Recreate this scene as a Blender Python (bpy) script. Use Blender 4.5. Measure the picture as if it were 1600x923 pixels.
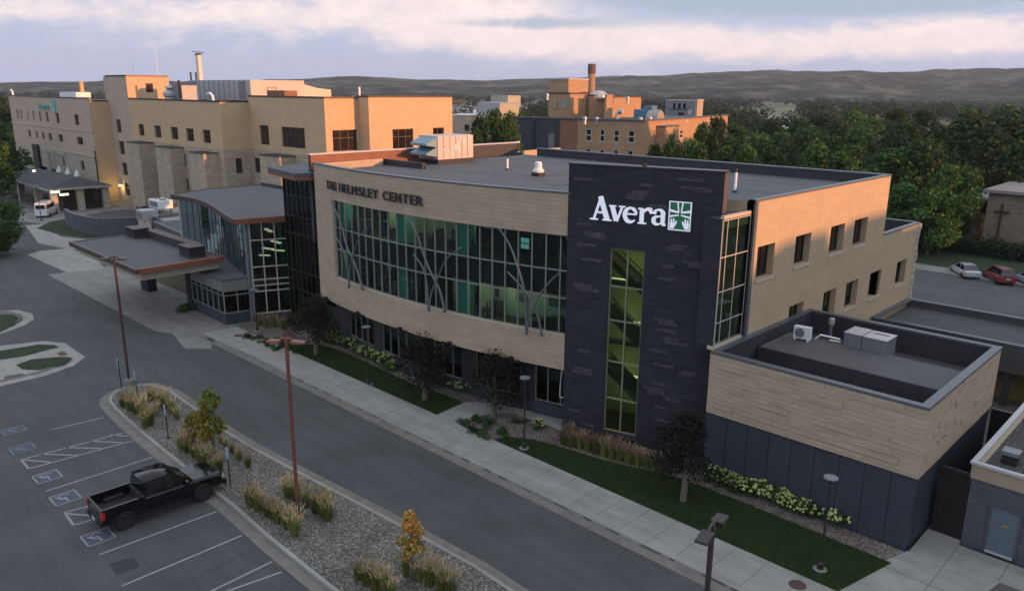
import bpy, math, random
import numpy as np
from mathutils import Matrix, Vector, noise
random.seed(7)
D=bpy.data; S=bpy.context.scene
for o in list(D.objects): D.objects.remove(o)
C=S.collection
R=math.radians
# ---------------------------------------------------------------- camera (a drone 20 m above the lot)
H=20.0; FPX=1220.0; PITCH,ROLL,YAW=R(14.69),R(.46),R(-44.27)
fwd=np.array([math.sin(YAW)*math.cos(PITCH),math.cos(YAW)*math.cos(PITCH),-math.sin(PITCH)])
rt=np.array([math.cos(YAW),-math.sin(YAW),0.]); up=np.cross(rt,fwd)
rt,up=rt*math.cos(ROLL)+up*math.sin(ROLL),-rt*math.sin(ROLL)+up*math.cos(ROLL)
cam=D.cameras.new('camera'); camo=D.objects.new('camera',cam); C.objects.link(camo)
camo.matrix_world=Matrix(((rt[0],up[0],-fwd[0],0),(rt[1],up[1],-fwd[1],0),(rt[2],up[2],-fwd[2],H),(0,0,0,1)))
cam.sensor_width=36; cam.lens=36*FPX/1600; cam.clip_start=.5; cam.clip_end=30000
S.camera=camo
# ---------------------------------------------------------------- light
SUN_EL,SUN_AZ=R(4.6),R(74)     # azimuth measured from +Y towards +X
S.view_settings.view_transform='Standard'; S.view_settings.look='None'; S.view_settings.exposure=0.95
S.view_settings.gamma=1.0
w=D.worlds.new('World'); S.world=w; w.use_nodes=True
nt=w.node_tree; N=nt.nodes; L=nt.links
for n in list(N): N.remove(n)
def nd(t,**k):
    n=N.new(t)
    for a,b in k.items(): setattr(n,a,b)
    return n
sky=nd('ShaderNodeTexSky',sky_type='NISHITA'); sky.sun_disc=False; sky.sun_elevation=SUN_EL; sky.sun_rotation=SUN_AZ
sky.air_density=1.2; sky.dust_density=2.0; sky.ozone_density=2.0
tc=nd('ShaderNodeTexCoord'); sep=nd('ShaderNodeSeparateXYZ'); L.new(tc.outputs['Generated'],sep.inputs[0])
def mth(op,a,b=None,c=None,clamp=False):
    n=nd('ShaderNodeMath',operation=op); n.use_clamp=clamp
    for i,x in enumerate((a,b,c)):
        if x is None: continue
        if isinstance(x,(int,float)): n.inputs[i].default_value=x
        else: L.new(x,n.inputs[i])
    return n.outputs[0]
X_,Y_,Z_=sep.outputs
az=mth('ARCTAN2',X_,Y_)                      # radians, 0 = +Y
el=mth('ARCSINE',Z_)
def dome(azd,eld,wa,we,amp,tilt=0):
    """soft elliptical cloud mass on the sky dome"""
    a=mth('SUBTRACT',az,R(azd)); e=mth('SUBTRACT',el,R(eld))
    e=mth('ADD',e,mth('MULTIPLY',a,tilt))
    a=mth('DIVIDE',a,R(wa)); e=mth('DIVIDE',e,R(we))
    d=mth('ADD',mth('MULTIPLY',a,a),mth('MULTIPLY',e,e))
    return mth('MULTIPLY',mth('EXPONENT',mth('MULTIPLY',d,-1)),amp)
comb=nd('ShaderNodeCombineXYZ')
L.new(mth('MULTIPLY',az,4.6),comb.inputs[0]); L.new(mth('MULTIPLY',el,10.0),comb.inputs[1])
def nz(scale,detail,rough,off=0,dist=0.):
    n=nd('ShaderNodeTexNoise'); n.inputs['Scale'].default_value=scale; n.inputs['Detail'].default_value=detail
    n.inputs['Roughness'].default_value=rough; n.inputs['Distortion'].default_value=dist
    m=nd('ShaderNodeVectorMath',operation='ADD'); L.new(comb.outputs[0],m.inputs[0]); m.inputs[1].default_value=(off,off*.7,off*.3)
    L.new(m.outputs[0],n.inputs['Vector']); return n.outputs['Fac']
n1=nz(1.5,10,.66,3.1,.9); n2=nz(4.2,8,.66,9.7,.5)
wob=mth('SUBTRACT',mth('ADD',mth('MULTIPLY',n1,.65),mth('MULTIPLY',n2,.35)),.5)   # -.5..+.5
def mass(*blobs):
    t=None
    for b in blobs:
        v=dome(*b); t=v if t is None else mth('ADD',t,v)
    return t
bright=mass((-49,6.2,9,2.6,1.0),(-58,4.6,12,1.0,.55),(-72,4.2,8,1.1,.6),(-66,2.6,10,.8,.3),(-39,3.6,13,1.3,.7),(-27,2.9,13,1.3,.75),(-16,3.6,7,1.1,1.0),(-45,3.0,6,2.0,.45),
            (-90,9,50,5,.7),(30,9,60,5,.6),(0,22,160,9,.45))
dark=mass((-22,6.3,17,1.5,1.5),(-43,4.5,7,.5,.8),(-33,7.0,10,.9,.35),(-62,6.6,6,.7,.3))
bm=nd('ShaderNodeMapRange'); bm.interpolation_type='SMOOTHSTEP'
L.new(mth('ADD',bright,mth('MULTIPLY',wob,3.0)),bm.inputs['Value']); bm.inputs['From Min'].default_value=.30; bm.inputs['From Max'].default_value=1.3
dm=nd('ShaderNodeMapRange'); dm.interpolation_type='SMOOTHSTEP'
L.new(mth('ADD',dark,mth('MULTIPLY',wob,2.4)),dm.inputs['Value']); dm.inputs['From Min'].default_value=.3; dm.inputs['From Max'].default_value=.85
def mixc(f,a,b):
    n=nd('ShaderNodeMix',data_type='RGBA'); n.clamp_factor=True
    if isinstance(f,(int,float)): n.inputs[0].default_value=f
    else: L.new(f,n.inputs[0])
    for i,x in ((6,a),(7,b)):
        if isinstance(x,tuple): n.inputs[i].default_value=(*x,1)
        else: L.new(x,n.inputs[i])
    return n.outputs[2]
SKYK=.10
# clear air between the clouds (scaled so that background strength SKYK gives the wanted radiance)
k=1/SKYK
def cc(r,g,b): return (r*k,g*k,b*k)
grad=nd('ShaderNodeMapRange'); L.new(el,grad.inputs['Value']); grad.inputs['From Min'].default_value=0; grad.inputs['From Max'].default_value=R(9)
air=mixc(grad.outputs[0],cc(.50,.57,.80),cc(.50,.58,.76))
pale=mixc(n2,cc(.78,.69,.75),cc(1.30,1.08,1.00))
c1=mixc(bm.outputs[0],air,pale)
c2=mixc(mth('MULTIPLY',dm.outputs[0],.8),c1,cc(.40,.50,.64))
# the Nishita sky carries the glow round the sun and the light of the upper dome; the cloud deck sits over it
final=mixc(.84,sky.outputs[0],c2)
lowk=nd('ShaderNodeMapRange'); lowk.interpolation_type='SMOOTHSTEP'; L.new(el,lowk.inputs['Value']); lowk.inputs['From Min'].default_value=R(6); lowk.inputs['From Max'].default_value=R(16); lowk.inputs['To Min'].default_value=.60
vsc=nd('ShaderNodeVectorMath',operation='SCALE'); L.new(final,vsc.inputs[0]); L.new(lowk.outputs[0],vsc.inputs['Scale']); final=vsc.outputs[0]
warm=nd('ShaderNodeMapRange'); L.new(el,warm.inputs['Value']); warm.inputs['From Min'].default_value=R(7); warm.inputs['From Max'].default_value=R(20)
wm=nd('ShaderNodeVectorMath',operation='MULTIPLY'); L.new(final,wm.inputs[0]); L.new(mixc(warm.outputs[0],(1.,1.,1.),(1.06,.985,.84)),wm.inputs[1]); final=wm.outputs[0]
below=nd('ShaderNodeMapRange'); L.new(Z_,below.inputs['Value']); below.inputs['From Min'].default_value=-.08; below.inputs['From Max'].default_value=-.01
final=mixc(below.outputs[0],cc(.10,.10,.11),final)
bg=nd('ShaderNodeBackground'); bg.inputs['Strength'].default_value=SKYK; L.new(final,bg.inputs[0])
out=nd('ShaderNodeOutputWorld'); L.new(bg.outputs[0],out.inputs[0])
sl=D.lights.new('sun','SUN'); sl.energy=3.5; sl.angle=R(.6); sl.color=(1,.43,.165)
so=D.objects.new('sun',sl); C.objects.link(so)
sd=Vector((math.sin(SUN_AZ)*math.cos(SUN_EL),math.cos(SUN_AZ)*math.cos(SUN_EL),math.sin(SUN_EL)))
so.rotation_euler=sd.to_track_quat('Z','Y').to_euler(); so.location=(60,0,60)
# ---------------------------------------------------------------- measuring helpers: photo pixel -> point on a real plane of the site
MM=np.array([rt,-up,fwd])
def ray(x,y): return MM.T@np.array([(x-800)/FPX,(y-461.5)/FPX,1.])
def at(x,y,z=0.):
    d=ray(x,y); t=(z-H)/d[2]; p=d*t; return Vector((p[0],p[1],z))
def onv(x,y,p0,n):
    d=ray(x,y); t=(n[0]*p0[0]+n[1]*p0[1])/(n[0]*d[0]+n[1]*d[1]); p=d*t; return Vector((p[0],p[1],p[2]+H))
def Yp(x,y,Y): return onv(x,y,(0,Y),(0,1))
def Xp(x,y,X): return onv(x,y,(X,0),(1,0))
# ---------------------------------------------------------------- materials
def M(name,col,rough=.8,metal=0.,var=.0,scale=1.,bump=0.,bscale=None,col2=None,emit=0.,spec=None,detail=6,stretch=None,coat=0):
    m=D.materials.new(name); m.use_nodes=True; t=m.node_tree; n=t.nodes; b=n['Principled BSDF']
    b.inputs['Base Color'].default_value=(*col,1); b.inputs['Roughness'].default_value=rough; b.inputs['Metallic'].default_value=metal
    if coat: b.inputs['Coat Weight'].default_value=coat; b.inputs['Coat Roughness'].default_value=.04
    if spec is not None: b.inputs['Specular IOR Level'].default_value=spec
    if emit: b.inputs['Emission Color'].default_value=(*(col2 or col),1); b.inputs['Emission Strength'].default_value=emit
    if var or bump:
        tcn=n.new('ShaderNodeTexCoord'); mp=n.new('ShaderNodeMapping'); t.links.new(tcn.outputs['Object'],mp.inputs[0])
        if stretch: mp.inputs['Scale'].default_value=stretch
        tx=n.new('ShaderNodeTexNoise'); tx.inputs['Scale'].default_value=scale; tx.inputs['Detail'].default_value=detail; tx.inputs['Roughness'].default_value=.62
        t.links.new(mp.outputs[0],tx.inputs['Vector'])
        if var:
            rp=n.new('ShaderNodeMapRange'); t.links.new(tx.outputs['Fac'],rp.inputs[0]); rp.inputs[1].default_value=.25; rp.inputs[2].default_value=.75
            mx=n.new('ShaderNodeMix'); mx.data_type='RGBA'; t.links.new(rp.outputs[0],mx.inputs[0])
            a=col; c2=col2 if (col2 and not emit) else tuple(min(1,x*(1+var)) for x in col)
            a=tuple(x*(1-var) for x in col) if not (col2 and not emit) else col
            mx.inputs[6].default_value=(*a,1); mx.inputs[7].default_value=(*c2,1); t.links.new(mx.outputs[2],b.inputs['Base Color'])
        if bump:
            t2=n.new('ShaderNodeTexNoise'); t2.inputs['Scale'].default_value=bscale or scale*8; t2.inputs['Detail'].default_value=4
            t.links.new(mp.outputs[0],t2.inputs['Vector'])
            bp=n.new('ShaderNodeBump'); bp.inputs['Strength'].default_value=bump; bp.inputs['Distance'].default_value=.05
            t.links.new(t2.outputs['Fac'],bp.inputs['Height']); t.links.new(bp.outputs[0],b.inputs['Normal'])
    return m
def brickmat(name,c1,c2,mortar,w,h,msize=.012,rough=.85,bump=.5,noise_amt=.25,nscale=.6,offs=.37,spec=.3,sq=1.):
    """plank / brick / slate coursing in metres, on the u,z coordinates of the wall"""
    m=D.materials.new(name); m.use_nodes=True; t=m.node_tree; n=t.nodes; b=n['Principled BSDF']; b.inputs['Roughness'].default_value=rough
    b.inputs['Specular IOR Level'].default_value=spec
    uv=n.new('ShaderNodeUVMap'); uv.uv_map='UVMap'
    br=n.new('ShaderNodeTexBrick'); t.links.new(uv.outputs[0],br.inputs['Vector'])
    br.inputs['Scale'].default_value=1; br.inputs['Color1'].default_value=(*c1,1); br.inputs['Color2'].default_value=(*c2,1); br.inputs['Mortar'].default_value=(*mortar,1)
    br.inputs['Brick Width'].default_value=w; br.inputs['Row Height'].default_value=h; br.inputs['Mortar Size'].default_value=msize; br.inputs['Mortar Smooth'].default_value=.3
    br.offset=offs; br.squash=sq; br.squash_frequency=3
    no=n.new('ShaderNodeTexNoise'); no.inputs['Scale'].default_value=nscale; no.inputs['Detail'].default_value=8; no.inputs['Roughness'].default_value=.65
    mp=n.new('ShaderNodeMapping'); mp.inputs['Scale'].default_value=(1,2.2,1); t.links.new(uv.outputs[0],mp.inputs[0]); t.links.new(mp.outputs[0],no.inputs['Vector'])
    mr=n.new('ShaderNodeMapRange'); t.links.new(no.outputs['Fac'],mr.inputs[0]); mr.inputs[1].default_value=.3; mr.inputs[2].default_value=.7; mr.inputs[3].default_value=1-noise_amt; mr.inputs[4].default_value=1+noise_amt*.6
    mx=n.new('ShaderNodeVectorMath'); mx.operation='SCALE'; t.links.new(br.outputs['Color'],mx.inputs[0]); t.links.new(mr.outputs[0],mx.inputs['Scale']); t.links.new(mx.outputs[0],b.inputs['Base Color'])
    bw=n.new('ShaderNodeRGBToBW'); t.links.new(mx.outputs[0],bw.inputs[0])
    bp=n.new('ShaderNodeBump'); bp.inputs['Strength'].default_value=bump; bp.inputs['Distance'].default_value=.06; t.links.new(bw.outputs[0],bp.inputs['Height']); t.links.new(bp.outputs[0],b.inputs['Normal'])
    return m
def glassmat(name,tint,see=.5,rough=.03,refl=(.8,.85,.9)):
    """window glass: partly see-through with a tint, mirror-like at grazing angles"""
    m=D.materials.new(name); m.use_nodes=True; t=m.node_tree; n=t.nodes; n.remove(n['Principled BSDF']); o=n['Material Output']
    tr=n.new('ShaderNodeBsdfTransparent'); tr.inputs[0].default_value=(*[c*see for c in tint],1)
    gl=n.new('ShaderNodeBsdfGlossy'); gl.inputs['Roughness'].default_value=rough; gl.inputs['Color'].default_value=(*refl,1)
    fr=n.new('ShaderNodeFresnel'); fr.inputs['IOR'].default_value=1.5
    mp=n.new('ShaderNodeMapRange'); t.links.new(fr.outputs[0],mp.inputs[0]); mp.inputs[3].default_value=.03; mp.inputs[4].default_value=.85
    mx=n.new('ShaderNodeMixShader'); t.links.new(mp.outputs[0],mx.inputs[0]); t.links.new(tr.outputs[0],mx.inputs[1]); t.links.new(gl.outputs[0],mx.inputs[2]); t.links.new(mx.outputs[0],o.inputs[0])
    return m
# ---------------------------------------------------------------- mesh building
class MB:
    def __init__(s): s.v=[];s.f=[];s.mi=[];s.uv=[];s.m=0
    def add(s,vs,fs,uvs=None):
        k=len(s.v); s.v+= [tuple(v) for v in vs]
        for i,f in enumerate(fs):
            s.f.append(tuple(a+k for a in f)); s.mi.append(s.m); s.uv.append(uvs[i] if uvs else None)
        return s
    def quad(s,a,b,c,d,uv=None): return s.add([a,b,c,d],[(0,1,2,3)],[uv] if uv else None)
    def box(s,x0,x1,y0,y1,z0,z1):
        return s.prism([(x0,y0),(x1,y0),(x1,y1),(x0,y1)],z0,z1)
    def prism(s,poly,z0,z1,cap=True):
        n=len(poly); ar=sum(poly[i][0]*poly[(i+1)%n][1]-poly[(i+1)%n][0]*poly[i][1] for i in range(n))
        if ar<0: poly=poly[::-1]
        za=z0 if callable(z0) else (lambda p:z0); zb=z1 if callable(z1) else (lambda p:z1)
        vs=[(p[0],p[1],za(p)) for p in poly]+[(p[0],p[1],zb(p)) for p in poly]
        u=0
        for i in range(n):
            j=(i+1)%n; l=math.hypot(poly[j][0]-poly[i][0],poly[j][1]-poly[i][1])
            a,b,c,d=vs[i],vs[j],vs[n+j],vs[n+i]
            s.add([a,b,c,d],[(0,1,2,3)],[((u,a[2]),(u+l,b[2]),(u+l,c[2]),(u,d[2]))]); u+=l
        if cap:
            s.add(vs[n:],[tuple(range(n))]); s.add(vs[:n],[tuple(range(n))[::-1]])
        return s
    def obox(s,c,dx,dy,dz,rz=0.,ry=0.,rx=0.):
        m=Matrix.Translation(c)@Matrix.Rotation(rz,4,'Z')@Matrix.Rotation(ry,4,'Y')@Matrix.Rotation(rx,4,'X')
        vs=[m@Vector((x*dx/2,y*dy/2,z*dz/2)) for x,y,z in ((-1,-1,-1),(1,-1,-1),(1,1,-1),(-1,1,-1),(-1,-1,1),(1,-1,1),(1,1,1),(-1,1,1))]
        return s.add(vs,[(0,3,2,1),(4,5,6,7),(0,1,5,4),(1,2,6,5),(2,3,7,6),(3,0,4,7)])
    def tube(s,pts,r,n=8,cap=True):
        pts=[Vector(p) for p in pts]; rs=r if isinstance(r,(list,tuple)) else [r]*len(pts); k=len(s.v); up0=Vector((0,0,1)); vs=[]
        prev=None
        for i,p in enumerate(pts):
            d=(pts[min(i+1,len(pts)-1)]-pts[max(i-1,0)]).normalized()
            a=prev if prev is not None else (up0 if abs(d.z)<.9 else Vector((1,0,0)))
            x=d.cross(a).normalized(); y=x.cross(d).normalized(); prev=y
            for j in range(n):
                t=2*math.pi*j/n; vs.append(p+(x*math.cos(t)+y*math.sin(t))*rs[i])
        fs=[(i*n+j,i*n+(j+1)%n,(i+1)*n+(j+1)%n,(i+1)*n+j) for i in range(len(pts)-1) for j in range(n)]
        if cap: fs+=[tuple(range(n))[::-1],tuple((len(pts)-1)*n+j for j in range(n))]
        return s.add(vs,fs)
    def lathe(s,c,prof,n=16):
        """prof = [(r,z)...]"""
        vs=[];
        for r,z in prof:
            for j in range(n): t=2*math.pi*j/n; vs.append((c[0]+r*math.cos(t),c[1]+r*math.sin(t),c[2]+z))
        m=len(prof); fs=[(i*n+j,i*n+(j+1)%n,(i+1)*n+(j+1)%n,(i+1)*n+j) for i in range(m-1) for j in range(n)]
        fs+=[tuple(range(n))[::-1],tuple((m-1)*n+j for j in range(n))]
        return s.add(vs,fs)
    def build(s,name,mats,parent=None,smooth=False,bevel=0):
        me=D.meshes.new(name); me.from_pydata([tuple(v) for v in s.v],[],s.f)
        if not isinstance(mats,(list,tuple)): mats=[mats]
        for m in mats: me.materials.append(m)
        me.polygons.foreach_set('material_index',s.mi)
        if any(u for u in s.uv):
            l=me.uv_layers.new(name='UVMap'); k=0; flat=[]
            for f,u in zip(s.f,s.uv):
                if u: flat+= [c for q in u for c in q]
                else:
                    for vi in f: flat+= [s.v[vi][0],s.v[vi][1]]
            l.data.foreach_set('uv',flat)
        if smooth: me.polygons.foreach_set('use_smooth',[True]*len(s.f))
        me.update(); o=D.objects.new(name,me); C.objects.link(o)
        if parent is not None:
            o.parent=parent; o.matrix_parent_inverse=Matrix.Translation(-(Vector(parent.location)+ (Vector(parent.get('_off',(0,0,0))))))
        if bevel:
            md=o.modifiers.new('bevel','BEVEL'); md.width=bevel; md.segments=2; md.limit_method='ANGLE'
        return o
def thing(name,label,cat,loc=(0,0,0),group=None):
    o=D.objects.new(name,None); o.location=loc; o.empty_display_size=.3; C.objects.link(o); o['label']=label; o['category']=cat
    if group: o['group']=group
    return o
def tag(o,label,cat,group=None,kind=None):
    o['label']=label; o['category']=cat
    if group: o['group']=group
    if kind: o['kind']=kind
    return o
def struct(o,kind='structure'): o['kind']=kind; return o
def dup(root,loc,rz=None,label=None,group=None,scale=None):
    r=root.copy(); C.objects.link(r); r.location=loc
    if rz is not None: r.rotation_euler=(0,0,rz)
    if scale is not None: r.scale=scale if isinstance(scale,(tuple,list)) else (scale,)*3
    if label: r['label']=label
    if group: r['group']=group
    for ch in list(root.children):
        c=ch.copy(); C.objects.link(c); c.parent=r
        for g in list(ch.children):
            d=g.copy(); C.objects.link(d); d.parent=c
    return r
def lerp(a,b,t): return a+(b-a)*t
def wall(mb,f,u0,u1,z0,z1,holes=(),depth=.3,umax=2.0,rev=None,uo=0.):
    """wall skin on the surface f(u,depth)->(x,y), with rectangular openings whose reveals run back by `depth`"""
    us=sorted({u0,u1,*[h[0] for h in holes],*[h[1] for h in holes]}); zs=sorted({z0,z1,*[h[2] for h in holes],*[h[3] for h in holes]})
    us=[u for u in us if u0<=u<=u1]; zs=[z for z in zs if z0<=z<=z1]
    uu=[]
    for a,b in zip(us,us[1:]):
        k=max(1,int(math.ceil((b-a)/umax))); uu+=[a+(b-a)*i/k for i in range(k)]
    uu.append(us[-1])
    P=lambda u,d,z:(*f(u,d),z)
    for a,b in zip(uu,uu[1:]):
        for c,e in zip(zs,zs[1:]):
            um,zm=(a+b)/2,(c+e)/2
            if any(h[0]<um<h[1] and h[2]<zm<h[3] for h in holes): continue
            mb.quad(P(a,0,c),P(b,0,c),P(b,0,e),P(a,0,e),((a+uo,c),(b+uo,c),(b+uo,e),(a+uo,e)))
    m0=mb.m
    if rev is not None: mb.m=rev
    for h in holes:
        a,b,c,e=h[:4]
        mb.quad(P(a,0,c),P(a,depth,c),P(a,depth,e),P(a,0,e),((0,c),(depth,c),(depth,e),(0,e)))
        mb.quad(P(b,depth,c),P(b,0,c),P(b,0,e),P(b,depth,e),((0,c),(depth,c),(depth,e),(0,e)))
        n=max(1,int(math.ceil((b-a)/umax)))
        for i in range(n):
            p,q=lerp(a,b,i/n),lerp(a,b,(i+1)/n)
            mb.quad(P(p,0,c),P(q,0,c),P(q,depth,c),P(p,depth,c),((p,0),(q,0),(q,depth),(p,depth)))
            mb.quad(P(p,depth,e),P(q,depth,e),P(q,0,e),P(p,0,e),((p,0),(q,0),(q,depth),(p,depth)))
    mb.m=m0
def gridwin(f,u0,u1,z0,z1,depth,us=(),zs=(),fw=.06,parent=None,gm=None,fm=None,name='window',umax=1.2,proud=.05,label=None):
    """one window: frame/mullion bars and, as its child, the pane behind them"""
    mb=MB(); P=lambda u,d,z:Vector((*f(u,d),z))
    def bar(a,b,c,e):
        n=max(1,int(math.ceil((b-a)/umax)))
        for i in range(n):
            p,q=lerp(a,b,i/n),lerp(a,b,(i+1)/n); d0,d1=depth-proud,depth+.02
            vs=[P(p,d0,c),P(q,d0,c),P(q,d1,c),P(p,d1,c),P(p,d0,e),P(q,d0,e),P(q,d1,e),P(p,d1,e)]
            mb.add(vs,[(0,3,2,1),(4,5,6,7),(0,1,5,4),(1,2,6,5),(2,3,7,6),(3,0,4,7)])
    bar(u0,u0+fw,z0,z1); bar(u1-fw,u1,z0,z1); bar(u0+fw,u1-fw,z0,z0+fw); bar(u0+fw,u1-fw,z1-fw,z1)
    for u in us: bar(u-fw/2,u+fw/2,z0+fw,z1-fw)
    for z in zs:
        prev=u0+fw
        for u in list(us)+[None]:
            nx=(u-fw/2) if u is not None else u1-fw
            bar(prev,nx,z-fw/2,z+fw/2); prev=nx+fw
    o=mb.build(name,fm,parent)
    if label: o['label']=label
    g=MB(); n=max(1,int(math.ceil((u1-u0)/umax)))
    for i in range(n):
        p,q=lerp(u0,u1,i/n),lerp(u0,u1,(i+1)/n); g.quad(P(p,depth,z0),P(q,depth,z0),P(q,depth,z1),P(p,depth,z1))
    go=g.build('pane',gm,o)
    if parent is not None: go.matrix_parent_inverse=Matrix.Identity(4)
    return o
def plane_f(p,q):
    """straight wall from p to q; positive depth goes to the left of p->q turned inwards (away from the viewer of the p->q face)"""
    p=Vector(p[:2]);q=Vector(q[:2]);d=(q-p).normalized();n=Vector((-d.y,d.x))
    return lambda u,dd:tuple(p+d*u+n*dd)
# ================================================================ materials
asphalt=M('asphalt',(.068,.069,.072),.9,var=.22,scale=.22,bump=.35,bscale=60)
def add_aggregate(m,amt=.2):
    t=m.node_tree;n=t.nodes;b=n['Principled BSDF'];src=b.inputs['Base Color'].links[0].from_socket
    tcn=n.new('ShaderNodeTexCoord');v=n.new('ShaderNodeTexNoise');v.inputs['Scale'].default_value=14;v.inputs['Detail'].default_value=5;v.inputs['Roughness'].default_value=.8
    t.links.new(tcn.outputs['Object'],v.inputs['Vector'])
    mr=n.new('ShaderNodeMapRange');t.links.new(v.outputs['Fac'],mr.inputs[0]);mr.inputs[1].default_value=.3;mr.inputs[2].default_value=.7;mr.inputs[3].default_value=1-amt;mr.inputs[4].default_value=1+amt
    # long seams and tar-ish streaks
    w=n.new('ShaderNodeTexNoise');w.inputs['Scale'].default_value=.9;w.inputs['Detail'].default_value=7;w.inputs['Roughness'].default_value=.7
    mp=n.new('ShaderNodeMapping');mp.inputs['Scale'].default_value=(.18,1.3,1);t.links.new(tcn.outputs['Object'],mp.inputs[0]);t.links.new(mp.outputs[0],w.inputs['Vector'])
    m2=n.new('ShaderNodeMapRange');t.links.new(w.outputs['Fac'],m2.inputs[0]);m2.inputs[1].default_value=.35;m2.inputs[2].default_value=.7;m2.inputs[3].default_value=.82;m2.inputs[4].default_value=1.14
    mu=n.new('ShaderNodeMath');mu.operation='MULTIPLY';t.links.new(mr.outputs[0],mu.inputs[0]);t.links.new(m2.outputs[0],mu.inputs[1])
    sc=n.new('ShaderNodeVectorMath');sc.operation='SCALE';t.links.new(src,sc.inputs[0]);t.links.new(mu.outputs[0],sc.inputs['Scale']);t.links.new(sc.outputs[0],b.inputs['Base Color'])
add_aggregate(asphalt)
asphalt_old=M('asphalt_worn',(.088,.086,.086),.9,var=.2,scale=.5,bump=.3,bscale=50); add_aggregate(asphalt_old,.22)
concrete=M('concrete',(.27,.265,.25),.85,var=.14,scale=.8,bump=.15,bscale=30); add_aggregate(concrete,.07)
concrete_dark=M('concrete_stained',(.20,.195,.185),.85,var=.2,scale=.5,bump=.15,bscale=30); add_aggregate(concrete_dark,.1)
gutter=M('gutter_concrete',(.155,.145,.13),.9,var=.28,scale=1.3,bump=.15,bscale=30)
joint=M('joint',(.10,.10,.10),.9)
paint=M('line_paint',(.25,.255,.27),.8,var=.35,scale=5)
paint_faded=M('faded_paint',(.145,.15,.165),.8,var=.45,scale=6)
blue_paint=M('blue_paint',(.055,.07,.105),.8,var=.4,scale=6)
def rockmat(name,cols,scale=11.):
    m=D.materials.new(name);m.use_nodes=True;t=m.node_tree;n=t.nodes;b=n['Principled BSDF'];b.inputs['Roughness'].default_value=.9
    tcn=n.new('ShaderNodeTexCoord');v=n.new('ShaderNodeTexVoronoi');v.inputs['Scale'].default_value=scale;t.links.new(tcn.outputs['Object'],v.inputs['Vector'])
    rp=n.new('ShaderNodeValToRGB');se=n.new('ShaderNodeSeparateColor');t.links.new(v.outputs['Color'],se.inputs[0]);t.links.new(se.outputs[0],rp.inputs[0])
    el=rp.color_ramp.elements;el[0].color=(*cols[0],1);el[1].color=(*cols[-1],1)
    for i,c in enumerate(cols[1:-1]): e=el.new((i+1)/(len(cols)-1));e.color=(*c,1)
    d=n.new('ShaderNodeMapRange');t.links.new(v.outputs['Distance'],d.inputs[0]);d.inputs[1].default_value=.0;d.inputs[2].default_value=.6;d.inputs[3].default_value=1.1;d.inputs[4].default_value=.35
    no=n.new('ShaderNodeTexNoise');no.inputs['Scale'].default_value=.8;no.inputs['Detail'].default_value=4;t.links.new(tcn.outputs['Object'],no.inputs['Vector'])
    nm=n.new('ShaderNodeMapRange');t.links.new(no.outputs['Fac'],nm.inputs[0]);nm.inputs[1].default_value=.3;nm.inputs[2].default_value=.7;nm.inputs[3].default_value=.75;nm.inputs[4].default_value=1.2
    mu=n.new('ShaderNodeMath');mu.operation='MULTIPLY';t.links.new(d.outputs[0],mu.inputs[0]);t.links.new(nm.outputs[0],mu.inputs[1])
    sc=n.new('ShaderNodeVectorMath');sc.operation='SCALE';t.links.new(rp.outputs[0],sc.inputs[0]);t.links.new(mu.outputs[0],sc.inputs['Scale']);t.links.new(sc.outputs[0],b.inputs['Base Color'])
    bp=n.new('ShaderNodeBump');bp.invert=True;bp.inputs['Strength'].default_value=.9;bp.inputs['Distance'].default_value=.06;t.links.new(v.outputs['Distance'],bp.inputs['Height']);t.links.new(bp.outputs[0],b.inputs['Normal'])
    return m
gravel=rockmat('river_gravel',[(.14,.13,.12),(.24,.22,.20),(.33,.30,.27),(.20,.17,.15),(.42,.39,.35)],9.)
gravel_red=rockmat('pinkish_gravel',[(.16,.12,.11),(.26,.20,.18),(.34,.29,.26),(.20,.15,.13),(.40,.36,.33)],9.)
ballast=rockmat('roof_ballast',[(.05,.05,.055),(.10,.10,.105),(.15,.145,.14),(.07,.07,.07)],9.)
lawn=M('lawn',(.007,.022,.005),.95,var=.45,scale=.9,bump=1.,bscale=45,col2=(.022,.048,.009)); add_aggregate(lawn,.55)
dirt=M('field',(.035,.042,.022),1,var=.4,scale=.02,col2=(.075,.075,.04),detail=10)
tan=brickmat('tan_plank_cladding',(.425,.34,.255),(.385,.308,.23),(.29,.225,.165),2.3,.24,.014,.85,.7,.14,.7)
tan_edge=M('tan_edge',(.47,.395,.325),.85,var=.08,scale=1)
slate=brickmat('charcoal_slate',(.024,.025,.034),(.036,.036,.046),(.017,.018,.025),1.1,.17,.012,.8,.6,.3,.5,.43,spec=.25)
slate_light=brickmat('light_slate_blocks',(.065,.062,.07),(.085,.08,.087),(.06,.06,.065),.6,.1,.01,.85,.6,.35,2.,.4,spec=.2)
panel=M('charcoal_panel',(.040,.046,.062),.5,var=.13,scale=.7,bump=.05,spec=.35)
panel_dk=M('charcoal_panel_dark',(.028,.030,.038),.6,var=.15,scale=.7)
brick_tan=brickmat('pale_tan_brick',(.45,.345,.235),(.41,.315,.215),(.38,.295,.205),.6,.2,.012,.9,.3,.06,.3,.5)
brick_hosp=brickmat('hospital_brick',(.53,.375,.235),(.50,.355,.22),(.48,.34,.21),.8,.25,.012,.9,.25,.07,.25,.5)
brick_hosp2=brickmat('hospital_brick_greyer',(.45,.36,.295),(.42,.335,.275),(.40,.32,.26),.8,.25,.012,.9,.25,.10,.25,.5)
stone=brickmat('rough_stone',(.44,.37,.285),(.37,.31,.24),(.28,.235,.185),.9,.38,.03,.95,1.,.22,.7,.45)
stone_lt=brickmat('light_quarry_stone',(.46,.42,.35),(.38,.35,.29),(.25,.22,.18),.6,.45,.04,.95,1.,.22,.9,.45)
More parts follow.
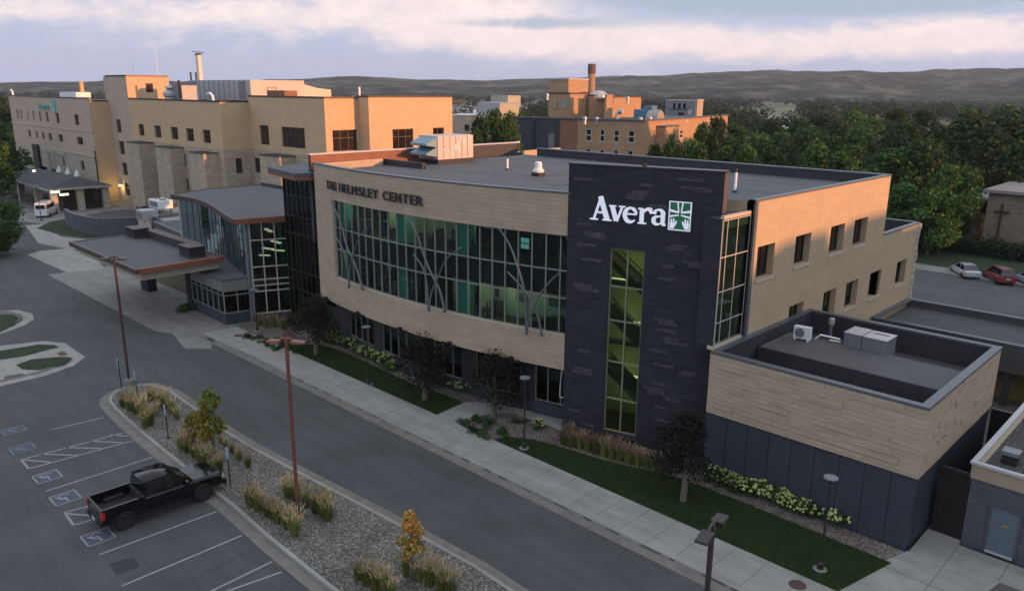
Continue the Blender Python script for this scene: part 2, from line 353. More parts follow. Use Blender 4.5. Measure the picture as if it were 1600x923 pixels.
brick_old=brickmat('old_brick',(.42,.265,.155),(.36,.22,.13),(.33,.225,.15),.5,.16,.015,.9,.3,.14,.25,.5)
brick_red=brickmat('red_brick',(.27,.125,.085),(.23,.105,.075),(.22,.13,.10),.5,.16,.015,.9,.3,.12,.3,.5)
brick_church=brickmat('church_brick',(.27,.215,.165),(.20,.155,.12),(.16,.135,.11),.5,.16,.02,.9,.4,.2,.4,.5)
greybrick=brickmat('grey_block',(.105,.105,.13),(.085,.085,.105),(.06,.06,.075),.6,.2,.015,.9,.5,.15,.4,.5)
roofm=M('roof_membrane',(.072,.079,.088),.8,var=.13,scale=.16,stretch=(1,2.6,1),bump=.1,bscale=3)
roof_lt=M('roof_membrane_light',(.29,.285,.275),.85,var=.18,scale=.3,bump=.08,bscale=3)
roof_dk=M('roof_membrane_dark',(.052,.055,.062),.85,var=.22,scale=.6)
roof_wing=M('wing_roof',(.075,.078,.084),.85,var=.18,scale=.5)
parapet_in=M('parapet_flashing',(.026,.027,.034),.7,var=.2,scale=1)
copper=M('reddish_flashing',(.20,.085,.055),.7,var=.22,scale=1.2)
coping=M('grey_coping',(.10,.115,.135),.45,metal=.3,var=.08,scale=1)
coping_lt=M('light_coping',(.42,.42,.44),.5,var=.05,scale=1)
fascia_rust=M('rust_fascia',(.215,.072,.045),.55,var=.1,scale=1)
fascia_brown=M('brown_fascia',(.06,.032,.028),.5,var=.1,scale=1)
cream=M('cream_metal',(.36,.33,.27),.6,var=.05,scale=.6)
alum=M('aluminium_mullion',(.30,.30,.285),.4,metal=.4)
alum_cream=M('cream_mullion',(.42,.39,.33),.5)
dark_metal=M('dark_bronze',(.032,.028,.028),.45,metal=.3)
white_metal=M('white_metal',(.66,.67,.69),.5,var=.04,scale=2)
galv=M('galvanised',(.42,.43,.45),.45,metal=.5,var=.1,scale=1.5)
galv_dk=M('galvanised_dull',(.19,.21,.24),.5,metal=.4,var=.12,scale=1.5)
rtu_m=M('rooftop_unit_panel',(.47,.42,.40),.6,var=.12,scale=.9)
hood_m=M('hood_bluish_shade',(.16,.25,.30),.5,var=.1,scale=1)  # the hoods' bluish shade is put into their colour
pvc=M('white_pvc',(.78,.78,.78),.5)
black_m=M('black',(.012,.012,.014),.5)
win_dk=M('window_tinted',(.020,.012,.010),.06,spec=.7,var=.5,scale=1.2)
win_blk=M('window_black',(.008,.008,.009),.05,spec=.6)
frame_brown=M('brown_frame',(.045,.028,.022),.5)
frame_white=M('white_frame',(.42,.42,.40),.6)
glass_main=glassmat('main_glass',(.48,.74,.66),.86,refl=(.55,.65,.68))
glass_lob=glassmat('lobby_glass',(.30,.42,.42),.55,refl=(.5,.62,.68))
glass_stair=glassmat('stair_glass',(.52,.74,.50),.74,refl=(.45,.55,.45))
glass_dk=glassmat('ground_glass',(.35,.5,.48),.42,refl=(.4,.5,.52))
floor_in=M('interior_floor',(.045,.05,.05),.7,var=.4,scale=.8)
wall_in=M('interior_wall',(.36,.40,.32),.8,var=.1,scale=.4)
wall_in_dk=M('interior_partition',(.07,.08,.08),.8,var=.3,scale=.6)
wall_yel=M('interior_yellow_wall',(.34,.34,.20),.8)
teal=M('teal_column',(.14,.42,.36),.6)
ceil_in=M('ceiling_tile',(.5,.5,.46),.9)
def emis(name,c,s):
    m=D.materials.new(name);m.use_nodes=True;b=m.node_tree.nodes['Principled BSDF'];b.inputs['Base Color'].default_value=(*c,1);b.inputs['Emission Color'].default_value=(*c,1);b.inputs['Emission Strength'].default_value=s;return m
lamp_on=emis('ceiling_light',(1,.86,.55),.8)
lamp_dim=emis('ceiling_light_dim',(1,.9,.6),.8)
lamp_hot=emis('lit_lamp',(1,.88,.66),1.2)
sign_white=emis('lit_sign_white',(.80,.82,.93),.17)
sign_green=emis('lit_sign_green',(.012,.11,.06),.12)
sign_teal=M('teal_sign',(.10,.36,.36),.5)
letter_dk=M('dark_letters',(.022,.020,.026),.4)
post_red=M('rusty_red_pole',(.16,.055,.042),.5,var=.15,scale=2)
post_dk=M('dark_bronze_pole',(.05,.032,.034),.5,var=.15,scale=2)
# leaves: each leaf a little different
def leafmat(name,a,b,c=None,rough=.7,trans=.15,objvar=.4):
    m=D.materials.new(name);m.use_nodes=True;t=m.node_tree;n=t.nodes;p=n['Principled BSDF'];p.inputs['Roughness'].default_value=rough;p.inputs['Specular IOR Level'].default_value=.2
    g=n.new('ShaderNodeNewGeometry');rp=n.new('ShaderNodeValToRGB');t.links.new(g.outputs['Random Per Island'],rp.inputs[0])
    e=rp.color_ramp.elements;e[0].color=(*a,1);e[1].color=(*b,1)
    if c: x=e.new(.85);x.color=(*b,1);e[2].color=(*c,1) if len(e)>2 else None
    oi=n.new('ShaderNodeObjectInfo');mr=n.new('ShaderNodeMapRange');t.links.new(oi.outputs['Random'],mr.inputs[0]);mr.inputs[3].default_value=1-objvar;mr.inputs[4].default_value=1+objvar
    sc=n.new('ShaderNodeVectorMath');sc.operation='SCALE';t.links.new(rp.outputs[0],sc.inputs[0]);t.links.new(mr.outputs[0],sc.inputs['Scale']);t.links.new(sc.outputs[0],p.inputs['Base Color'])
    tr=n.new('ShaderNodeBsdfTranslucent');t.links.new(sc.outputs[0],tr.inputs[0]);mx=n.new('ShaderNodeMixShader');mx.inputs[0].default_value=trans;t.links.new(p.outputs[0],mx.inputs[1]);t.links.new(tr.outputs[0],mx.inputs[2])
    t.links.new(mx.outputs[0],n['Material Output'].inputs[0]);return m
leaf_green=leafmat('leaf_green',(.018,.050,.012),(.052,.112,.026),trans=.2)
leaf_lime=leafmat('leaf_lime',(.024,.066,.014),(.070,.130,.030),trans=.2)
leaf_dark=leafmat('leaf_dark',(.012,.030,.010),(.036,.068,.020))
leaf_far=leafmat('leaf_far',(.004,.015,.004),(.014,.040,.009),(.04,.05,.014),objvar=.3)
leaf_purple=leafmat('leaf_purple',(.007,.009,.006),(.024,.021,.015))
leaf_gold=leafmat('leaf_gold',(.30,.16,.02),(.20,.20,.035),(.09,.12,.03),objvar=.05)
leaf_orange=leafmat('leaf_orange',(.46,.21,.05),(.58,.33,.09),(.20,.20,.05),objvar=.05)
leaf_olive=leafmat('leaf_olive',(.10,.13,.025),(.21,.21,.045),objvar=.05)
grass_b=leafmat('ornamental_grass_blade',(.09,.14,.03),(.27,.27,.09),trans=.3)
grass_p=leafmat('ornamental_grass_plume',(.42,.30,.15),(.62,.46,.26),trans=.3)
grass_r=leafmat('reddish_grass_plume',(.24,.14,.10),(.34,.24,.17),trans=.3)
hyd_leaf=leafmat('hydrangea_leaf',(.03,.06,.018),(.07,.11,.03))
hyd_bloom=leafmat('hydrangea_bloom',(.22,.29,.09),(.40,.45,.19),trans=.1)
bark=M('bark',(.10,.075,.055),.9,var=.2,scale=6)
bark_pale=M('pale_bark',(.13,.11,.09),.9,var=.2,scale=6)
# ================================================================ setting: ground, paving, street
def sheet(name,pts,z,mat,kind='structure'):
    mb=MB(); mb.add([(p[0],p[1],z) for p in pts],[tuple(range(len(pts)))])
    o=mb.build(name,mat); m=o.data
    if m.polygons[0].normal.z<0: m.flip_normals()
    o['kind']=kind; return o
def px(pts,z=0.): return [at(x,y,z)[:2] for x,y in pts]
def slab(name,pts,z0,z1,mat,kind='structure',bevel=0):
    o=MB().prism([tuple(p) for p in pts],z0,z1).build(name,mat,bevel=bevel); o['kind']=kind; return o
sheet('ground',[(-5500,-5500),(5500,-5500),(5500,5500),(-5500,5500)],-.06,dirt)
sheet('parking_lot',[(-260,-60),(40,-60),(40,26.3),(-60,26.3),(-62.5,28),(-100,34),(-135,60),(-260,60)],0,asphalt)
sheet('driveway',[(-200,19.6),(40,19.6),(40,26.2),(-200,26.2)],.004,asphalt)
# far street behind the building
sheet('street',[(-400,78),(300,78),(300,97.2),(-400,97.2)],.004,asphalt)
slab('street_sidewalk',[(-400,97.2),(300,97.2),(300,100.6),(-400,100.6)],-.05,.14,concrete_dark)
sheet('church_lawn',[(-400,100.6),(300,100.6),(300,150),(-400,150)],.05,lawn)
sheet('service_yard',[(-19,46),(40,46),(40,78),(-60,78),(-60,70),(-19,70)],.002,asphalt_old)
m_=MB()
for x in range(-60,60,9): m_.quad((x,87.6,.009),(x+3,87.6,.009),(x+3,87.72,.009),(x,87.72,.009))
m_.quad((-200,89.2,.009),(200,89.2,.009),(200,89.3,.009),(-200,89.3,.009))
struct(m_.build('street_markings',paint_faded))
# --- sidewalk, kerb and gutter along the building
YC,YW=26.75,29.55
slab('gutter',[(-62,26.15),(20,26.15),(20,26.75),(-62,26.75)],-.04,.012,gutter)
slab('kerb',[(-62,YC),(20,YC),(20,YC+.17),(-62,YC+.17)],-.04,.15,concrete,bevel=.02)
slab('sidewalk',[(-62,YC+.173),(20,YC+.173),(20,YW),(-62,YW)],-.04,.15,concrete)
jb=MB()
for i in range(0,52):
    x=-61+i*1.55; jb.box(x,x+.025,YC+.18,YW-.02,.14,.1525)
struct(jb.build('sidewalk_joints',joint))
stain=MB()
for i in range(26):
    x=-56+i*1.7+random.random(); stain.box(x,x+random.uniform(.2,1.1),26.74,26.765,.02,random.uniform(.05,.13))
struct(stain.build('kerb_stains',joint))
# building-side beds (gravel everywhere, lawns laid over)
slab('gravel_bed',[(-62.5,YW),(-9,YW),(-9,34.6),(-19.3,34.6),(-19.3,37),(-53,37),(-62.5,33)],-.04,.145,gravel_red)
def curve_pts(pts,n=6):
    out=[]
    for i in range(len(pts)-1):
        p0=Vector(pts[max(i-1,0)]);p1=Vector(pts[i]);p2=Vector(pts[i+1]);p3=Vector(pts[min(i+2,len(pts)-1)])
        for k in range(n):
            t=k/n; out.append(tuple(.5*((2*p1)+(p2-p0)*t+(2*p0-5*p1+4*p2-p3)*t*t+(3*p1-p0-3*p2+p3)*t**3)))
    out.append(tuple(pts[-1])); return out
lw1=[(-58.0,YW)]+[(p[0],p[1]) for p in px([(462,541),(500,541),(545,556),(600,582),(650,605),(700,622),(722,632)])]+[tuple(at(668,653,.15)[:2])]
lw1[-1]=(lw1[-1][0],YW)
sheet('lawn',curve_pts(lw1[:-1])+[lw1[-1]],.165,lawn)
a0=at(770,694);b0=at(1392,885)
lw2=[(at(766,693)[0],YW)]+[tuple(p) for p in px([(790,687),(830,690),(880,703),(960,727),(1040,745),(1100,765),(1200,805),(1290,842),(1392,884)])]
lw2=curve_pts(lw2)+[(-9.9,YW)]
sheet('lawn.001',lw2,.165,lawn)
# mulch edge concrete path to the door and the drive at the right
slab('entrance_path',px([(668,654),(728,628),(790,628),(880,644),(879,672),(800,645),(760,647),(700,665)],.15),-.04,.158,concrete)
slab('service_drive',[(-9.9,YW+.003),(-9.0,YW+.003),(20,YW+.003),(20,36.9),(-7.45,36.9),(-7.45,37.4),(-8.85,37.4),(-8.85,34.9),(-9.35,33.2)],-.04,.152,concrete)
jb=MB(); jb.box(-9.4,20,32.7,32.73,.15,.1545); jb.box(-7.4,-7.37,YW,36.8,.15,.1545); jb.box(-5.4,-5.37,32.7,36.8,.15,.1545)
struct(jb.build('drive_joints',joint))
sheet('drive_ramp',[(-6.0,29.6),(20,29.6),(20,35),(-5.3,35),(-5.6,33.2)],.158,asphalt_old)
slab('drive_kerb',[(-6.25,29.6),(-6.0,29.6),(-5.6,33.2),(-5.3,35.0),(-5.5,35.05),(-5.85,33.3)],.1,.2,concrete)
# concrete aprons left
sheet('drop_off_apron',px([(332,530),(300,491),(250,455),(196,437),(150,421),(128,421),(210,455),(255,505),(290,545),(330,545)]),.008,concrete_dark)
sheet('canopy_apron',[(-95,24.2),(-66,24.2),(-60,26.7),(-60,31.4),(-95,31.4)],.010,concrete_dark)
sheet('pale_apron',px([(42,398),(62,392),(110,388),(150,405),(165,420),(105,426)]),.012,concrete)
sheet('entrance_walk',px([(40,352),(70,350),(95,370),(128,373),(170,385),(150,392),(100,388),(60,380)]),.014,concrete)
sheet('forecourt_paving',px([(70,350),(165,330),(270,322),(120,300),(30,300),(30,345)]),.006,concrete_dark)
slab('corner_lawn',px([(58,357),(78,347),(105,342),(112,352),(160,370),(130,371),(90,366)]),-.05,.06,lawn)
# --- island between the lot and the drive
isl_in=px([(520,923),(430,846),(370,794),(300,738),(245,694),(205,660),(184,640),(175,629),(176,621),(186,614),(205,606),(235,604),(262,613),(300,640),(340,671),(390,702),(470,745),(560,792),(650,840),(740,890),(800,923)])
isl_in=[Vector(p) for p in isl_in]
isl_in[0]=Vector((-26.0,15.1)); isl_in[-1]=Vector((-19.5,20.0)); isl_in+= [Vector((-9,20.7)),Vector((-9,15.1))]
def offset_poly(pts,d):
    n=len(pts);o=[]
    ar=sum(pts[i].x*pts[(i+1)%n].y-pts[(i+1)%n].x*pts[i].y for i in range(n)); sg=1 if ar>0 else -1
    for i in range(n):
        a,b,c=pts[i-1],pts[i],pts[(i+1)%n]; t=((b-a).normalized()+(c-b).normalized()).normalized(); nn=Vector((t.y,-t.x))*sg
        o.append(b+nn*d)
    return o
def ring(name,a,b,z0,z1,mat,bevel=0):
    mb=MB();n=len(a)
    for i in range(n):
        j=(i+1)%n; A,B,Cc,Dd=a[i],a[j],b[j],b[i]
        mb.quad((*A,z1),(*B,z1),(*Cc,z1),(*Dd,z1)); mb.quad((*Dd,z0),(*Cc,z0),(*Cc,z1),(*Dd,z1)); mb.quad((*B,z0),(*A,z0),(*A,z1),(*B,z1))
    o=mb.build(name,mat); o['kind']='structure'
    import bmesh
    bm=bmesh.new();bm.from_mesh(o.data);bmesh.ops.remove_doubles(bm,verts=bm.verts,dist=1e-4);bmesh.ops.recalc_face_normals(bm,faces=bm.faces);bm.to_mesh(o.data);bm.free();return o
ring('island_kerb',isl_in,offset_poly(isl_in,.17),-.03,.16,concrete)
ring('island_gutter',offset_poly(isl_in,.172),offset_poly(isl_in,.75),-.03,.012,gutter)
sheet('island_gravel',[tuple(p) for p in isl_in],.13,gravel)
# islands at the far left of the lot
for k,(pts,g) in enumerate((([(0,519),(22,508),(35,500),(33,493),(15,488),(0,488)],1),([(-20,598),(0,597),(60,583),(98,570),(112,560),(100,553),(85,541),(60,538),(0,545),(-20,547)],0))):
    q=[Vector(p) for p in px(pts)]
    slab('lot_island',q,-.03,.14,concrete if not g else gravel)
    ring('lot_island_gutter',q,offset_poly(q,.9),-.03,.01,concrete)
sheet('island_turf',px([(-20,565),(0,562),(40,556),(80,545),(92,543),(86,539),(60,538),(0,548),(-20,552)],.14),.155,lawn)
sheet('island_turf.001',px([(25,570),(50,561),(100,557),(113,559),(100,568),(62,578),(35,577)],.14),.155,lawn)
sheet('island_turf.002',px([(0,516),(20,507),(30,497),(20,491),(0,491)],.14),.155,lawn)
pav=M('brick_pavers',(.10,.05,.045),.9,var=.2,scale=3)
sheet('tactile_pad',px([(6,592),(34,586),(39,583),(8,588)],.14),.158,pav); sheet('tactile_pad.001',px([(88,551),(100,549),(107,554),(94,556)],.14),.158,pav)
# --- paint in the lot
def strip(mb,a,b,w,z=.008):
    a=Vector(a[:2]);b=Vector(b[:2]);d=(b-a).normalized();n=Vector((-d.y,d.x))*w/2
    mb.quad((*(a-n),z),(*(b-n),z),(*(b+n),z),(*(a+n),z))
lm=MB()
for a,b in (((72,767),(238,714)),((155,866),(338,799)),((190,915),(378,836)),((330,923),(425,877)),((80,671),(162,652)),((250,960),(440,893))):
    strip(lm,at(*a),at(*b),.11)
hp=[((33,718),(45,732)),((33,718),(192,676)),((45,732),(208,688)),((35,718),(82,722)),((64,709),(121,711)),((101,699),(158,700)),((140,689),(190,691)),((172,679),(200,681)),
    ((101,800),(115,820)),((101,800),(140,790)),((115,820),(142,812)),((104,802),(140,805))]
for a,b in hp: strip(lm,at(*a),at(*b),.11)
struct(lm.build('lot_lines',paint))
# faded patch and utility cover
sheet('dark_asphalt_patch',px([(170,880),(208,869),(219,884),(182,898)]),.006,M('patch',(.03,.033,.042),.9,var=.2,scale=2))
ck=MB(); rr=random.Random(3)
def crack(x,y,dx,dy,n=14,w=.05):
    p=Vector((x,y));d=Vector((dx,dy)).normalized()
    for i in range(n):
        q=p+d*rr.uniform(.2,.5)+Vector((rr.uniform(-.1,.1),rr.uniform(-.1,.1))); strip(ck,p,q,w*rr.uniform(.5,1),.0075); p=q
for c in ((-31.5,11,.2,1),(-29.6,10.5,-.1,1),(-27.5,9,.3,1),(-30,13.5,.9,.2),(-26,12,.8,.3),(-50,10,.2,1),(-56,12,1,.3)): crack(*c)
struct(ck.build('tar_crack_lines',M('tar',(.03,.032,.038),.7)))
def accessible(cpx,rz,label,faint):
    mb=MB(); w,h=1.15,1.15
    mb.m=0; mb.quad((-w/2,-h/2,0),(w/2,-h/2,0),(w/2,h/2,0),(-w/2,h/2,0))
    mb.m=1
    for a,b in (((-w/2,-h/2),(w/2,-h/2)),((w/2,-h/2),(w/2,h/2)),((w/2,h/2),(-w/2,h/2)),((-w/2,h/2),(-w/2,-h/2))): strip(mb,a,b,.07,.004)
    for i in range(14):
        t0=R(-160+i*18);t1=R(-160+(i+1)*18); strip(mb,(-.02+.26*math.cos(t0),-.14+.26*math.sin(t0)),(-.02+.26*math.cos(t1),-.14+.26*math.sin(t1)),.075,.004)
    strip(mb,(-.02,.28),(-.02,-.05),.08,.0045); strip(mb,(-.02,.1),(.2,.1),.07,.005); strip(mb,(-.02,-.05),(.22,-.05),.08,.0055); strip(mb,(.22,-.05),(.36,-.32),.08,.006); strip(mb,(-.08,.36),(.04,.36),.12,.006)
    o=mb.build('wheelchair_symbol',[blue_paint,paint_faded if faint else paint]); p=at(*cpx,.012); o.location=p; o.rotation_euler=(0,0,rz)
    return tag(o,label,'pavement marking','wheelchair symbols painted in the parking bays')
for c,l,f in (((22,672),'very faint blue wheelchair symbol farthest from the pickup',1),((35,700),'faint blue wheelchair symbol beside the hatched aisle, on its far side',1),((74,744),'blue wheelchair symbol painted between the hatched aisle and the bay line',0),
              ((102,777),'blue wheelchair symbol just left of the pickup tailgate',0),((153,838),'blue wheelchair symbol under the rear wheel side of the pickup',0)):
    accessible(c,R(-90),l,f)
for cpx,l in (((1246,913),'reddish round manhole cover in the sidewalk at the lower right'),((372,524),'dark oval cover in the sidewalk near the entrance')):
    p=at(*cpx,.152); o=MB().lathe((0,0,0),[(.36,-.02),(.36,.004),(.30,.006),(.30,.003)],20).build('manhole_cover',M('cast_iron',(.075,.04,.035),.7,var=.2,scale=4)); o.location=p; tag(o,l,'manhole cover')
# drain in the gutter
o=MB().box(-.55,.55,-.1,.1,-.01,.02).build('kerb_drain',black_m); o.location=(at(342,528)[0],26.5,.02); tag(o,'black slot drain in the gutter beside the entrance sidewalk','drain')
# ================================================================ the medical centre with the curved facade
mc=thing('medical_center','three storey clinic with curved tan plank facade, wide green window band and charcoal sign tower','building',(-40,34,0))
A0,A1,SAG=Vector((-53.6,32.9)),Vector((-28.5,33.7)),1.5
LC=(A1-A0).length; ux=(A1-A0)/LC; nx=Vector((ux.y,-ux.x)); RA=(LC*LC/4+SAG*SAG)/(2*SAG); ctr=(A0+A1)/2+nx*(SAG-RA)
def arc(s,d=0.):
    t=s/RA; p=ctr+(nx*math.cos(t)+ux*math.sin(t))*(RA-d); return (p.x,p.y)
def arcpx(x,y):
    d=ray(x,y); o=-ctr; a=d[0]**2+d[1]**2; b=2*(o.x*d[0]+o.y*d[1]); c=o.dot(o)-RA*RA; t=(-b-math.sqrt(b*b-4*a*c))/(2*a); p=d*t
    v=Vector((p[0],p[1]))-ctr; return math.atan2(v.dot(ux),v.dot(nx))*RA, p[2]+H
SL,SR=-12.75,12.85
ZT,ZB=14.40,3.88
W0,W1=-9.56,12.80
mb=MB(); wall(mb,arc,SL,SR,ZB,ZT,[(W0,SR,6.03,12.0)],.42,.8,rev=1,uo=20)
# soffit of the overhang and left end return
n=24
for i in range(n):
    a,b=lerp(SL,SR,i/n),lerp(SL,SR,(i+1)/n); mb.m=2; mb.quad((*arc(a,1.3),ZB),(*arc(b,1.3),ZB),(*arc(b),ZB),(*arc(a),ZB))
mb.m=0
p,q=arc(SL),(-54.3,40.0); mb.quad((*q,ZB),(*p,ZB),(*p,ZT),(*q,ZT),((0,ZB),(7,ZB),(7,ZT),(0,ZT)))
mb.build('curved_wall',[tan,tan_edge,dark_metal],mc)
# coping
def cap(name,f,u0,u1,z,w=.32,h=.10,n=20,out=.04,mat=coping):
    mb=MB()
    for i in range(n):
        a,b=lerp(u0,u1,i/n),lerp(u0,u1,(i+1)/n); P=lambda u,d,zz:(*f(u,d),zz)
        mb.add([P(a,-out,z),P(b,-out,z),P(b,w,z),P(a,w,z),P(a,-out,z+h),P(b,-out,z+h),P(b,w,z+h),P(a,w,z+h)],[(0,3,2,1),(4,5,6,7),(0,1,5,4),(2,3,7,6)]+([(3,0,4,7)] if i==0 else [])+([(1,2,6,5)] if i==n-1 else []))
    return mb.build(name,mat,mc)
cap('coping',arc,SL-.05,SR,ZT,.36)
# big window band
mull=[arcpx(x,y)[0] for x,y in ((700,343),(711,345),(729,348),(748,351),(767,354),(787,357),(808,360),(831,364),(854,367))]
us=[12.19-.955*i for i in range(0,23)]; us=[u for u in us if W0+.25<u<SR-.2][::-1]
gridwin(arc,W0,SR-.03,6.03,12.0,.30,us,(8.22,9.88),.065,mc,glass_main,alum,'window_band',proud=.10)
# interior seen through the glass
it=MB()
for z in (5.7,9.85): 
    for i in range(14):
        a,b=lerp(W0-1.2,SR,i/14),lerp(W0-1.2,SR,(i+1)/14); it.m=0
        A,B,Cc,Dd=arc(a,.45),arc(b,.45),arc(b,9),arc(a,9)
        it.quad((*A,z),(*B,z),(*Cc,z),(*Dd,z)); it.m=4; it.quad((*Dd,z-1.55 if z>6 else z-.4),(*Cc,z-1.55 if z>6 else z-.4),(*B,z-1.55 if z>6 else z-.4),(*A,z-1.55 if z>6 else z-.4))
        if z>6: it.m=3; it.quad((*A,8.3),(*B,8.3),(*B,9.85),(*A,9.85))
rr=random.Random(5)
it.m=1
for fl,(zz0,zz1) in enumerate(((5.7,8.3),(9.85,13.4))):
    s=W0-1
    while s<SR:
        l=rr.uniform(1.5,4.5); d=rr.choice((3.2,5.2,6.5)) if fl else rr.choice((2.8,4.5,6)); e=min(s+l,SR)
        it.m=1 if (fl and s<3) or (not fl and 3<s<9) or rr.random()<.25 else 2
        it.quad((*arc(s,d),zz0),(*arc(e,d),zz0),(*arc(e,d),zz1),(*arc(s,d),zz1)); it.quad((*arc(e,1.2),zz0),(*arc(e,d),zz0),(*arc(e,d),zz1),(*arc(e,1.2),zz1)) if rr.random()<.5 else None
        s=e
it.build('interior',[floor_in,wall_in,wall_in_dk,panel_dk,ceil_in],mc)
cl=MB()
for s,w in ((-1.5,.75),(3.95+.45,.75),(-9.2,.5)):
    P=lambda u,d,z:(*arc(u,d),z)
    for z0,z1 in ((5.72,8.25),(9.87,12.4)):
        cl.add([P(s,.55,z0),P(s+w,.55,z0),P(s+w,1.3,z0),P(s,1.3,z0),P(s,.55,z1),P(s+w,.55,z1),P(s+w,1.3,z1),P(s,1.3,z1)],[(0,1,5,4),(1,2,6,5),(2,3,7,6),(3,0,4,7)])
cl.build('column',teal,mc)
# furniture silhouettes behind the glass
fu=MB()
for i in range(46):
    fl=rr.random()<.6; s=rr.uniform(W0+.4,SR-.8); d=rr.uniform(.9,2.6); z=9.86 if fl else 5.71; w=rr.uniform(.4,1.3); h=rr.uniform(.5,1.15)
    c=arc(s,d); fu.obox((c[0],c[1],z+h/2),w,.45,h if rr.random()<.5 else .08,rr.uniform(0,3))
    fu.obox((c[0],c[1],z+h*.45),.08,.08,h*.9)
for i in range(9):
    s=rr.uniform(3,12); c=arc(s,2.75); fu.obox((c[0],c[1],7.2),.9,.05,.7,math.atan2(ux.y,ux.x))
fu.build('furniture',[wall_in_dk],mc)
ll=MB()
for i in range(20):
    fl=1 if i<13 else 0; s=rr.uniform(-8,2.5) if fl else rr.uniform(3,9); d=rr.uniform(1.2,2.8); c=arc(s,d); ll.obox((c[0],c[1],13.1 if fl else 8.22),1.2,.25,.04,.1*i)
ll.build('ceiling_light_row',lamp_on,mc)
lw=MB()
for s,z in ((8.25,10.55),(12.2,10.25)):
    for a in (0,1):
        for b in (0,1):
            c=arc(s+a*.33,2.4); lw.obox((c[0],c[1],z+b*.38),.26,.04,.3,.3)
lw.build('lit_pane',emis('pale_teal_glow',(.35,.75,.72),.16),mc)
# ground floor, set back under the overhang
br_px=((512,463),(561,486),(627,508),(704,531),(800,556)); brs=[arcpx(x,y)[0] for x,y in br_px]
GD=1.25
garc=lambda s,d=0.: arc(s,GD+d)
gh=[]; bays=[]
for a,b in zip(brs,brs[1:]): gh.append((a+1.1,b-.15,1.0,3.75)); 
gh.append((brs[-1]+.95,SR-.05,1.0,3.75))
mb=MB(); wall(mb,garc,SL,SR,-.05,ZB,gh,.2,1.,uo=9)
for h in gh:   # pale stone sill below each window group
    pass
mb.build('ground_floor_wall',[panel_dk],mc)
for h in gh:
    k=max(2,round((h[1]-h[0])/.95)); gridwin(garc,h[0],h[1],h[2],h[3],.14,[lerp(h[0],h[1],i/k) for i in range(1,k)],(),.06,mc,glass_dk,alum,'window',proud=.08)
    sb=MB(); a,b=h[0]-.1,h[1]+.1
    for i in range(3):
        p,q=lerp(a,b,i/3),lerp(a,b,(i+1)/3); P=lambda u,d,z:(*garc(u,d),z)
        sb.add([P(p,-.14,.2),P(q,-.14,.2),P(q,0,.2),P(p,0,.2),P(p,-.14,.98),P(q,-.14,.98),P(q,0,.98),P(p,0,.98)],[(0,1,5,4),(4,5,6,7),(3,0,4,7),(1,2,6,5)])
    sb.build('sill_panel',panel,mc)
gi=MB()
for i in range(10):
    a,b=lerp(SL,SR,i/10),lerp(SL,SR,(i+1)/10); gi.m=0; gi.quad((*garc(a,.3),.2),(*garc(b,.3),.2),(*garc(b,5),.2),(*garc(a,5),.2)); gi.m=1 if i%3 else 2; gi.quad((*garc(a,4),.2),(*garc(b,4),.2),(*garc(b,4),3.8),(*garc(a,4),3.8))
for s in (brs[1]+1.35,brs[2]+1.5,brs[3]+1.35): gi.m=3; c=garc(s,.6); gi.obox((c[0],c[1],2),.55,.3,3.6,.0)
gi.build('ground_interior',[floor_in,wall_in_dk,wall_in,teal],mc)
# white arch standing in the last ground floor window
ar=MB(); sa,sb_=arcpx(848,608)[0]+.55,SR-.45
pts=[(*garc(lerp(sa,sb_,t/2),-.06),1.5+1.9*math.sin(math.pi/2*min(1,t))**.8) for t in [i/8 for i in range(9)]]
mid=(sa+sb_)/2; L_=[];R_=[]
for i in range(9):
    t=i/8; z=1.55+1.95*math.sin(t*math.pi/2); o_=(mid-sa)*math.cos(t*math.pi/2)**.9 if t<1 else 0
    L_.append((*garc(mid-o_,.02),z)); R_.append((*garc(mid+o_,.02),z))
ar.tube(L_,.035,6); ar.tube(R_,.035,6); ar.tube([L_[0],R_[0]],.035,6); ar.build('arch_ornament',pvc,mc)
# small steel brackets along the lower edge
for s in brs:
    b=MB()
    for o in (-.35,.45): b.obox((*arc(s+o,-.35),ZB+.02),.10,1.0,.07,math.atan2(ux.y,ux.x)+s/RA)
    b.obox((*arc(s+.05,-.15),ZB+.05),1.6,.08,.08,math.atan2(ux.y,ux.x)-s/RA); b.obox((*arc(s+.05,-.2),ZB+.16),.22,.22,.18,.2)
    b.build('bracket',black_m,mc)
# steel branches in front of the window band
def branch(pts,off,r0,r1,k=5.1285,x0=500,y0=280):
    q=[]
    for x,y in pts:
        s,z=arcpx(x0+x/k,y0+y/k); q.append((s,z))
    q=curve_pts(q,5); P=[(*arc(s,-off),z) for s,z in q]
    m=MB(); n=len(P); m.tube(P,[lerp(r0,r1,i/(n-1)) for i in range(n)],8); m.build('steel_branch',galv_br,mc,smooth=True)
galv_br=M('weathered_steel_tube',(.135,.14,.15),.5,metal=.3,var=.1,scale=2)
branch([(118,180),(165,270),(205,380),(240,520),(290,630),(330,730),(372,882)],.30,.05,.105)
branch([(185,465),(232,550),(265,670),(285,855)],.52,.05,.08)
branch([(455,385),(390,450),(345,570),(312,700),(302,860)],.74,.04,.07)
k2=dict(k=2.8844,x0=470,y0=240)
branch([(488,272),(535,350),(565,440),(600,530),(640,610),(664,712)],.30,.05,.10,**k2)
branch([(535,450),(572,500),(592,570),(602,700)],.52,.05,.08,**k2)
branch([(757,415),(695,465),(655,545),(625,620),(614,700)],.74,.04,.07,**k2)
k3=dict(k=3.8476,x0=690,y0=300)
branch([(360,212),(425,310),(465,420),(502,540),(522,660),(526,828)],.30,.05,.10,**k3)
branch([(425,470),(500,550),(565,640),(605,740),(628,852)],.52,.05,.08,**k3)
branch([(752,460),(680,530),(615,620),(570,720),(546,838)],.74,.04,.07,**k3)
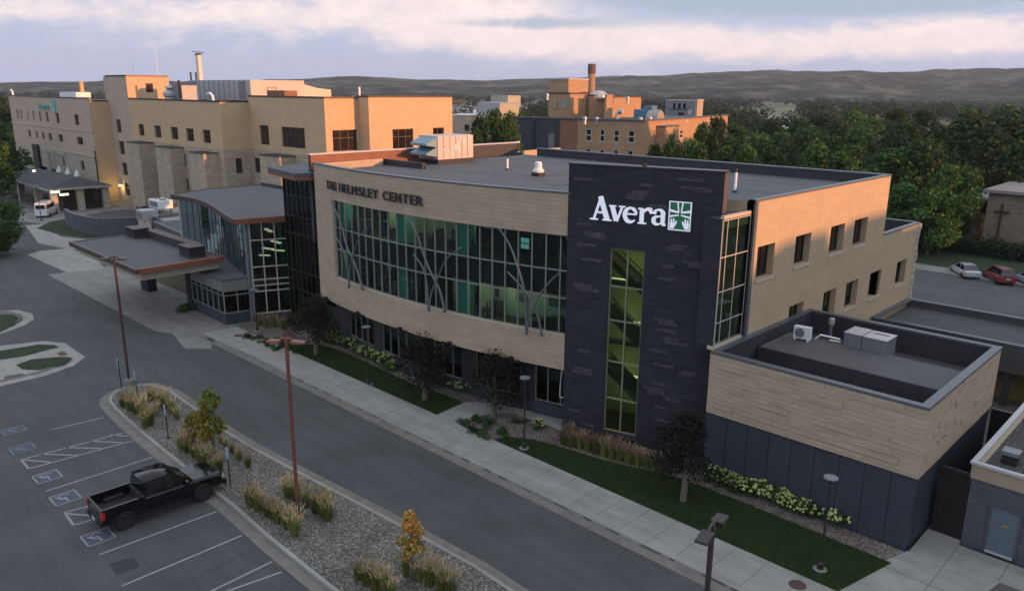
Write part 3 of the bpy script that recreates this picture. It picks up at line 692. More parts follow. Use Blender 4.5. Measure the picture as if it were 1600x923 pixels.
# lettering along the curve
def textmesh(s,size=1.,extrude=.03):
    c=D.curves.new('t','FONT'); c.body=s; c.size=size; c.extrude=extrude; c.resolution_u=3
    o=D.objects.new('t',c); C.objects.link(o); bpy.context.view_layer.update()
    me=D.meshes.new_from_object(o.evaluated_get(bpy.context.evaluated_depsgraph_get())); D.objects.remove(o)
    v=[tuple(p.co) for p in me.vertices]; f=[tuple(p.vertices) for p in me.polygons]; D.meshes.remove(me); return v,f
def letters(mb,s,f,u0,u1,z0,h,off,depth=.08,bold=0.,wf=.86,slope=0.):
    tot=sum({' ':.42,'I':.4,'M':1.15,'L':.82,'E':.85,'W':1.3}.get(c,1.) for c in s); x=u0; k=(u1-u0)/tot
    for ch in s:
        wd={' ':.42,'I':.4,'M':1.15,'L':.82,'E':.85,'W':1.3}.get(ch,1.)*k
        if ch!=' ':
            v,fs=textmesh(ch,1.,.5); xs=[p[0] for p in v]; ys=[p[1] for p in v]; a,b=min(xs),max(xs); c,d=min(ys),max(ys)
            for dx in ((0,) if not bold else (0,bold)):
                vs=[]
                for p in v:
                    u=x+(p[0]-a)/(b-a)*wd*wf+dx; zz=z0+slope*(u-u0)+(p[1]-0)/(.73)*h
                    vs.append((*f(u,-off-(p[2]+.5)*depth-dx*.1),zz))
                mb.add(vs,fs)
        x+=wd
for wd_,ua,ub in (('THE',-10.0,-8.28),('HELMSLEY',-7.85,-2.55),('CENTER',-2.1,2.1)):
    lt=MB(); letters(lt,wd_,arc,ua,ub,12.78,.66,.10,.09,bold=.035,wf=.74); lt.build('sign_lettering',letter_dk,mc)
# ---------- right side wall
XR=-19.40; RW=lambda u,d=0.:(XR-d,u)
wins=[(38.85,40.85,10.1,11.95),(43.45,45.5,10.15,11.95),(48.35,50.5,10.15,11.95),(52.1,54.35,10.15,11.95),
      (43.5,45.45,5.85,7.72),(48.35,50.35,5.85,7.72),(51.95,54.0,5.85,7.72),(56.1,58.25,5.85,7.72),(61.4,63.5,5.85,7.72)]
gw=[(53.2,55.0,1.6,3.6),(57.5,59.6,1.6,3.6)]
mb=MB(); wall(mb,RW,38.0,57.7,-.05,14.45,[w_ for w_ in wins if w_[1]<57.7]+gw[:1],.55,3.)
# (two windows straddle the step; the low wing carries on)
mb2=MB(); wall(mb2,RW,57.7,65.0,-.05,10.25,[(57.7,58.25,5.85,7.72),wins[-1],],.55,3.)
# the window that straddles the step
mb=MB(); wall(mb,RW,38.0,57.7,-.05,14.45,[w_ for w_ in wins[:7]]+[(56.1,57.7,5.85,7.72)]+gw[:1],.55,3.)
for y in (41.4,43.1,46.6,50.9,54.7): mb.m=1; mb.obox((XR+.003,y,7.3),.012,.03,14.2)
mb.m=0; mb.quad((XR,57.7,10.25),(XR-30,57.7,10.25),(XR-30,57.7,14.45),(XR,57.7,14.45)); mb.quad((XR-3,38,-.05),(XR,38,-.05),(XR,38,14.45),(XR-3,38,14.45),((0,0),(3,0),(3,14.4),(0,14.4)))
mb.build('side_wall',[brick_tan,tan_edge],mc)
mb2.m=1
rj=random.Random(11); z=0
while z<10.1:
    h=rj.uniform(.35,.7); mb2.prism([(XR+.02,65.0),(XR-rj.uniform(.3,.6),65.0),(XR-.5,65.35+rj.uniform(0,.15)),(XR+.05+rj.uniform(0,.12),65.35+rj.uniform(0,.15))],z,min(z+h-.02,10.25)); z+=h
mb2.build('side_wall_low',[brick_tan,stone_lt],mc)
for i,w_ in enumerate(wins):
    o=gridwin(RW,w_[0],w_[1],w_[2],w_[3],.45,((w_[0]+w_[1])/2+.25,) if i!=0 else ((w_[0]+w_[1])/2+.3,),(),.06,mc,win_blk if i<4 else glass_stair,dark_metal,'window',proud=.05)
    s=MB().box(XR-.05,XR+.07,w_[0]-.05,w_[1]+.05,w_[2]-.16,w_[2]-.004).build('sill',tan_edge,o); s.matrix_parent_inverse=Matrix.Identity(4)
mb=MB()
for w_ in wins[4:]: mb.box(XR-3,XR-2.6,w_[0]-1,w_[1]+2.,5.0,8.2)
mb.build('glowing_room_wall',emis('yellow_room_glow',(.30,.26,.12),.05),mc)  # wall glows yellow by itself in place of room lamps
cap('coping',RW,38.0,57.72,14.45,.34,.10,1); cap('coping',RW,57.9,65.3,10.25,.34,.10,1)
# low wing roof with its parapet
mb=MB(); mb.m=0; mb.prism([(XR-.36,57.9),(XR-20,57.9),(XR-20,65.1),(XR-.36,65.1)],8.8,9.3); mb.m=1; mb.prism([(XR-20,65.0),(XR-.4,65.0),(XR-.4,65.3),(XR-20,65.3)],0,10.28); mb.m=2; mb.box(XR-20,XR-.3,64.96,65.34,10.28,10.38)
mb.build('low_roof',[roof_lt,parapet_in,coping],mc)
# ---------- main roof
pa_=[at(x,y,6.45) for x,y in ((1175,535),(1476,610),(1516,580),(1205,518))]
deck=[arc(lerp(SL,SR,i/24),.3) for i in range(25)]+[(-21.0,36.0),(-19.62,35.25),(-19.62,37.9),(-19.7,57.4),(-54.4,57.4),(-54.4,40)]
mb=MB(); mb.prism([tuple(p) for p in deck],13.3,13.82); mb.prism([(-55.0,57.39),(-20,57.39),(-20,57.7),(-55,57.7)],9,13.8,False); mb.build('roof',[roofm],mc)
mb=MB(); mb.m=0; mb.prism([(-52.6,57.3),(-19.42,57.3),(-19.42,57.66),(-52.6,57.66)],13.7,14.47); mb.m=1; mb.box(-52.65,-19.38,57.24,57.7,14.47,14.57)
mb.build('back_parapet',[parapet_in,coping],mc)
mb=MB(); mb.m=0; mb.box(-55.35,-55.03,33.5,57,8,14.95); mb.m=1; mb.box(-55.03,-54.98,33.5,50.5,13.82,14.95); mb.m=0; mb.box(-55.03,-54.98,50.5,57,13.82,14.95); mb.m=2; mb.box(-55.4,-54.93,33.4,57.1,14.95,15.05)
mb.build('left_parapet',[panel_dk,copper,coping_lt],mc)
mb=MB(); mb.m=0; mb.box(-54.97,-49.5,40.3,40.65,13.8,14.3); mb.box(-46,-45.7,33.3,36.5,13.8,14.2) if 0 else None; mb.build('roof_curb',[parapet_in],mc)
# ---------- charcoal sign tower
TA=R(15); T0=Vector((-28.46,33.68)); tdir=Vector((math.cos(TA),math.sin(TA))); TW=(onv(1134.7,266,T0,(-tdir.y,tdir.x)).xy-T0).length; TW2=(onv(1110.5,560,T0,(-tdir.y,tdir.x)).xy-T0).length
TW=(TW+TW2)/2
TF=plane_f(T0,T0+tdir)
def tpx(x,y):
    p=onv(x,y,T0,(-tdir.y,tdir.x)); return (p.xy-T0).dot(tdir),p.z
TZ=16.05
(sl0,zt1),(sr0,_)=tpx(953.6,387.3),tpx(1008.7,392.5); (sl1,zb1),(sr1,_)=tpx(941.5,670.9),tpx(991.7,679.6)
su0,su1=(sl0+sl1)/2,(sr0+sr1)/2
mb=MB(); wall(mb,TF,0,TW,-.05,TZ,[(su0,su1,zb1,zt1)],.3,3.,rev=2)
P=lambda u,d,z:(*TF(u,d),z)
for u,(a,b) in ((0,(1,0)),(TW,(0,1))):
    d0,d1=(0,.75)
    q=[P(u,d0,-.05),P(u,d1,-.05),P(u,d1,TZ),P(u,d0,TZ)]; uv=((0,0),(.75,0),(.75,TZ),(0,TZ))
    if a: mb.quad(q[1],q[0],q[3],q[2],uv)
    else: mb.m=3; mb.quad(q[0],q[1],q[2],q[3],uv); mb.m=0
mb.quad(P(TW,.75,13.8),P(0,.75,13.8),P(0,.75,TZ),P(TW,.75,TZ)); mb.m=2; mb.prism([TF(-.03,-.03),TF(TW+.03,-.03),TF(TW+.03,.78),TF(-.03,.78)],TZ,TZ+.09)
# proud lighter slates
mb.m=1
def patch(x,y,w,h):
    u,z=tpx(x,y); u2,_=tpx(x+w,y+w*.12); 
    hh=h/ FPX*Vector((*T0,0)).length*1.02
    for k in range(max(1,round(hh/.17))):
        o=rr.uniform(-.12,.3)
        mb.add([P(a,-.025,b) for a,b in ((u+o,z-.17*k-.15),(u2+o*.6,z-.17*k-.15),(u2+o*.6,z-.17*k),(u+o,z-.17*k))]+[P(a,.0,b) for a,b in ((u+o,z-.17*k-.15),(u2+o*.6,z-.17*k-.15),(u2+o*.6,z-.17*k),(u+o,z-.17*k))],[(0,1,2,3),(4,5,1,0),(3,2,6,7),(1,5,6,2),(4,0,3,7)])
for x,y,w,h in ((980,297,28,14),(992,286,22,4),(1060,278,40,4),(1066,291,40,4),(1084,295,30,5),(900,277,28,5),(902,347,22,3),(914,361,32,7),(895,378,32,4),(905,402,34,3),(896,441,28,7),(905,449,30,5),
    (1008,318,30,6),(1041,380,28,14),(1048,391,30,4),(1029,412,22,3),(1069,407,30,8),(1096,346,26,10),(1025,432,28,3),(1023,496,32,10),(1020,511,34,3),(1032,525,26,3),(1042,532,36,4),(1008,543,30,4),(1020,566,32,3),
    (1060,577,24,10),(1020,596,20,4),(1009,602,28,12),(1020,613,26,4),(1034,620,26,6),(1022,632,18,4),(1022,652,24,4),(904,545,18,3),(891,571,30,4),(897,577,30,5),(884,636,20,4),(905,659,22,4),(900,665,25,5)):
    patch(x,y,w,h)
mb.m=2; u_,z_=tpx(905,240); mb.obox((*TF(4.3,.35),TZ+.14),.18,.18,.16)
mb.build('tower_wall',[slate,slate_light,dark_metal,M('tower_side',(.075,.055,.055),.7,var=.2,scale=1)],mc)
zs=[tpx(x,y)[1] for x,y in ((951,447),(949,500),(947,564),(945,621))]
gridwin(TF,su0,su1,zb1,zt1,.22,((su0+su1)/2,),zs,.075,mc,glass_stair,M('olive_mullion',(.20,.20,.13),.5),'tower_window',proud=.1)
sb=MB(); sb.prism([TF(su0-.12,-.10),TF(su1+.12,-.10),TF(su1+.12,0),TF(su0-.12,0)],zb1-.22,zb1-.05); sb.build('tower_sill',panel_dk,mc)
# stairwell behind the slot and the corner glass
st=MB(); st.m=0
U0,U1,DD=.6,TW-.3,3.9
st.quad(P(U0,DD,0),P(U1,DD,0),P(U1,DD,13.3),P(U0,DD,13.3)); st.quad(P(U0,.4,0),P(U0,DD,0),P(U0,DD,13.3),P(U0,.4,13.3))
st.m=2; st.quad(P(U0,.4,.3),P(U1,.4,.3),P(U1,DD,.3),P(U0,DD,.3)); st.quad(P(U0,.4,13.3),P(U1,.4,13.3),P(U1,DD,13.3),P(U0,DD,13.3))
fl=[(su0-.6,su1+1.4,4.05,1.9),(su0-.6,su1+1.4,8.2,6.2),(su0-.6,su1+1.4,10.6,8.6)]
for a,b,za,zb in ((su0-.4,su1+1.2,4.6,1.7),(su0-.4,su1+1.2,7.9,5.0),(su0-.4,su1+1.2,11.0,8.2)):
    st.m=1
    for d0,d1 in ((.7,2.1),):
        st.add([P(a,d0,za),P(b,d0,zb),P(b,d1,zb),P(a,d1,za),P(a,d0,za-.42),P(b,d0,zb-.42),P(b,d1,zb-.42),P(a,d1,za-.42)],[(0,1,2,3),(7,6,5,4),(4,5,1,0),(3,2,6,7)])
    st.m=3
    for hgt_ in (.5,.95): st.tube([P(a,.72,za+hgt_),P(b,.72,zb+hgt_)],.03,6)
    for i in range(12): t=i/11; st.tube([P(lerp(a,b,t),.72,lerp(za,zb,t)),P(lerp(a,b,t),.72,lerp(za,zb,t)+.95)],.014,4)
for z in (6.1,9.6): st.m=2; st.prism([TF(U0,.5),TF(U1,.5),TF(U1,1.0),TF(U0,1.0)],z-.2,z)
st.build('stairwell',[wall_yel,wall_in_dk,floor_in,dark_metal],mc)
sl_=MB()
for z in (3.3,6.7,9.2,12.9): sl_.prism([TF(1.6,2.4),TF(4.2,2.4),TF(4.2,2.7),TF(1.6,2.7)],z,z+.05)
sl_.build('stair_light',emis('stair_tube',(1,.95,.60),.5),mc)
# corner glass beyond the tower
GF=lambda u,d=0.:(XR-.12-d,u)
y0g=35.22
gridwin(GF,y0g-.1,38.0,7.2,13.8,.0,(y0g+.40,y0g+1.45),(8.4,10.05,11.87),.055,mc,glass_main,alum_cream,'corner_window',proud=.02)
mb=MB(); mb.m=0; mb.box(XR-.3,XR-.1,y0g-.02,37.99,13.84,14.0); mb.box(XR-.5,XR-.02,y0g-.1,38,6.95,7.17); mb.m=2; mb.prism([(XR-1.2,y0g-.1),(XR-.14,y0g-.1),(XR-.14,y0g-.02),(XR-1.2,y0g-.02)],7.171,13.84); mb.m=1; mb.box(XR-.4,XR+.12,38.0-.0,38.28,6.9,14.55)
mb.build('corner_trim',[tan_edge,coping,slate],mc)
# tower sign: serif letters built stroke by stroke
def serif(mb,f,u0,z0,h,off,segs,slope=0.):
    for i,(pts,ws) in enumerate(segs):
        n=len(pts); lft=[];rgt=[]
        for k,(x,y) in enumerate(pts):
            a=Vector(pts[max(k-1,0)]);b=Vector(pts[min(k+1,n-1)]);d=(b-a).normalized();nn=Vector((-d.y,d.x))*(ws[k] if isinstance(ws,(list,tuple)) else ws)/2
            if isinstance(ws,(list,tuple)) and len(ws)==n+1: nn=Vector((ws[k]/2,0))
            lft.append(Vector((x,y))+nn); rgt.append(Vector((x,y))-nn)
        o0=off+.10+.004*(i%9)
        for k in range(n-1):
            q=[rgt[k],rgt[k+1],lft[k+1],lft[k]]
            vs=[(*f(u0+p.x*h,-o0),z0+p.y*h+slope*p.x*h) for p in q]+[(*f(u0+p.x*h,-off),z0+p.y*h+slope*p.x*h) for p in q]
            mb.add(vs,[(0,1,2,3),(4,7,6,5),(0,4,5,1),(1,5,6,2),(2,6,7,3),(3,7,4,0)])
def arcp(cx,cy,rx,ry,a0,a1,n=14): return [(cx+rx*math.cos(R(lerp(a0,a1,i/n))),cy+ry*math.sin(R(lerp(a0,a1,i/n)))) for i in range(n+1)]
def word_avera(mb,f,u0,z0,h,off):
    x=0; S_=lambda segs: serif(mb,f,u0+x*h,z0,h,off,segs)
    # A
    S_([([(.20,.05),(.50,.98)],[.085,.10]),([(.47,1.0),(.80,.05)],[.20,.215]),([(.28,.33),(.64,.33)],.075),([(.03,.03),(.38,.03)],.06),([(.60,.03),(1.0,.03)],.06),([(.42,.965),(.56,.965)],.07)])
    x=.88
    S_([([(.13,.64),(.33,.03)],[.18,.19]),([(.58,.64),(.36,.02)],[.085,.09]),([(.0,.645),(.30,.645)],.055),([(.44,.645),(.70,.645)],.055)])
    x=1.50
    e=arcp(.33,.33,.25,.29,-42,-180-180+8,22); n=len(e); wsz=[lerp(.05,.17,math.sin(min(1,i/(n-1)*1.25)*math.pi)**.8) if i/(n-1)<.8 else lerp(.13,.09,(i/(n-1)-.8)/.2) for i in range(n)]
    S_([(e,wsz),([(.12,.365),(.585,.365)],.06)])
    x=2.14
    S_([([(.18,.04),(.18,.62)],.17),([(.02,.03),(.38,.03)],.055),([(.02,.625),(.2,.625)],.06),(arcp(.45,.40,.19,.23,160,50,8),[.06,.08,.10,.12,.13,.14,.15,.16,.17]),([(.52,.50),(.62,.53)],.13)])
    x=2.72
    S_([([(.50,.50),(.50,.14),(.53,.05),(.62,.03)],[.17,.17,.14,.06]),(arcp(.32,.44,.20,.20,175,10,10),[.15,.14,.12,.10,.08,.09,.10,.12,.14,.16,.17]),([(.14,.46),(.14,.50)],.14),
        (arcp(.28,.20,.17,.16,75,330,14),[.05,.07,.10,.13,.15,.16,.16,.15,.14,.12,.10,.08,.07,.06,.05]),([(.42,.39),(.28,.35)],[.06,.06])])
u_a,z_a=tpx(922,342.5); u_b,z_b=tpx(1041,351.5); _,z_top=tpx(941,307)
hA=(u_b-u_a)/3.36
av=MB(); word_avera(av,TF,u_a,lerp(z_a,z_b,.5)-.02,hA,.02)
av.build('tower_lettering',sign_white,mc)
(l0,t0_),(l1,b1_)=tpx(1047,313.5),tpx(1079.5,355.5); lo=MB(); 
def rect(m,a,b,c,d,o0,o1): 
    lo.m=m; lo.add([P(a,-o1,c),P(b,-o1,c),P(b,-o1,d),P(a,-o1,d),P(a,-o0,c),P(b,-o0,c),P(b,-o0,d),P(a,-o0,d)],[(0,1,2,3),(4,5,1,0),(1,5,6,2),(2,6,7,3),(3,7,4,0)])
lw_=l1-l0; lh=lw_*1.27; lz1=(t0_); lz0=lz1-lh
rect(1,l0,l1,lz0,lz1,0,.08)
b_=lw_*.045
for a,b,c,d in ((l0,l1,lz1-b_,lz1),(l0,l1,lz0,lz0+b_),(l0,l0+b_,lz0+b_,lz1-b_),(l1-b_,l1,lz0+b_,lz1-b_)): rect(0,a,b,c,d,.082,.11)
def lp(x,y): return (l0+x*lw_,lz0+y*lh)
def shape(pts,o=.105,m=0):
    lo.m=m; n=len(pts); q=[lp(*p) for p in pts]; lo.add([P(a,-o,b) for a,b in q]+[P(a,-.081,b) for a,b in q],[tuple(range(n))]+[(i,i+n,(i+1)%n+n,(i+1)%n) for i in range(n)])
gap=.055
# flared cross outlines (white lines that bow outwards) above two open hands
for sx in (1,-1):
    X=lambda x:.5+sx*x
    shape([(X(.08),.96),(X(.14),.96),(X(.09),.66),(X(.035),.64)][::sx],.104)
    shape([(X(.035),.64),(X(.10),.66),(X(.44),.72),(X(.44),.64),(X(.14),.605),(X(.05),.60)][::sx],.107)
    shape([(X(.05),.55),(X(.14),.545),(X(.44),.50),(X(.44),.44),(X(.12),.50),(X(.04),.515)][::sx],.110)
    shape([(X(.42),.06),(X(.26),.06),(X(.20),.13),(X(.13),.24),(X(.11),.33),(X(.15),.34),(X(.21),.25),(X(.24),.22),(X(.22),.34),(X(.24),.42),(X(.28),.41),(X(.30),.27),(X(.33),.26),(X(.34),.38),(X(.39),.40),(X(.40),.30),(X(.43),.22)][::sx],.113)
lo.build('tower_emblem',[sign_white,sign_green],mc)
# ---------- low wing at the right
wg=[(-19.4,34.65),(-8.9,34.65),(-8.9,46.4),(-19.4,46.4)]
WF=plane_f(wg[0],wg[1]); WR=plane_f(wg[1],wg[2]); WB=plane_f(wg[2],wg[3])
lx,ly=10.5,11.75
mb=MB(); mb.m=0; wall(mb,WF,0,lx,3.70,6.95,(),.3,3.); wall(mb,WR,0,ly,3.70,6.95,(),.3,3.,uo=10.5); wall(mb,WB,0,lx,3.7,6.95,(),.3,3.)
# planks that stand proud
for i in range(46):
    f,L_=((WF,lx),(WR,ly))[rr.random()<.35]; u=rr.uniform(0.1,L_-2.4); w_=rr.uniform(.8,2.3); k=rr.randrange(9); z=3.72+.36*k; P2=lambda a,d,zz:(*f(a,d),zz); dz=.33
    pd=-.02-.0007*i; mb.add([P2(u,pd,z),P2(u+w_,pd,z),P2(u+w_,pd,z+dz),P2(u,pd,z+dz),P2(u,0,z),P2(u+w_,0,z),P2(u+w_,0,z+dz),P2(u,0,z+dz)],[(0,1,2,3),(4,5,1,0),(1,5,6,2),(2,6,7,3),(3,7,4,0)],[((u+30,z),(u+30+w_,z),(u+30+w_,z+dz),(u+30,z+dz))]+[None]*4)
mb.m=2; mb.prism([(wg[0][0],wg[0][1]+.05),(wg[1][0]-.05,wg[1][1]+.05),(wg[2][0]-.05,wg[2][1]-.05),(wg[3][0],wg[3][1]-.05)],3.66,3.70)
mb.build('wing_cladding',[tan,tan_edge,dark_metal],mc)
mb=MB(); ins=.08; mb.m=0; mb.prism([(-19.4,34.65+ins),(-8.9-ins,34.65+ins),(-8.9-ins,46.4-ins),(-19.4,46.4-ins)],-.05,3.66)
mb.m=1
for i in range(0,9): x=-19.4+1.2+1.17*i; mb.box(x,x+.03,34.72,34.74,0,3.65)
mb.build('wing_base',[panel,black_m],mc)
mb=MB(); t_=.40
mb.m=0
for a,b,c,d in ((-19.4,-8.86,34.61,34.61+t_),(-8.86-t_,-8.86,34.612+t_,46.44-t_),(-19.4,-8.86,46.44-t_,46.44)): mb.box(a,b,c,d,6.95,7.07)
mb.m=1
for a,b,c,d in ((-19.4,-8.95,34.7,34.95),(-9.2,-8.95,34.96,46.1),(-19.4,-8.95,46.1,46.35)): mb.box(a,b,c,d,5.6,6.94)
mb.m=1; mb.box(-19.42,-19.1,34.96,46.1,5.6,7.0); mb.m=0; mb.box(-19.40,-19.06,34.96,46.1,7.0,7.08)
mb.build('wing_parapet',[coping,parapet_in],mc)
mb=MB(); mb.m=0; mb.box(-19.09,-9.21,34.96,46.09,5.2,5.62); mb.m=1
(qa)=[at(1189,537,6.5).xy,at(1400,600,6.5).xy]
mb.m=1; mb.box(-18.9,-9.22,38.95,42.7,5.62,6.42); mb.m=2; mb.box(-18.86,-9.23,38.99,42.66,6.42,6.45)
mb.build('wing_roof',[roof_dk,parapet_in,roof_wing],mc)

# room lights that are on behind the window band and in the stairwell
def room_light(p,e,c=(1,.95,.72)):
    l=D.lights.new('room_light','POINT'); l.energy=e; l.color=c; l.shadow_soft_size=.5; o=D.objects.new('room_light',l); o.location=p; C.objects.link(o)
for s_,d_,z_,e in ((-7.5,2.0,12.6,26),(-5,2.0,12.6,32),(-2.6,2.0,12.6,36),(.5,2.0,12.6,28),(3.2,2.0,12.6,22),(6.5,2.,12.4,9),(10,2.,12.4,9),(4.6,1.9,7.7,7),(7.4,1.9,7.7,9),(10,1.9,7.7,5),(-4,1.9,7.7,4)): room_light((*arc(s_,d_),z_),e)
for u_,d_,z_,e in ((2.6,2.6,3.2,14),(2.6,2.8,6.6,11),(2.6,2.8,10.,8),(5.5,2.6,10,22),(2.6,3,12.6,10)): room_light((*TF(u_,d_),z_),e,(1,.95,.55))

sm=MB()
for x in range(-53,-20,3):
    y0_=40.5 if x<-29 else 39
    sm.box(x,x+.06,y0_,57.2,13.82,13.827)
for y in (41.5,47.2,52.9): sm.box(-54.2,-21,y,y+.06,13.8275,13.833)
sm.build('roof_seam',M('seam',(.10,.108,.12),.7,var=.1,scale=1),mc)
st_=MB(); q5=random.Random(8)
for i in range(16):
    x,y,r_=q5.uniform(-50,-22),q5.uniform(39,56),q5.uniform(.4,1.5); st_.add([(x+r_*q5.uniform(.6,1.1)*math.cos(a_*.45),y+r_*q5.uniform(.5,1.)*math.sin(a_*.45),13.8345+i*.0004) for a_ in range(14)],[tuple(range(14))])
st_.build('roof_stain',M('ponding_stain',(.082,.084,.086),.85,var=.25,scale=1.2),mc)
# ================================================================ glazed lobby (atrium), stair glass, vestibule and canopy
lob=thing('glass_lobby','two storey glass lobby with rust edged bowed roof between the canopy and the curved facade','building',(-65,36,0))
def flatbox(mb,poly,z0,z1): mb.prism([tuple(p) for p in poly],z0,z1)
roofp=[(-62.1,30.2),(-65.7,31.1),(-69.7,32.2),(-73.6,33.1),(-77.6,33.5),(-81.4,33.0),(-83.7,37.6),(-83.5,44.2),(-60.7,44.2),(-60.7,35.3)]
edge=curve_pts(roofp[:6],4)
mb=MB(); mb.m=0; full=edge+roofp[6:]; mb.prism(full,8.98,9.30)
mb.m=1
P_=[Vector(p) for p in full]
for i,(a,b) in enumerate(zip(P_,P_[1:]+P_[:1])):
    if i>=len(edge)+3: continue
    d=(b-a).normalized(); n=Vector((d.y,-d.x)); 
    mb.prism([tuple(a+n*.05),tuple(b+n*.05),tuple(b-n*.10),tuple(a-n*.10)],8.92,9.36)
mb.m=2; a,b=P_[-1],P_[0]; mb.prism([(a.x+.06,a.y+.1),(b.x+.06,b.y-.05),(b.x-.1,b.y),(a.x-.1,a.y+.1)],8.90,9.37)
mb.m=3; mb.prism([(-83,43.9),(-60.8,43.9),(-60.8,44.25),(-83,44.25)],9.3,9.62)
mb.build('lobby_roof',[roofm,fascia_brown,fascia_rust,parapet_in],lob)
# end wall with cream mullions
e0,e1=Vector((-62.35,31.55)),Vector((-60.75,35.45)); EF=plane_f(e0,e1); EL=(e1-e0).length
def epx(x,y):
    d=(e1-e0).normalized(); p=onv(x,y,e0,(-d.y,d.x)); return (p.xy-e0).dot(d),p.z
zr=[epx(x,y)[1] for x,y in ((391,376),(393,418),(394,438),(395,447),(396,456))]
gridwin(EF,0,EL,.75,8.9,.12,[EL*i/4 for i in (1,2,3)],zr,.10,lob,glass_lob,alum_cream,'end_glazing',proud=.12)
# bowed street side
inn=[Vector(p) for p in edge]; sidep=[]
for i,p in enumerate(inn):
    a=inn[max(i-1,0)];b=inn[min(i+1,len(inn)-1)];d=(b-a).normalized();n=Vector((d.y,-d.x)); n=n if n.y>0 else -n
    sidep.append(p+n*.85)
sidep=[Vector((-62.45,31.6))]+[p for p in sidep if p.x<-63.3]
cum=[0]
for a,b in zip(sidep,sidep[1:]): cum.append(cum[-1]+(b-a).length)
def SFn(u,d=0.):
    u=max(0,min(u,cum[-1]-1e-6)); i=max(k for k in range(len(cum)) if cum[k]<=u); i=min(i,len(sidep)-2)
    t=(u-cum[i])/(cum[i+1]-cum[i]); p=sidep[i].lerp(sidep[i+1],t); a=sidep[max(i-0,0)];b=sidep[i+1];dd=(b-a).normalized();n=Vector((dd.y,-dd.x)); n=n if n.y>0 else -n
    q=p+n*d; return (q.x,q.y)
SU=cum[-1]
gridwin(SFn,0,SU,.6,8.9,.05,[SU*i/18 for i in range(1,18)],(3.6,7.2),.05,lob,glass_lob,dark_metal,'side_glazing',proud=.03,umax=.95)
# white end panel at the far end
q0=SFn(SU-.05); mb=MB(); mb.prism([(q0[0]-1.7,q0[1]+.5),(q0[0],q0[1]-.05),(q0[0]+.05,q0[1]+.3),(q0[0]-1.6,q0[1]+.9)],3.5,8.95); mb.build('white_end_panel',galv,lob)
mb=MB(); mb.m=0; n_=EF(0,-.05); mb.prism([EF(-.25,-.12),EF(EL+.1,-.12),EF(EL+.1,.3),EF(-.25,.3)],-.05,.75)
mb.build('stone_base',[panel],lob)
# interior
mb=MB(); mb.m=0; flatbox(mb,[(-61.3,35.2),(-62.8,32.2),(-70,33.5),(-81,34.5),(-81,43),(-61,43)],.0,.12); mb.m=1; mb.quad((-82,42,0),(-61,42,0),(-61,42,8.9),(-82,42,8.9)); mb.m=2
for x in (-66,-72,-78): mb.box(x-.25,x+.25,36.5,37,.1,8.9)
mb.m=1; mb.prism([(-80,39),(-64,38),(-64,42),(-80,42)],4.3,4.6)
mb.build('interior',[floor_in,wall_in_dk,teal],lob)
ch=thing('chandelier','warm glowing lamps hanging inside the glass lobby end','lamp',(-64.6,34.6,5.5))
mb=MB(); mb.tube([(-64.6,34.6,6.4),(-64.6,34.6,8.9)],.03); mb.build('rod',dark_metal,ch)
mb=MB()
for i,(dx,dy,z) in enumerate(((0,0,7.6),(.3,.5,6.5),(-.2,-.1,5.9),(.35,.7,5.7),(-.3,-.4,5.3))): mb.obox((-64.6+dx,34.6+dy,z),1.0,.35,.10,.4*i,.15)
mb.build('lamp_shade',lamp_on,ch)
# ---- vestibule in front of the lobby
vs=thing('vestibule','low glass entrance porch with grey metal roof band beside the canopy','building',(-66,30,0))
vp=[(-63.3,29.2),(-62.8,31.7),(-64,33),(-72,34),(-72,29.6)]
mb=MB(); mb.m=0; mb.prism(vp,3.0,3.9); mb.m=1; mb.prism([(p[0]*.999-.1,p[1]) for p in vp],3.9,4.08); mb.build('roof_band',[M('grey_metal_band',(.17,.175,.165),.6,var=.06,scale=.6),roof_wing],vs)
mb=MB(); mb.prism([(-63.4,29.3),(-62.95,31.6),(-64,33),(-70,33.5),(-70.3,29.55)],-.05,1.0); mb.build('base_wall',panel,vs)
v0,v1,v2=(-70.3,29.5),(-63.45,29.3),(-62.95,31.6)
VF=plane_f(v0,v1); l_=(Vector(v1)-Vector(v0)).length; gridwin(VF,0,l_,1.0,3.0,.08,[l_*i/6 for i in range(1,6)],(2.6,),.07,vs,glass_dk,alum,'window',proud=.08)
VF2=plane_f(v1,v2); l2=(Vector(v2)-Vector(v1)).length; gridwin(VF2,0,l2,1.0,3.0,.08,[l2/2],(2.6,),.07,vs,glass_dk,alum,'window',proud=.08)
mb=MB(); mb.box(-70,-64.2,31.8,32,1,3); mb.build('inner_wall',wall_in_dk,vs)
mb=MB(); mb.box(-62.75,-62.45,31.3,31.6,0,8.9); mb.build('corner_post',galv_dk,lob)
# ---- tall stair glass against the curved facade
tg=thing('glass_stair_hall','tall narrow glass stair hall with flat rust edged roof left of the curved facade','building',(-57,36,0))
GL=plane_f((-60.0,33.75),(-54.0,33.65)); gl=6.0
gridwin(GL,0,gl,.3,13.05,.05,[gl*i/8 for i in range(1,8)],(3.4,5.0,8.2,9.7,11.4),.07,tg,glass_lob,dark_metal,'stair_glazing',proud=.08)
GL2=plane_f((-60.0,37.5),(-60.0,33.75)); gridwin(GL2,0,3.7,.3,13.05,.05,[1.2,2.4],(5.0,9.7),.07,tg,glass_lob,dark_metal,'side_glazing',proud=.08)
mb=MB(); mb.m=0; rp=[(-61.0,33.0),(-54.9,31.9),(-54.35,33.0),(-55.1,37.4),(-62.0,37.6)]; mb.prism(rp,13.3,13.62); mb.m=1; mb.prism([(p[0]+.0,p[1]+.02) for p in rp],13.05,13.3); mb.build('roof',[roofm,fascia_rust],tg)
mb=MB(); mb.m=0; mb.box(-60,-54.4,37.4,37.6,0,13); 
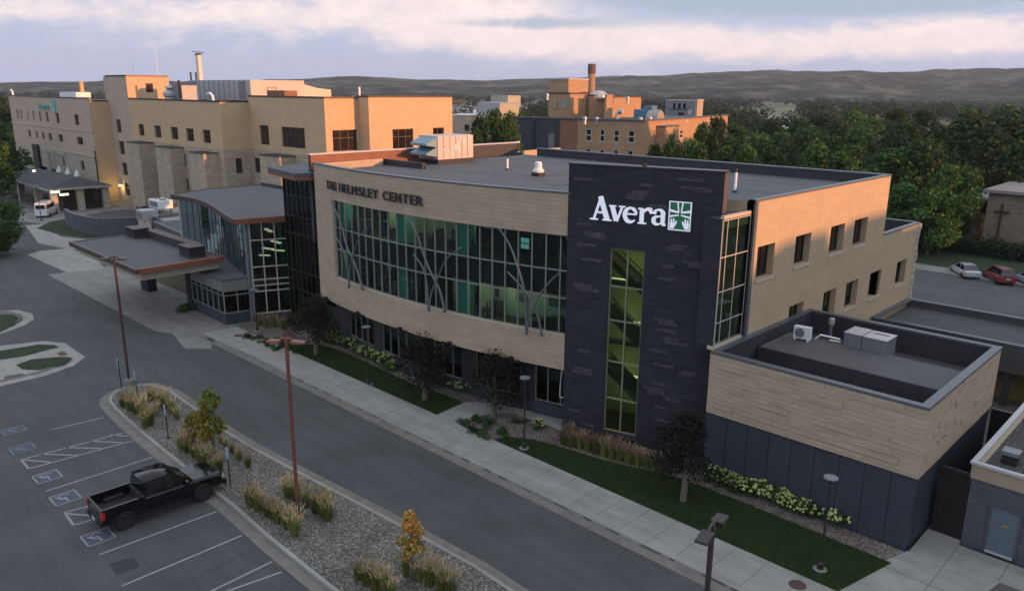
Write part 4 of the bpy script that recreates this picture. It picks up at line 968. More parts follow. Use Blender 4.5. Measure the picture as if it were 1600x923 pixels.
for z in (4.2,8.4): mb.box(-59.9,-54.5,35.2,37.4,z,z+.3)
mb.m=1; mb.box(-59.7,-54.5,35.0,35.1,.3,2.2)
mb.build('stair_core',[wall_in_dk,wall_yel],tg)
# ---- drive-through canopy
cn=thing('entrance_canopy','large flat drive-through canopy with rust red fascia and dark stone piers','canopy',(-74,27,0))
cz=5.5
cp=[(-82.9,23.3),(-65.9,23.2),(-66.1,31.0),(-83.0,30.4)]
mb=MB(); mb.m=0; mb.prism([(-82.6,23.6),(-66.2,23.5),(-66.4,30.8),(-82.7,30.2)],cz-.25,cz-.06)
mb.m=1
def edgebar(mb,a,b,out,inn_,z0,z1):
    a=Vector(a);b=Vector(b);d=(b-a).normalized();n=Vector((d.y,-d.x)); a=a-d*0;mb.prism([tuple(a+n*out),tuple(b+n*out),tuple(b-n*inn_),tuple(a-n*inn_)],z0,z1)
mb.m=2; edgebar(mb,cp[0],cp[1],.0,.28,cz-.42,cz); mb.m=1; edgebar(mb,(cp[1][0],cp[1][1]+.29),cp[2],.0,.28,cz-.43,cz+.003); mb.m=2; edgebar(mb,(cp[2][0]-.29,cp[2][1]),cp[3],.0,.28,cz-.42,cz+.002); edgebar(mb,(cp[3][0]+.01,cp[3][1]-.29),(cp[0][0],cp[0][1]+.29),.0,.28,cz-.42,cz-.002)
mb.build('canopy_roof',[roofm,fascia_rust,fascia_brown],cn)
mb=MB(); mb.prism([(-81.9,23.9),(-66.5,23.85),(-66.6,30.6),(-82.0,30.1)],cz-1.12,cz-.44); mb.build('soffit_band',cream,cn)
for x,y,w_ in ((-80.6,29.5,.9),(-70.9,29.9,.45)):
    mb=MB(); mb.box(x-w_,x+w_,y-.45,y+.45,0,cz-1.12); mb.build('pier',slate,cn)
for p_,w_ in (((-81.2,29.2),1.1),((-68.4,29.1),1.1)):
    mb=MB(); mb.m=0; mb.box(p_[0]-w_,p_[0]+w_,p_[1]-.7,p_[1]+.7,cz-.06,cz+.85); mb.m=1; mb.box(p_[0]-w_-.08,p_[0]+w_+.08,p_[1]-.78,p_[1]+.78,cz+.85,cz+.95); mb.m=1; mb.box(p_[0]-w_-.03,p_[0]+w_+.03,p_[1]-.73,p_[1]+.73,cz-.04,cz+.10)
    mb.build('roof_box',[slate,fascia_brown],cn)
mb=MB(); mb.m=0; mb.box(-80.1,-69.5,29.7,30.5,cz-.05,cz+.62); mb.m=1; mb.box(-80.1,-69.5,29.62,30.6,cz+.62,cz+.74); mb.build('roof_beam',[parapet_in,fascia_brown],cn)
lb=thing('litter_bin','small dark litter bin standing beside the canopy pier','bin',tuple(at(236,452)))
c=at(236,452); mb=MB(); mb.lathe((c.x,c.y,0),[(.28,0),(.32,.1),(.32,.95),(.24,1.0)],14); mb.build('body',black_m,lb); mb=MB(); mb.lathe((c.x,c.y,.97),[(.34,0),(.34,.06),(.2,.22),(.02,.25)],14); mb.build('lid',white_metal,lb)
# ---- grey block screen wall and low service roofs behind the canopy
sw=thing('screen_wall','curved dark grey block screen wall behind the small lawn','wall',(-121,37,0))
wl=curve_pts([tuple(at(105,352).xy),tuple(at(118,360).xy),tuple(at(140,366).xy),tuple(at(168,369).xy),tuple((at(168,369)+Vector((3,5,0))).xy)],5)
mb=MB(); k=0; W_=[Vector(p) for p in wl]
u=0
for a,b in zip(W_,W_[1:]):
    d=(b-a).normalized(); n=Vector((d.y,-d.x))*.18; l_=(b-a).length
    mb.quad((*(a+n),0),(*(b+n),0),(*(b+n),2.5),(*(a+n),2.5),((u,0),(u+l_,0),(u+l_,2.5),(u,2.5))); mb.quad((*(b-n),0),(*(a-n),0),(*(a-n),2.5),(*(b-n),2.5)); mb.m=1; mb.quad((*(a+n*1.3),2.5),(*(b+n*1.3),2.5),(*(b-n*1.3),2.5),(*(a-n*1.3),2.5)); mb.m=0; u+=l_
mb.build('wall_face',[greybrick,coping],sw)
lo_=thing('service_block','low tan block with dark parapets and mechanical units behind the lobby','building',(-95,45,0))
mb=MB(); mb.m=0; mb.prism([(-112,40.5),(-84,35.5),(-62,44),(-62,51),(-112,50.8)],0,3.5); mb.m=1; mb.prism([(-111.7,40.9),(-84.2,36.0),(-62.3,44.3),(-62.3,50.8),(-111.7,50.6)],3.5,3.53); mb.build('block_wall',[brick_hosp2,roof_lt],lo_)
mb=MB(); mb.m=0; mb.prism([(-112,40.4),(-96,37.5),(-95.9,37.9),(-111.9,40.8)],3.5,4.15); mb.prism([(-112.1,40.4),(-111.7,40.8),(-111.7,51),(-112.1,51)],3.5,4.1); mb.prism([(-112,50.4),(-84,50.4),(-84,50.8),(-112,50.8)],3.5,4.4)
mb.m=1; mb.prism([(-96,36.5),(-84.5,35.2),(-84.5,43),(-96,43)],0,4.3); mb.m=2; mb.prism([(-96,36.4),(-84.4,35.1),(-84.4,35.5),(-96,36.8)],4.3,4.5); mb.prism([(-104,39),(-103.6,39),(-103.6,50),(-104,50)],3.53,3.95); mb.build('parapet',[parapet_in,roofm,coping],lo_)
mb=MB(); mb.prism([(-101,38.3),(-98,37.8),(-98,37.6),(-101,38.1)],1.5,3.4); mb.build('dark_louvre',dark_metal,lo_)
def rtu(name,label,c,dx,dy,dz,rz,mat,legs=.25,grp=None,fans=0):
    t=thing(name,label,'roof unit',c,grp)
    mb=MB(); mb.obox((0,0,legs+dz/2),dx,dy,dz); o=mb.build('housing',mat,t,bevel=.03)
    mb=MB(); mb.obox((0,-dy/2-.01,legs+dz*.5),dx*.8,.02,dz*.62); mb.build('grille',galv_dk,t)
    mb=MB()
    for sx in (-1,1):
        for sy in (-1,1): mb.obox((sx*dx*.42,sy*dy*.4,legs/2),.12,.12,legs)
    mb.build('base_frame',dark_metal,t)
    for k in range(fans):
        mb=MB(); mb.lathe(((k-(fans-1)/2)*dx/fans,0,legs+dz),[(.42,0),(.42,.12),(.36,.12),(.36,.03)],16); mb.build('fan_ring',galv_dk,t)
    for ch_ in t.children: ch_.matrix_parent_inverse=Matrix.Identity(4)
    t.rotation_euler=(0,0,rz); return t
rtu('chiller_unit','white roof unit with two fans standing on legs behind the lobby',tuple(at(252,328,3.9)-Vector((0,0,.35))),3.4,1.9,1.1,.0,white_metal,.7,fans=2)
rtu('roof_unit','pale blue grey square roof unit left of the lobby end panel',tuple(at(231,345,3.55)),2.1,1.9,1.3,.0,galv,.15)
rtu('small_roof_unit','small pale unit on the low roof in front of the hospital wall',tuple(at(253,320,3.55)),1.3,.9,.6,.0,white_metal,.15)
# ================================================================ the hospital behind
hp_=thing('hospital','large tan brick hospital with stepped wings, stone bays and an elevator tower','building',(-120,60,0))
def bldg_face(axis,c,a0,a1,z0,z1,holes,mat_top,mat_bot=None,zsplit=11.5,depth=.35,name='wall',wm=win_dk,fm=frame_brown,capm=fascia_brown):
    """axis 'Y': face in plane Y=c looking to -Y, u = X ; axis 'X': face in plane X=c looking to +X, u = Y"""
    f=(lambda u,d=0.:(u,c+d)) if axis=='Y' else (lambda u,d=0.:(c-d,u))
    mb=MB()
    if mat_bot is None or zsplit<=z0: wall(mb,f,a0,a1,z0,z1,holes,depth,30)
    elif zsplit>=z1: mb.m=1; wall(mb,f,a0,a1,z0,z1,holes,depth,30)
    else:
        up_=[h for h in holes if h[2]>=zsplit-.01]; dn=[h for h in holes if h[2]<zsplit-.01]
        wall(mb,f,a0,a1,zsplit,z1,up_,depth,30); mb.m=1; wall(mb,f,a0,a1,z0,zsplit,dn,depth,30)
    mb.build(name,[mat_top,mat_bot or mat_top],hp_)
    for h in holes:
        w_=h[1]-h[0]; us_=[lerp(h[0],h[1],i/max(1,round(w_/1.2))) for i in range(1,max(1,round(w_/1.2)))]
        gridwin(f,h[0],h[1],h[2],h[3],depth-.05,us_,(lerp(h[2],h[3],.62),) if h[3]-h[2]>1.7 else (),.09,hp_,wm,fm,'window',umax=30)
    if z1>=17:
        q=MB(); A,B=f(a0,-.06),f(a1,-.06); Cc,Dd=f(a1,.3),f(a0,.3); q.prism([A,B,Cc,Dd],z1,z1+.22); q.build('roof_edge',capm,hp_)
def wpx(fn,rects,c):
    out=[]
    for (xa,ya),(xb,yb) in rects:   # top-left, bottom-right pixels
        p=fn(xa,ya,c);q=fn(xb,yb,c); u0=(p.x if fn is Yp else p.y); u1=(q.x if fn is Yp else q.y); out.append((min(u0,u1),max(u0,u1),min(p.z,q.z),max(p.z,q.z)))
    return out
def rnd(ws,z0,z1): return [(a,b,z0,z1) for a,b,_,_ in ws]
# left wing, front
k1=3.0775
def z1p(x,y): return (x/k1,60+y/k1)
cl=48.4
k4=5.77
def z4p(x,y): return (x/k4,100+y/k4)
top=wpx(Yp,[(z4p(a,b),z4p(c,d)) for a,b,c,d in ((153,463,180,548),(187,468,212,552),(248,478,268,560),(298,480,325,575),(355,484,384,580),(415,488,450,588),(505,495,548,600),(672,505,722,607))],cl)
top=rnd(top,13.3,15.2)
mid=rnd(wpx(Yp,[(z4p(a,b),z4p(c,d)) for a,b,c,d in ((262,668,292,725),(328,680,355,742),(385,688,415,753),(445,698,482,765),(533,707,580,777),(698,720,760,792))],cl),9.8,11.2)
z5=lambda x,y:(x/k4,240+y/k4)
low=rnd(wpx(Yp,[(z5(a,b),z5(c,d)) for a,b,c,d in ((362,78,380,135),(450,98,468,158),(570,120,598,180),(732,138,772,198))],cl),5.2,6.9)
low2=rnd(wpx(Yp,[(z5(a,b),z5(c,d)) for a,b,c,d in ((360,190,440,235),(470,200,515,248))],cl),2.6,4.2)
bldg_face('Y',cl,-200.0,-150.0,-.05,18.0,top+mid+low+low2,brick_hosp2,stone_lt,8.1,name='left_wing_front')
q=MB(); q.box(-176,-150,48.28,48.36,8.0,8.3); q.box(-200,-150,48.30,48.38,12.3,12.5); q.build('stone_band',tan_edge,hp_)
q=MB(); q.box(-186,-182.6,47.9,48.39,-.05,8.6); q.build('recess_opening',win_blk,hp_)
bldg_face('X',-149.9,48.4,51.5,-.05,17.6,[],brick_hosp,None,name='left_wing_side')
q=MB(); q.m=0; q.box(-200,-150,48.75,80,16.8,17.3); q.m=1; q.box(-200,-150.2,48.45,48.8,17.2,18.0); q.build('left_wing_roof',[roof_dk,brick_hosp2],hp_)
q=MB(); q.tube([(-149.7,48.2,9.2),(-149.7,48.2,.5)],.12,6); q.build('drain_pipe',frame_brown,hp_)
# elevator tower
z6=lambda x,y:(140+x/6.152,100+y/6.153)
z6b=lambda x,y:(140+x/6.152,200+y/6.153)
tw_=rnd(wpx(Yp,[(z6(250,540),z6(313,690))],51.5),12.35,14.6)+rnd(wpx(Yp,[(z6(280,770),z6(347,917))],51.5),8.6,10.9)+rnd(wpx(Yp,[(z6b(315,385),z6b(378,530))],51.5),5.0,7.2)+rnd(wpx(Yp,[(z6b(345,620),z6b(405,742))],51.5),1.4,3.6)
bldg_face('Y',51.5,-150.0,-140.5,-.05,21.8,tw_,brick_hosp2,brick_hosp2,11.5,name='elevator_tower_front',capm=parapet_in)
bldg_face('X',-140.5,51.5,58.6,16.5,21.8,[(54.6,55.8,19.2,20.7)],brick_hosp,None,name='elevator_tower_side',capm=fascia_rust)
q=MB(); q.box(-151,-140.8,51.9,58.3,21.2,21.6); q.quad((-151,51.5,17),(-151,58.6,17),(-151,58.6,21.8),(-151,51.5,21.8)); q.quad((-151,58.6,17),(-140.5,58.6,17),(-140.5,58.6,21.8),(-151,58.6,21.8)); q.m=1; q.quad((-151,51.5,17),(-150,51.5,17),(-150,51.5,21.8),(-151,51.5,21.8)); q.build('elevator_tower_roof',[roof_dk,brick_hosp2],hp_)
# second wing
w2=rnd(wpx(Yp,[(z6(465,575),z6(530,695)),(z6(618,590),z6(693,712)),(z6(776,603),z6(856,730)),(z6(923,616),z6(1007,747)),(z6(1082,630),z6(1168,768))],51.5),12.25,14.15)
slits=[(z6b(603,235),z6b(637,350)),(z6b(905,277),z6b(937,400)),(z6b(1235,327),z6b(1280,460))]
sl2=rnd(wpx(Yp,slits,51.5),8.3,10.2); sl3=rnd(wpx(Yp,[(z6b(635,492),z6b(670,608)),(z6b(930,552),z6b(962,628))],51.5),4.6,6.5)
bldg_face('Y',51.5,-140.5,-107.4,-.05,18.1,w2+sl2[:2]+sl3,brick_hosp,stone,11.5,name='second_wing_front',capm=parapet_in)
bldg_face('X',-107.4,51.5,55.8,-.05,18.1,[],brick_hosp,stone,11.5,name='second_wing_side',capm=parapet_in)
# third wing
k3_=5.767
z7=lambda x,y:(330+x/k3_,130+y/k3_)
w3=rnd(wpx(Yp,[(z7(432,385),z7(527,562)),(z7(628,398),z7(850,595))],55.8),12.3,15.0)
w3b=rnd(wpx(Yp,[(z7(63,710),z7(103,835)),(z7(385,703),z7(447,828))],55.8),8.2,10.3)
bldg_face('Y',55.8,-107.4,-87.7,-.05,18.85,w3+w3b[1:],brick_hosp,stone,11.5,name='third_wing_front')
q=MB(); a,b=Yp(*z7(63,710),51.5).x,Yp(*z7(103,835),51.5).x; 
# small slit in the side wall
q.box(-107.5,-107.36,53.2,54.1,8.2,10.3); q.build('slit_window',win_dk,hp_)
bldg_face('X',-87.7,55.8,60.9,-.05,18.85,[(56.8,60.6,12.2,14.9)],brick_hosp,brick_hosp,11.5,name='third_wing_side')
bldg_face('Y',60.9,-87.7,-85.4,-.05,19.0,[],brick_hosp,None,name='return_wall')
bldg_face('X',-85.4,60.9,75.2,-.05,19.0,[(64.6,68.1,12.2,14.9),(71.6,73.6,12.6,14.9)],brick_hosp,None,name='fourth_wing_side')
q=MB(); q.quad((-85.4,75.2,0),(-110,75.2,0),(-110,75.2,19),(-85.4,75.2,19)); q.m=1
for a in ((-140.5,-107.7,51.8,80,17.9),(-107.7,-88.0,56.1,80,18.6),(-88.0,-85.7,61.2,75,18.8)): q.box(a[0],a[1],a[2],a[3],a[4]-.4,a[4])
q.build('hospital_roof',[brick_hosp,roof_dk],hp_)
# stone bays with slanted tops
def bay(xl,xc,xr,y,zt,yb=51.5):
    X1=Yp(xr,y,yb).x; Yf=Xp(xc,y,X1).y; X0=Yp(xl,y,Yf).x
    q=MB(); q.m=0; pl=[(X0,Yf),(X1,Yf),(X1,yb),(X0,yb)]; q.prism(pl,-.05,zt); q.m=1; q.prism([(X0-.1,Yf-.1),(X1+.1,Yf-.1),(X1+.1,yb-.01),(X0-.1,yb-.01)],zt,zt+.1); q.build('stone_bay',[stone,parapet_in],hp_)
bay(197.7,217,240.8,228,11.3); bay(242.4,265,287,232,11.15); bay(294.5,317,341,238,11.0); bay(405.4,436,462,245,11.2,55.8)
q=MB(); q.m=0; 
# roof-top mechanical penthouse
ph=thing('mechanical_penthouse','long pale metal plant room on the hospital roof with vertical seams','plant room',(-108,72,18))
def ppt(x,y,z): return at(x,y,z)
A=Yp(297,150,66); B=Yp(389,152,66); 
q=MB(); x0,x1=Yp(297,130,66).x,Yp(391,130,66).x; y1=Xp(475,130,x1).y; zt_=Yp(391,125,66).z
q.m=0; q.box(x0,x1,66,y1,18.0,zt_); q.m=2
for i in range(1,12): x=lerp(x0,x1,i/12); q.box(x-.04,x+.04,65.95,66.0,18,zt_-.05)
q.m=1; q.quad((x1+.01,66,18),(x1+.01,y1,18),(x1+.01,y1,zt_),(x1+.01,66,zt_))
q.m=2; q.box(x0+.3,x0+2.6,65.93,65.99,18.2,zt_-.2); q.box(x1-4.2,x1-1.9,65.93,65.99,18.2,zt_-.2)
q.build('plant_room_wall',[galv,M('cream_panel',(.52,.44,.38),.7,var=.05,scale=.4),galv_dk],ph)
q=MB(); ya,yb_=y1,Xp(517,140,x1).y; q.add([(x1,ya,18),(x1,yb_,18),(x1,yb_,zt_-1.5),(x1,lerp(ya,yb_,.45),zt_-1.2),(x1,ya,zt_-.6),(x1-5,ya,18),(x1-5,yb_,18),(x1-5,yb_,zt_-1.5),(x1-5,lerp(ya,yb_,.45),zt_-1.2),(x1-5,ya,zt_-.6)],[(0,1,2,3,4),(4,3,8,9),(3,2,7,8),(1,6,7,2)]); q.build('sloped_duct',M('cream_duct',(.55,.47,.40),.6),ph)
def rail(x,n,t): pass
q=MB()
for k_ in (0,.9,1.6,2.6): q.tube([(x1+.25,69+k_,18.6),(x1+.25,69+k_,20.2 if k_ in (0,1.6) else 19.8)],.04,5)
q.tube([(x1+.25,69,20.2),(x1+.25,70.6,20.2)],.04,5); q.tube([(x1+.25,69.9,19.6),(x1+.25,72.4,19.2)],.04,5); q.build('ladder_rail',copper,ph)
def stack(name,label,x,ytop,ybot,Y,r,mat,tip=None):
    a=Yp(x,ybot,Y); b=Yp(x,ytop,Y); t=thing(name,label,'stack',(a.x,Y,a.z)); q=MB(); q.tube([(a.x,Y,min(a.z,18)),(a.x,Y,b.z)],r,12); q.build('pipe',mat,t)
    if tip:
        q=MB(); q.lathe((a.x,Y,b.z),[(r*1.2,0),(r*1.2,.15),(r*.6,.3)],12); q.obox((a.x,Y,b.z+.5),r*4,r*1.2,.12,.6,.1); q.build('cap',dark_metal,t)
    return t
stack('exhaust_stack','tall pale steel exhaust stack on the hospital roof',313.5,86,127,67,.52,M('pale_stack',(.55,.52,.46),.5,metal=.3,var=.1,scale=1),True)
stack('exhaust_pipe','short dark pipe left of the tall exhaust stack',299,113,127,67,.16,dark_metal); stack('exhaust_pipe','second short dark pipe, the one touching the tall exhaust stack',307,113,127,67.5,.16,dark_metal)
stack('whip_antenna','thin mast with a small head on the elevator tower',210,97,120,55,.05,galv,None); stack('whip_antenna','taller hair thin pale mast on the elevator tower, right of the first',247,78,120,57,.05,white_metal,None)
stack('white_mast','white mast on the roof edge between the two orange lit wings',562,136,156,61.5,.14,pvc,None)
for (x,y,Y),lab in (((18.,149.,50.),'white curved vent on the far left hospital parapet'),((327,153,52.5),'white curved vent at the second wing roof edge')):
    a=Yp(x,y,Y); t=thing('gooseneck_vent',lab,'vent',(a.x,Y,18)); q=MB(); q.tube([(a.x+1.3,Y,17.9),(a.x+1.1,Y,18.9),(a.x+.3,Y,19.3),(a.x-.6,Y,19.1)],.18,8); q.build('pipe',pvc,t)
a=Yp(113,146,60); t=thing('roof_hatch_unit','long white roof unit on the left hospital wing','roof unit',(a.x,60,17.3)); q=MB(); q.box(a.x-5.5,a.x+5.5,59,62,17.3,18.9); q.build('housing',white_metal,t)
a=Yp(128,140,62); t=thing('orange_flue','short glowing orange flue on the left hospital wing','flue',(a.x,62,17.3)); q=MB(); q.tube([(a.x,62,17.2),(a.x,62,21.3)],.45,10); q.build('pipe',M('ochre',(.55,.33,.12),.6),t)
a=Yp(267,152,56); t=thing('mushroom_vent','pale mushroom vent on the second wing roof','vent',(a.x,56,18)); q=MB(); q.lathe((a.x,56,17.9),[(.9,0),(.9,.6),(1.2,.8),(1.2,1.3),(.5,1.9),(.9,2.1),(.6,2.5)],16); q.build('vent_body',galv,t)
a=Yp(288,148,57); t=thing('cooling_unit','grey cooling unit in front of the plant room','roof unit',(a.x,57,18)); q=MB(); q.box(a.x-2.2,a.x+1.5,56,58.5,17.9,20.4); q.build('housing',galv_dk,t); q=MB(); q.box(a.x+.4,a.x+1.3,55.9,56,18.4,21.2); q.build('louvre',black_m,t)
a=Yp(441,150,59); t=thing('roof_curb_box','low dark red box on the third wing roof','roof unit',(a.x,59,18.6)); q=MB(); q.box(a.x-2.4,a.x+2.4,58,60,18.5,19.75); q.build('housing',copper,t)
# signs on the left wing
sg=MB(); p=Yp(62,165,48.4); letters(sg,'Avera',lambda u,d=0.:(u,48.4+d),p.x-.3,p.x+6.2,15.75,1.25,.1,.12,bold=.06,wf=.9); sg.build('wall_lettering',sign_teal,hp_)
q=MB(); a=Yp(80,155,48.4); b=Yp(87.5,170,48.4); x0,x1,z0,z1=a.x,b.x,15.4,17.6
q.m=1; q.box(x0,x1,48.25,48.4,z0,z1); q.m=0
for bx in ((x0,x1,z1-.12,z1),(x0,x1,z0,z0+.12),(x0,x0+.12,z0,z1),(x1-.12,x1,z0,z1),((x0+x1)/2-.1,(x0+x1)/2+.1,z0+.9,z1),(x0,x1,z1-.95,z1-.75),(x0+.3,x0+.75,z0+.2,z0+.7),(x1-.75,x1-.3,z0+.2,z0+.7)): q.box(bx[0],bx[1],48.19-.01*random.random(),48.24,bx[2],bx[3])
q.build('wall_emblem',[M('pale_teal',(.28,.55,.52),.5),sign_teal],hp_)
sg=MB(); a=Yp(*z5(400,50),48.4); b=Yp(*z5(600,95),48.4); letters(sg,'AVERA ST MARYS HOSPITAL',lambda u,d=0.:(u,48.4+d),a.x,b.x,7.35,.55,.1,.1,wf=.85); sg.build('small_lettering',M('pale_green_letters',(.42,.55,.48),.5),hp_)
# hospital drop-off canopy, lamps and van
hc=thing('hospital_canopy','low brown shingled hospital drop-off canopy with tan piers','canopy',(-150,42,0))
c0,c1,c2,c3=at(5,277,4.4),at(112,292,4.4),at(108,285,4.6),at(40,270,4.6)
q=MB(); q.m=0; zc=4.2
ca=[(-171,38),(-142.5,38),(-142.5,47.9),(-171,47.9)]
q.add([(-171,38,3.9),(-142.5,38,3.9),(-142.5,47.9,3.9),(-171,47.9,3.9),(-168,43,5.3),(-145.5,43,5.3)],[(0,1,5,4),(1,2,5),(2,3,4,5),(3,0,4),(3,2,1,0)]); q.m=1; q.box(-171,-142.4,37.9,38.1,3.6,3.9); q.box(-142.6,-142.3,38.11,47.9,3.6,3.9); q.build('canopy_roof',[roof_dk,cream],hc)
for x,y in ((-143.4,39),(-143.4,43),(-143.4,47),(-152,39),(-162,39),(-170,39)):
    q=MB(); q.prism([(x-.5,y-.5),(x+.5,y-.5),(x+.5,y+.5),(x-.5,y+.5)],0,3.6); q.build('pier',stone_lt,hc)
q=MB(); q.box(-148,-144,40.5,47.8,0,3.2); q.build('entrance_wall',win_dk,hc)
for x in (-165,-160,-155):
    q=MB(); q.lathe((x,46.5,4.4),[(.6,0),(.6,.2),(.05,1.3)],4); q.build('roof_pyramid',white_metal,hc)
for xy,l in (((86,300),'left glowing lamp under the hospital canopy'),((100,304),'right glowing lamp under the hospital canopy'),((53,267),'small bright lamp above the hospital canopy roof')):
    X=-142.2 if xy[0]>60 else -163; p=Xp(*xy,X); t=thing('canopy_lamp',l,'lamp',tuple(p)); q=MB(); q.obox(tuple(p),.25,1.3 if xy[0]>60 else .5,.3); q.build('lens',lamp_hot,t); q=MB(); q.obox((p.x,p.y,p.z+.25),.35,.6,.14); q.build('housing',dark_metal,t)
ld=thing('wall_lamp','yellow glowing wall lamp at the foot of the elevator tower','lamp',(-148,51.2,3.1)); q=MB(); q.obox((-148,51.15,3.1),.5,.3,.3); q.build('lens',lamp_hot,ld); q=MB(); q.obox((-148,51.2,3.35),.7,.5,.12); q.build('hood',dark_metal,ld)
pl=D.lights.new('wall_lamp_light','POINT'); pl.energy=55; pl.color=(1,.7,.2); pl.shadow_soft_size=.2; po=D.objects.new('wall_lamp_light',pl); po.location=(-147.7,50.6,2.7); C.objects.link(po)
# ================================================================ low building between the wings (behind the clinic roof)
def simple_building(name,label,faces_fn,loc): 
    t=thing(name,label,'building',loc); faces_fn(t); return t
def fn(t):
    A_=at(702,181,13.5).xy;B_=at(741,181.5,13.5).xy; V_=Vector((-8,12)); q=MB(); q.m=0; q.prism([A_,B_,B_+V_,A_+V_],0,13.5); q.m=1; q.prism([A_+Vector((-.2,-.2)),B_+Vector((.2,-.2)),B_+V_,A_+V_],13.5,13.8); q.build('wall',[brick_hosp2,coping_lt],t)
    W_=A_.lerp(B_,.72); q=MB(); q.obox((W_.x,W_.y-.2,10.6),1.1,.5,1.4); q.build('window',win_dk,t); W_=A_.lerp(B_,.9); q=MB(); q.lathe((W_.x-2,W_.y+3,13.6),[(.5,0),(.5,1.1),(.2,1.4)],10); q.build('roof_vent',pvc,t)
simple_building('annex_building','low tan brick annex with white roof edge right of the orange lit wing',fn,(-95,104,0))
def fn(t):
    p=at(745,190,5.0); 
    def P3(x,y,z): v=at(x,y,z); return v
    a=P3(746,187,6.0);b=P3(778,187,6.0);c=P3(812,186,6.0)
    d=(b-a).normalized(); 
    q=MB(); dd=250.; 
    def atd(x,y,dist): r=ray(x,y); r=r/np.linalg.norm(r[:2]); return Vector((r[0]*dist,r[1]*dist,H+r[2]*dist))
    A=atd(746,157,260);B=atd(781,160,250);Cc=atd(811,160,262);Dd=atd(780,157,272)
    q.m=0; q.quad((A.x,A.y,0),(B.x,B.y,0),(B.x,B.y,15.8),(A.x,A.y,15.8)); q.m=1; q.quad((B.x,B.y,0),(Cc.x,Cc.y,0),(Cc.x,Cc.y,15.8),(B.x,B.y,15.8)); q.m=2; q.prism([A.xy,B.xy,Cc.xy,Dd.xy],15.8,16.3); q.m=1; E_=atd(790,152,266); q.box(E_.x-4,E_.x+4,E_.y-3,E_.y+3,15,18.4); q.build('wall',[galv,M('warehouse_tan',(.33,.31,.24),.8,var=.15,scale=.1),galv],t)
simple_building('warehouse','far pale grey and tan box building beyond the trees',fn,(-200,150,0))
# ================================================================ old brick complex with the chimney
ob=thing('brick_complex','old brick hospital block with rows of white sash windows and flat roof','building',(-105,140,0))
g1=at(875,186,14.3).xy
def rayhit(x,p,ang):
    r=ray(x,186); dr=Vector((math.cos(R(ang)),math.sin(R(ang)))); det=dr.x*(-r[1])+dr.y*r[0]; s_=(-p.x*(-r[1])-p.y*r[0])/det; return p+dr*s_
g2=rayhit(1007.5,g1,14); g0=rayhit(800,g1,14); g3=rayhit(1137,g2,101)
def ofc(a,b,holes,mat,z1=14.3,name='wall',wm=win_dk,fm=frame_white,two=True):
    f=plane_f(a,b); l=(b-a).length; mb=MB(); wall(mb,f,0,l,-.05,z1,holes,.2,60); mb.build(name,mat,ob)
    for h in holes: gridwin(f,*h,.15,(),((h[2]+h[3])/2,) if two else (),.22,ob,wm,fm,'window',umax=60)
    q=MB(); q.prism([f(-.1,-.25),f(l+.1,-.25),f(l+.1,.4),f(-.1,.4)],z1,z1+.3); q.build('roof_edge',coping,ob)
def opx(a,b,x,y):
    d=(b-a).normalized(); p=onv(x,y,a,(-d.y,d.x)); return (p.xy-a).dot(d),p.z
def orects(a,b,rs):
    o=[]
    for xa,ya,xb,yb in rs:
        u0,z1=opx(a,b,xa,ya);u1,z0=opx(a,b,xb,yb); o.append((u0,u1,z0,z1))
    return o
k5=5.767; z8=lambda a,b,c,d:(790+a/k5,90+b/k5,790+c/k5,90+d/k5)
gm=(g1+ (g2-g1)*.22)
ofc(g0,g1,[],panel,name='charcoal_wall')
q=MB(); f=plane_f(g0,g1); l=(g1-g0).length
for u in (l*.46,): q.obox((*f(u,-.3),7),.5,.5,14)
q.build('drain_pipe',panel_dk,ob)
q=MB(); q.prism([f(l-1.2,-.1),f(l,-.1),f(l,.1),f(l-1.2,.1)],-.05,14.1); q.build('dark_strip',panel_dk,ob)
q=MB(); q.prism([f(l*.78,-.08),f(l*.94,-.08),f(l*.94,0),f(l*.78,0)],5,11.2); q.build('steel_door',galv_dk,ob)
ofc(g1,gm,[],brick_red,name='red_brick_wall')
hs=orects(gm,g2,[z8(722,620,775,720),z8(848,620,895,720),z8(975,610,1025,722),z8(1105,622,1162,728),z8(722,778,770,862),z8(845,785,890,868),z8(970,790,1018,872),z8(1098,795,1150,880)])
hs=[(a,b,*( (9.9,12.5) if i<4 else (5.8,8.5))) for i,(a,b,c,d) in enumerate(hs)]
ofc(gm,g2,hs,brick_old,name='brick_wall')
hs=orects(g2,g3,[(1063,203,1067,216),(1072,187,1077,191),(1109,185,1115,189)]); 
ofc(g2,g3,[h for h in hs],brick_old,name='side_wall')
f=plane_f(g2,g3); a=opx(g2,g3,1026,195)[0]; b=opx(g2,g3,1047,195)[0]
q=MB(); q.m=0; q.prism([f(a,-2.),f(b,-2.),f(b,0),f(a,0)],-.05,13); q.m=1; q.prism([f(a-.1,-2.1),f(b+.1,-2.1),f(b+.1,0),f(a-.1,0)],13,13.25); q.build('brick_bay',[brick_old,coping],ob)
q=MB(); q.prism([f(lerp(a,b,.3),-2.08),f(lerp(a,b,.7),-2.08),f(lerp(a,b,.7),-2.02),f(lerp(a,b,.3),-2.02)],9.2,11.4); q.build('bay_window',win_dk,ob)
q=MB(); back=Vector((-.24,.97))*26; q.prism([tuple(g0+Vector((.2,.3))),tuple(g1+Vector((0,.3))),tuple(g2+Vector((-.3,.3))),tuple(g3+Vector((-.4,0))),tuple(g3+Vector((-40,0))),tuple(g0+back)],13.4,13.8); q.build('flat_roof',roof_dk,ob)
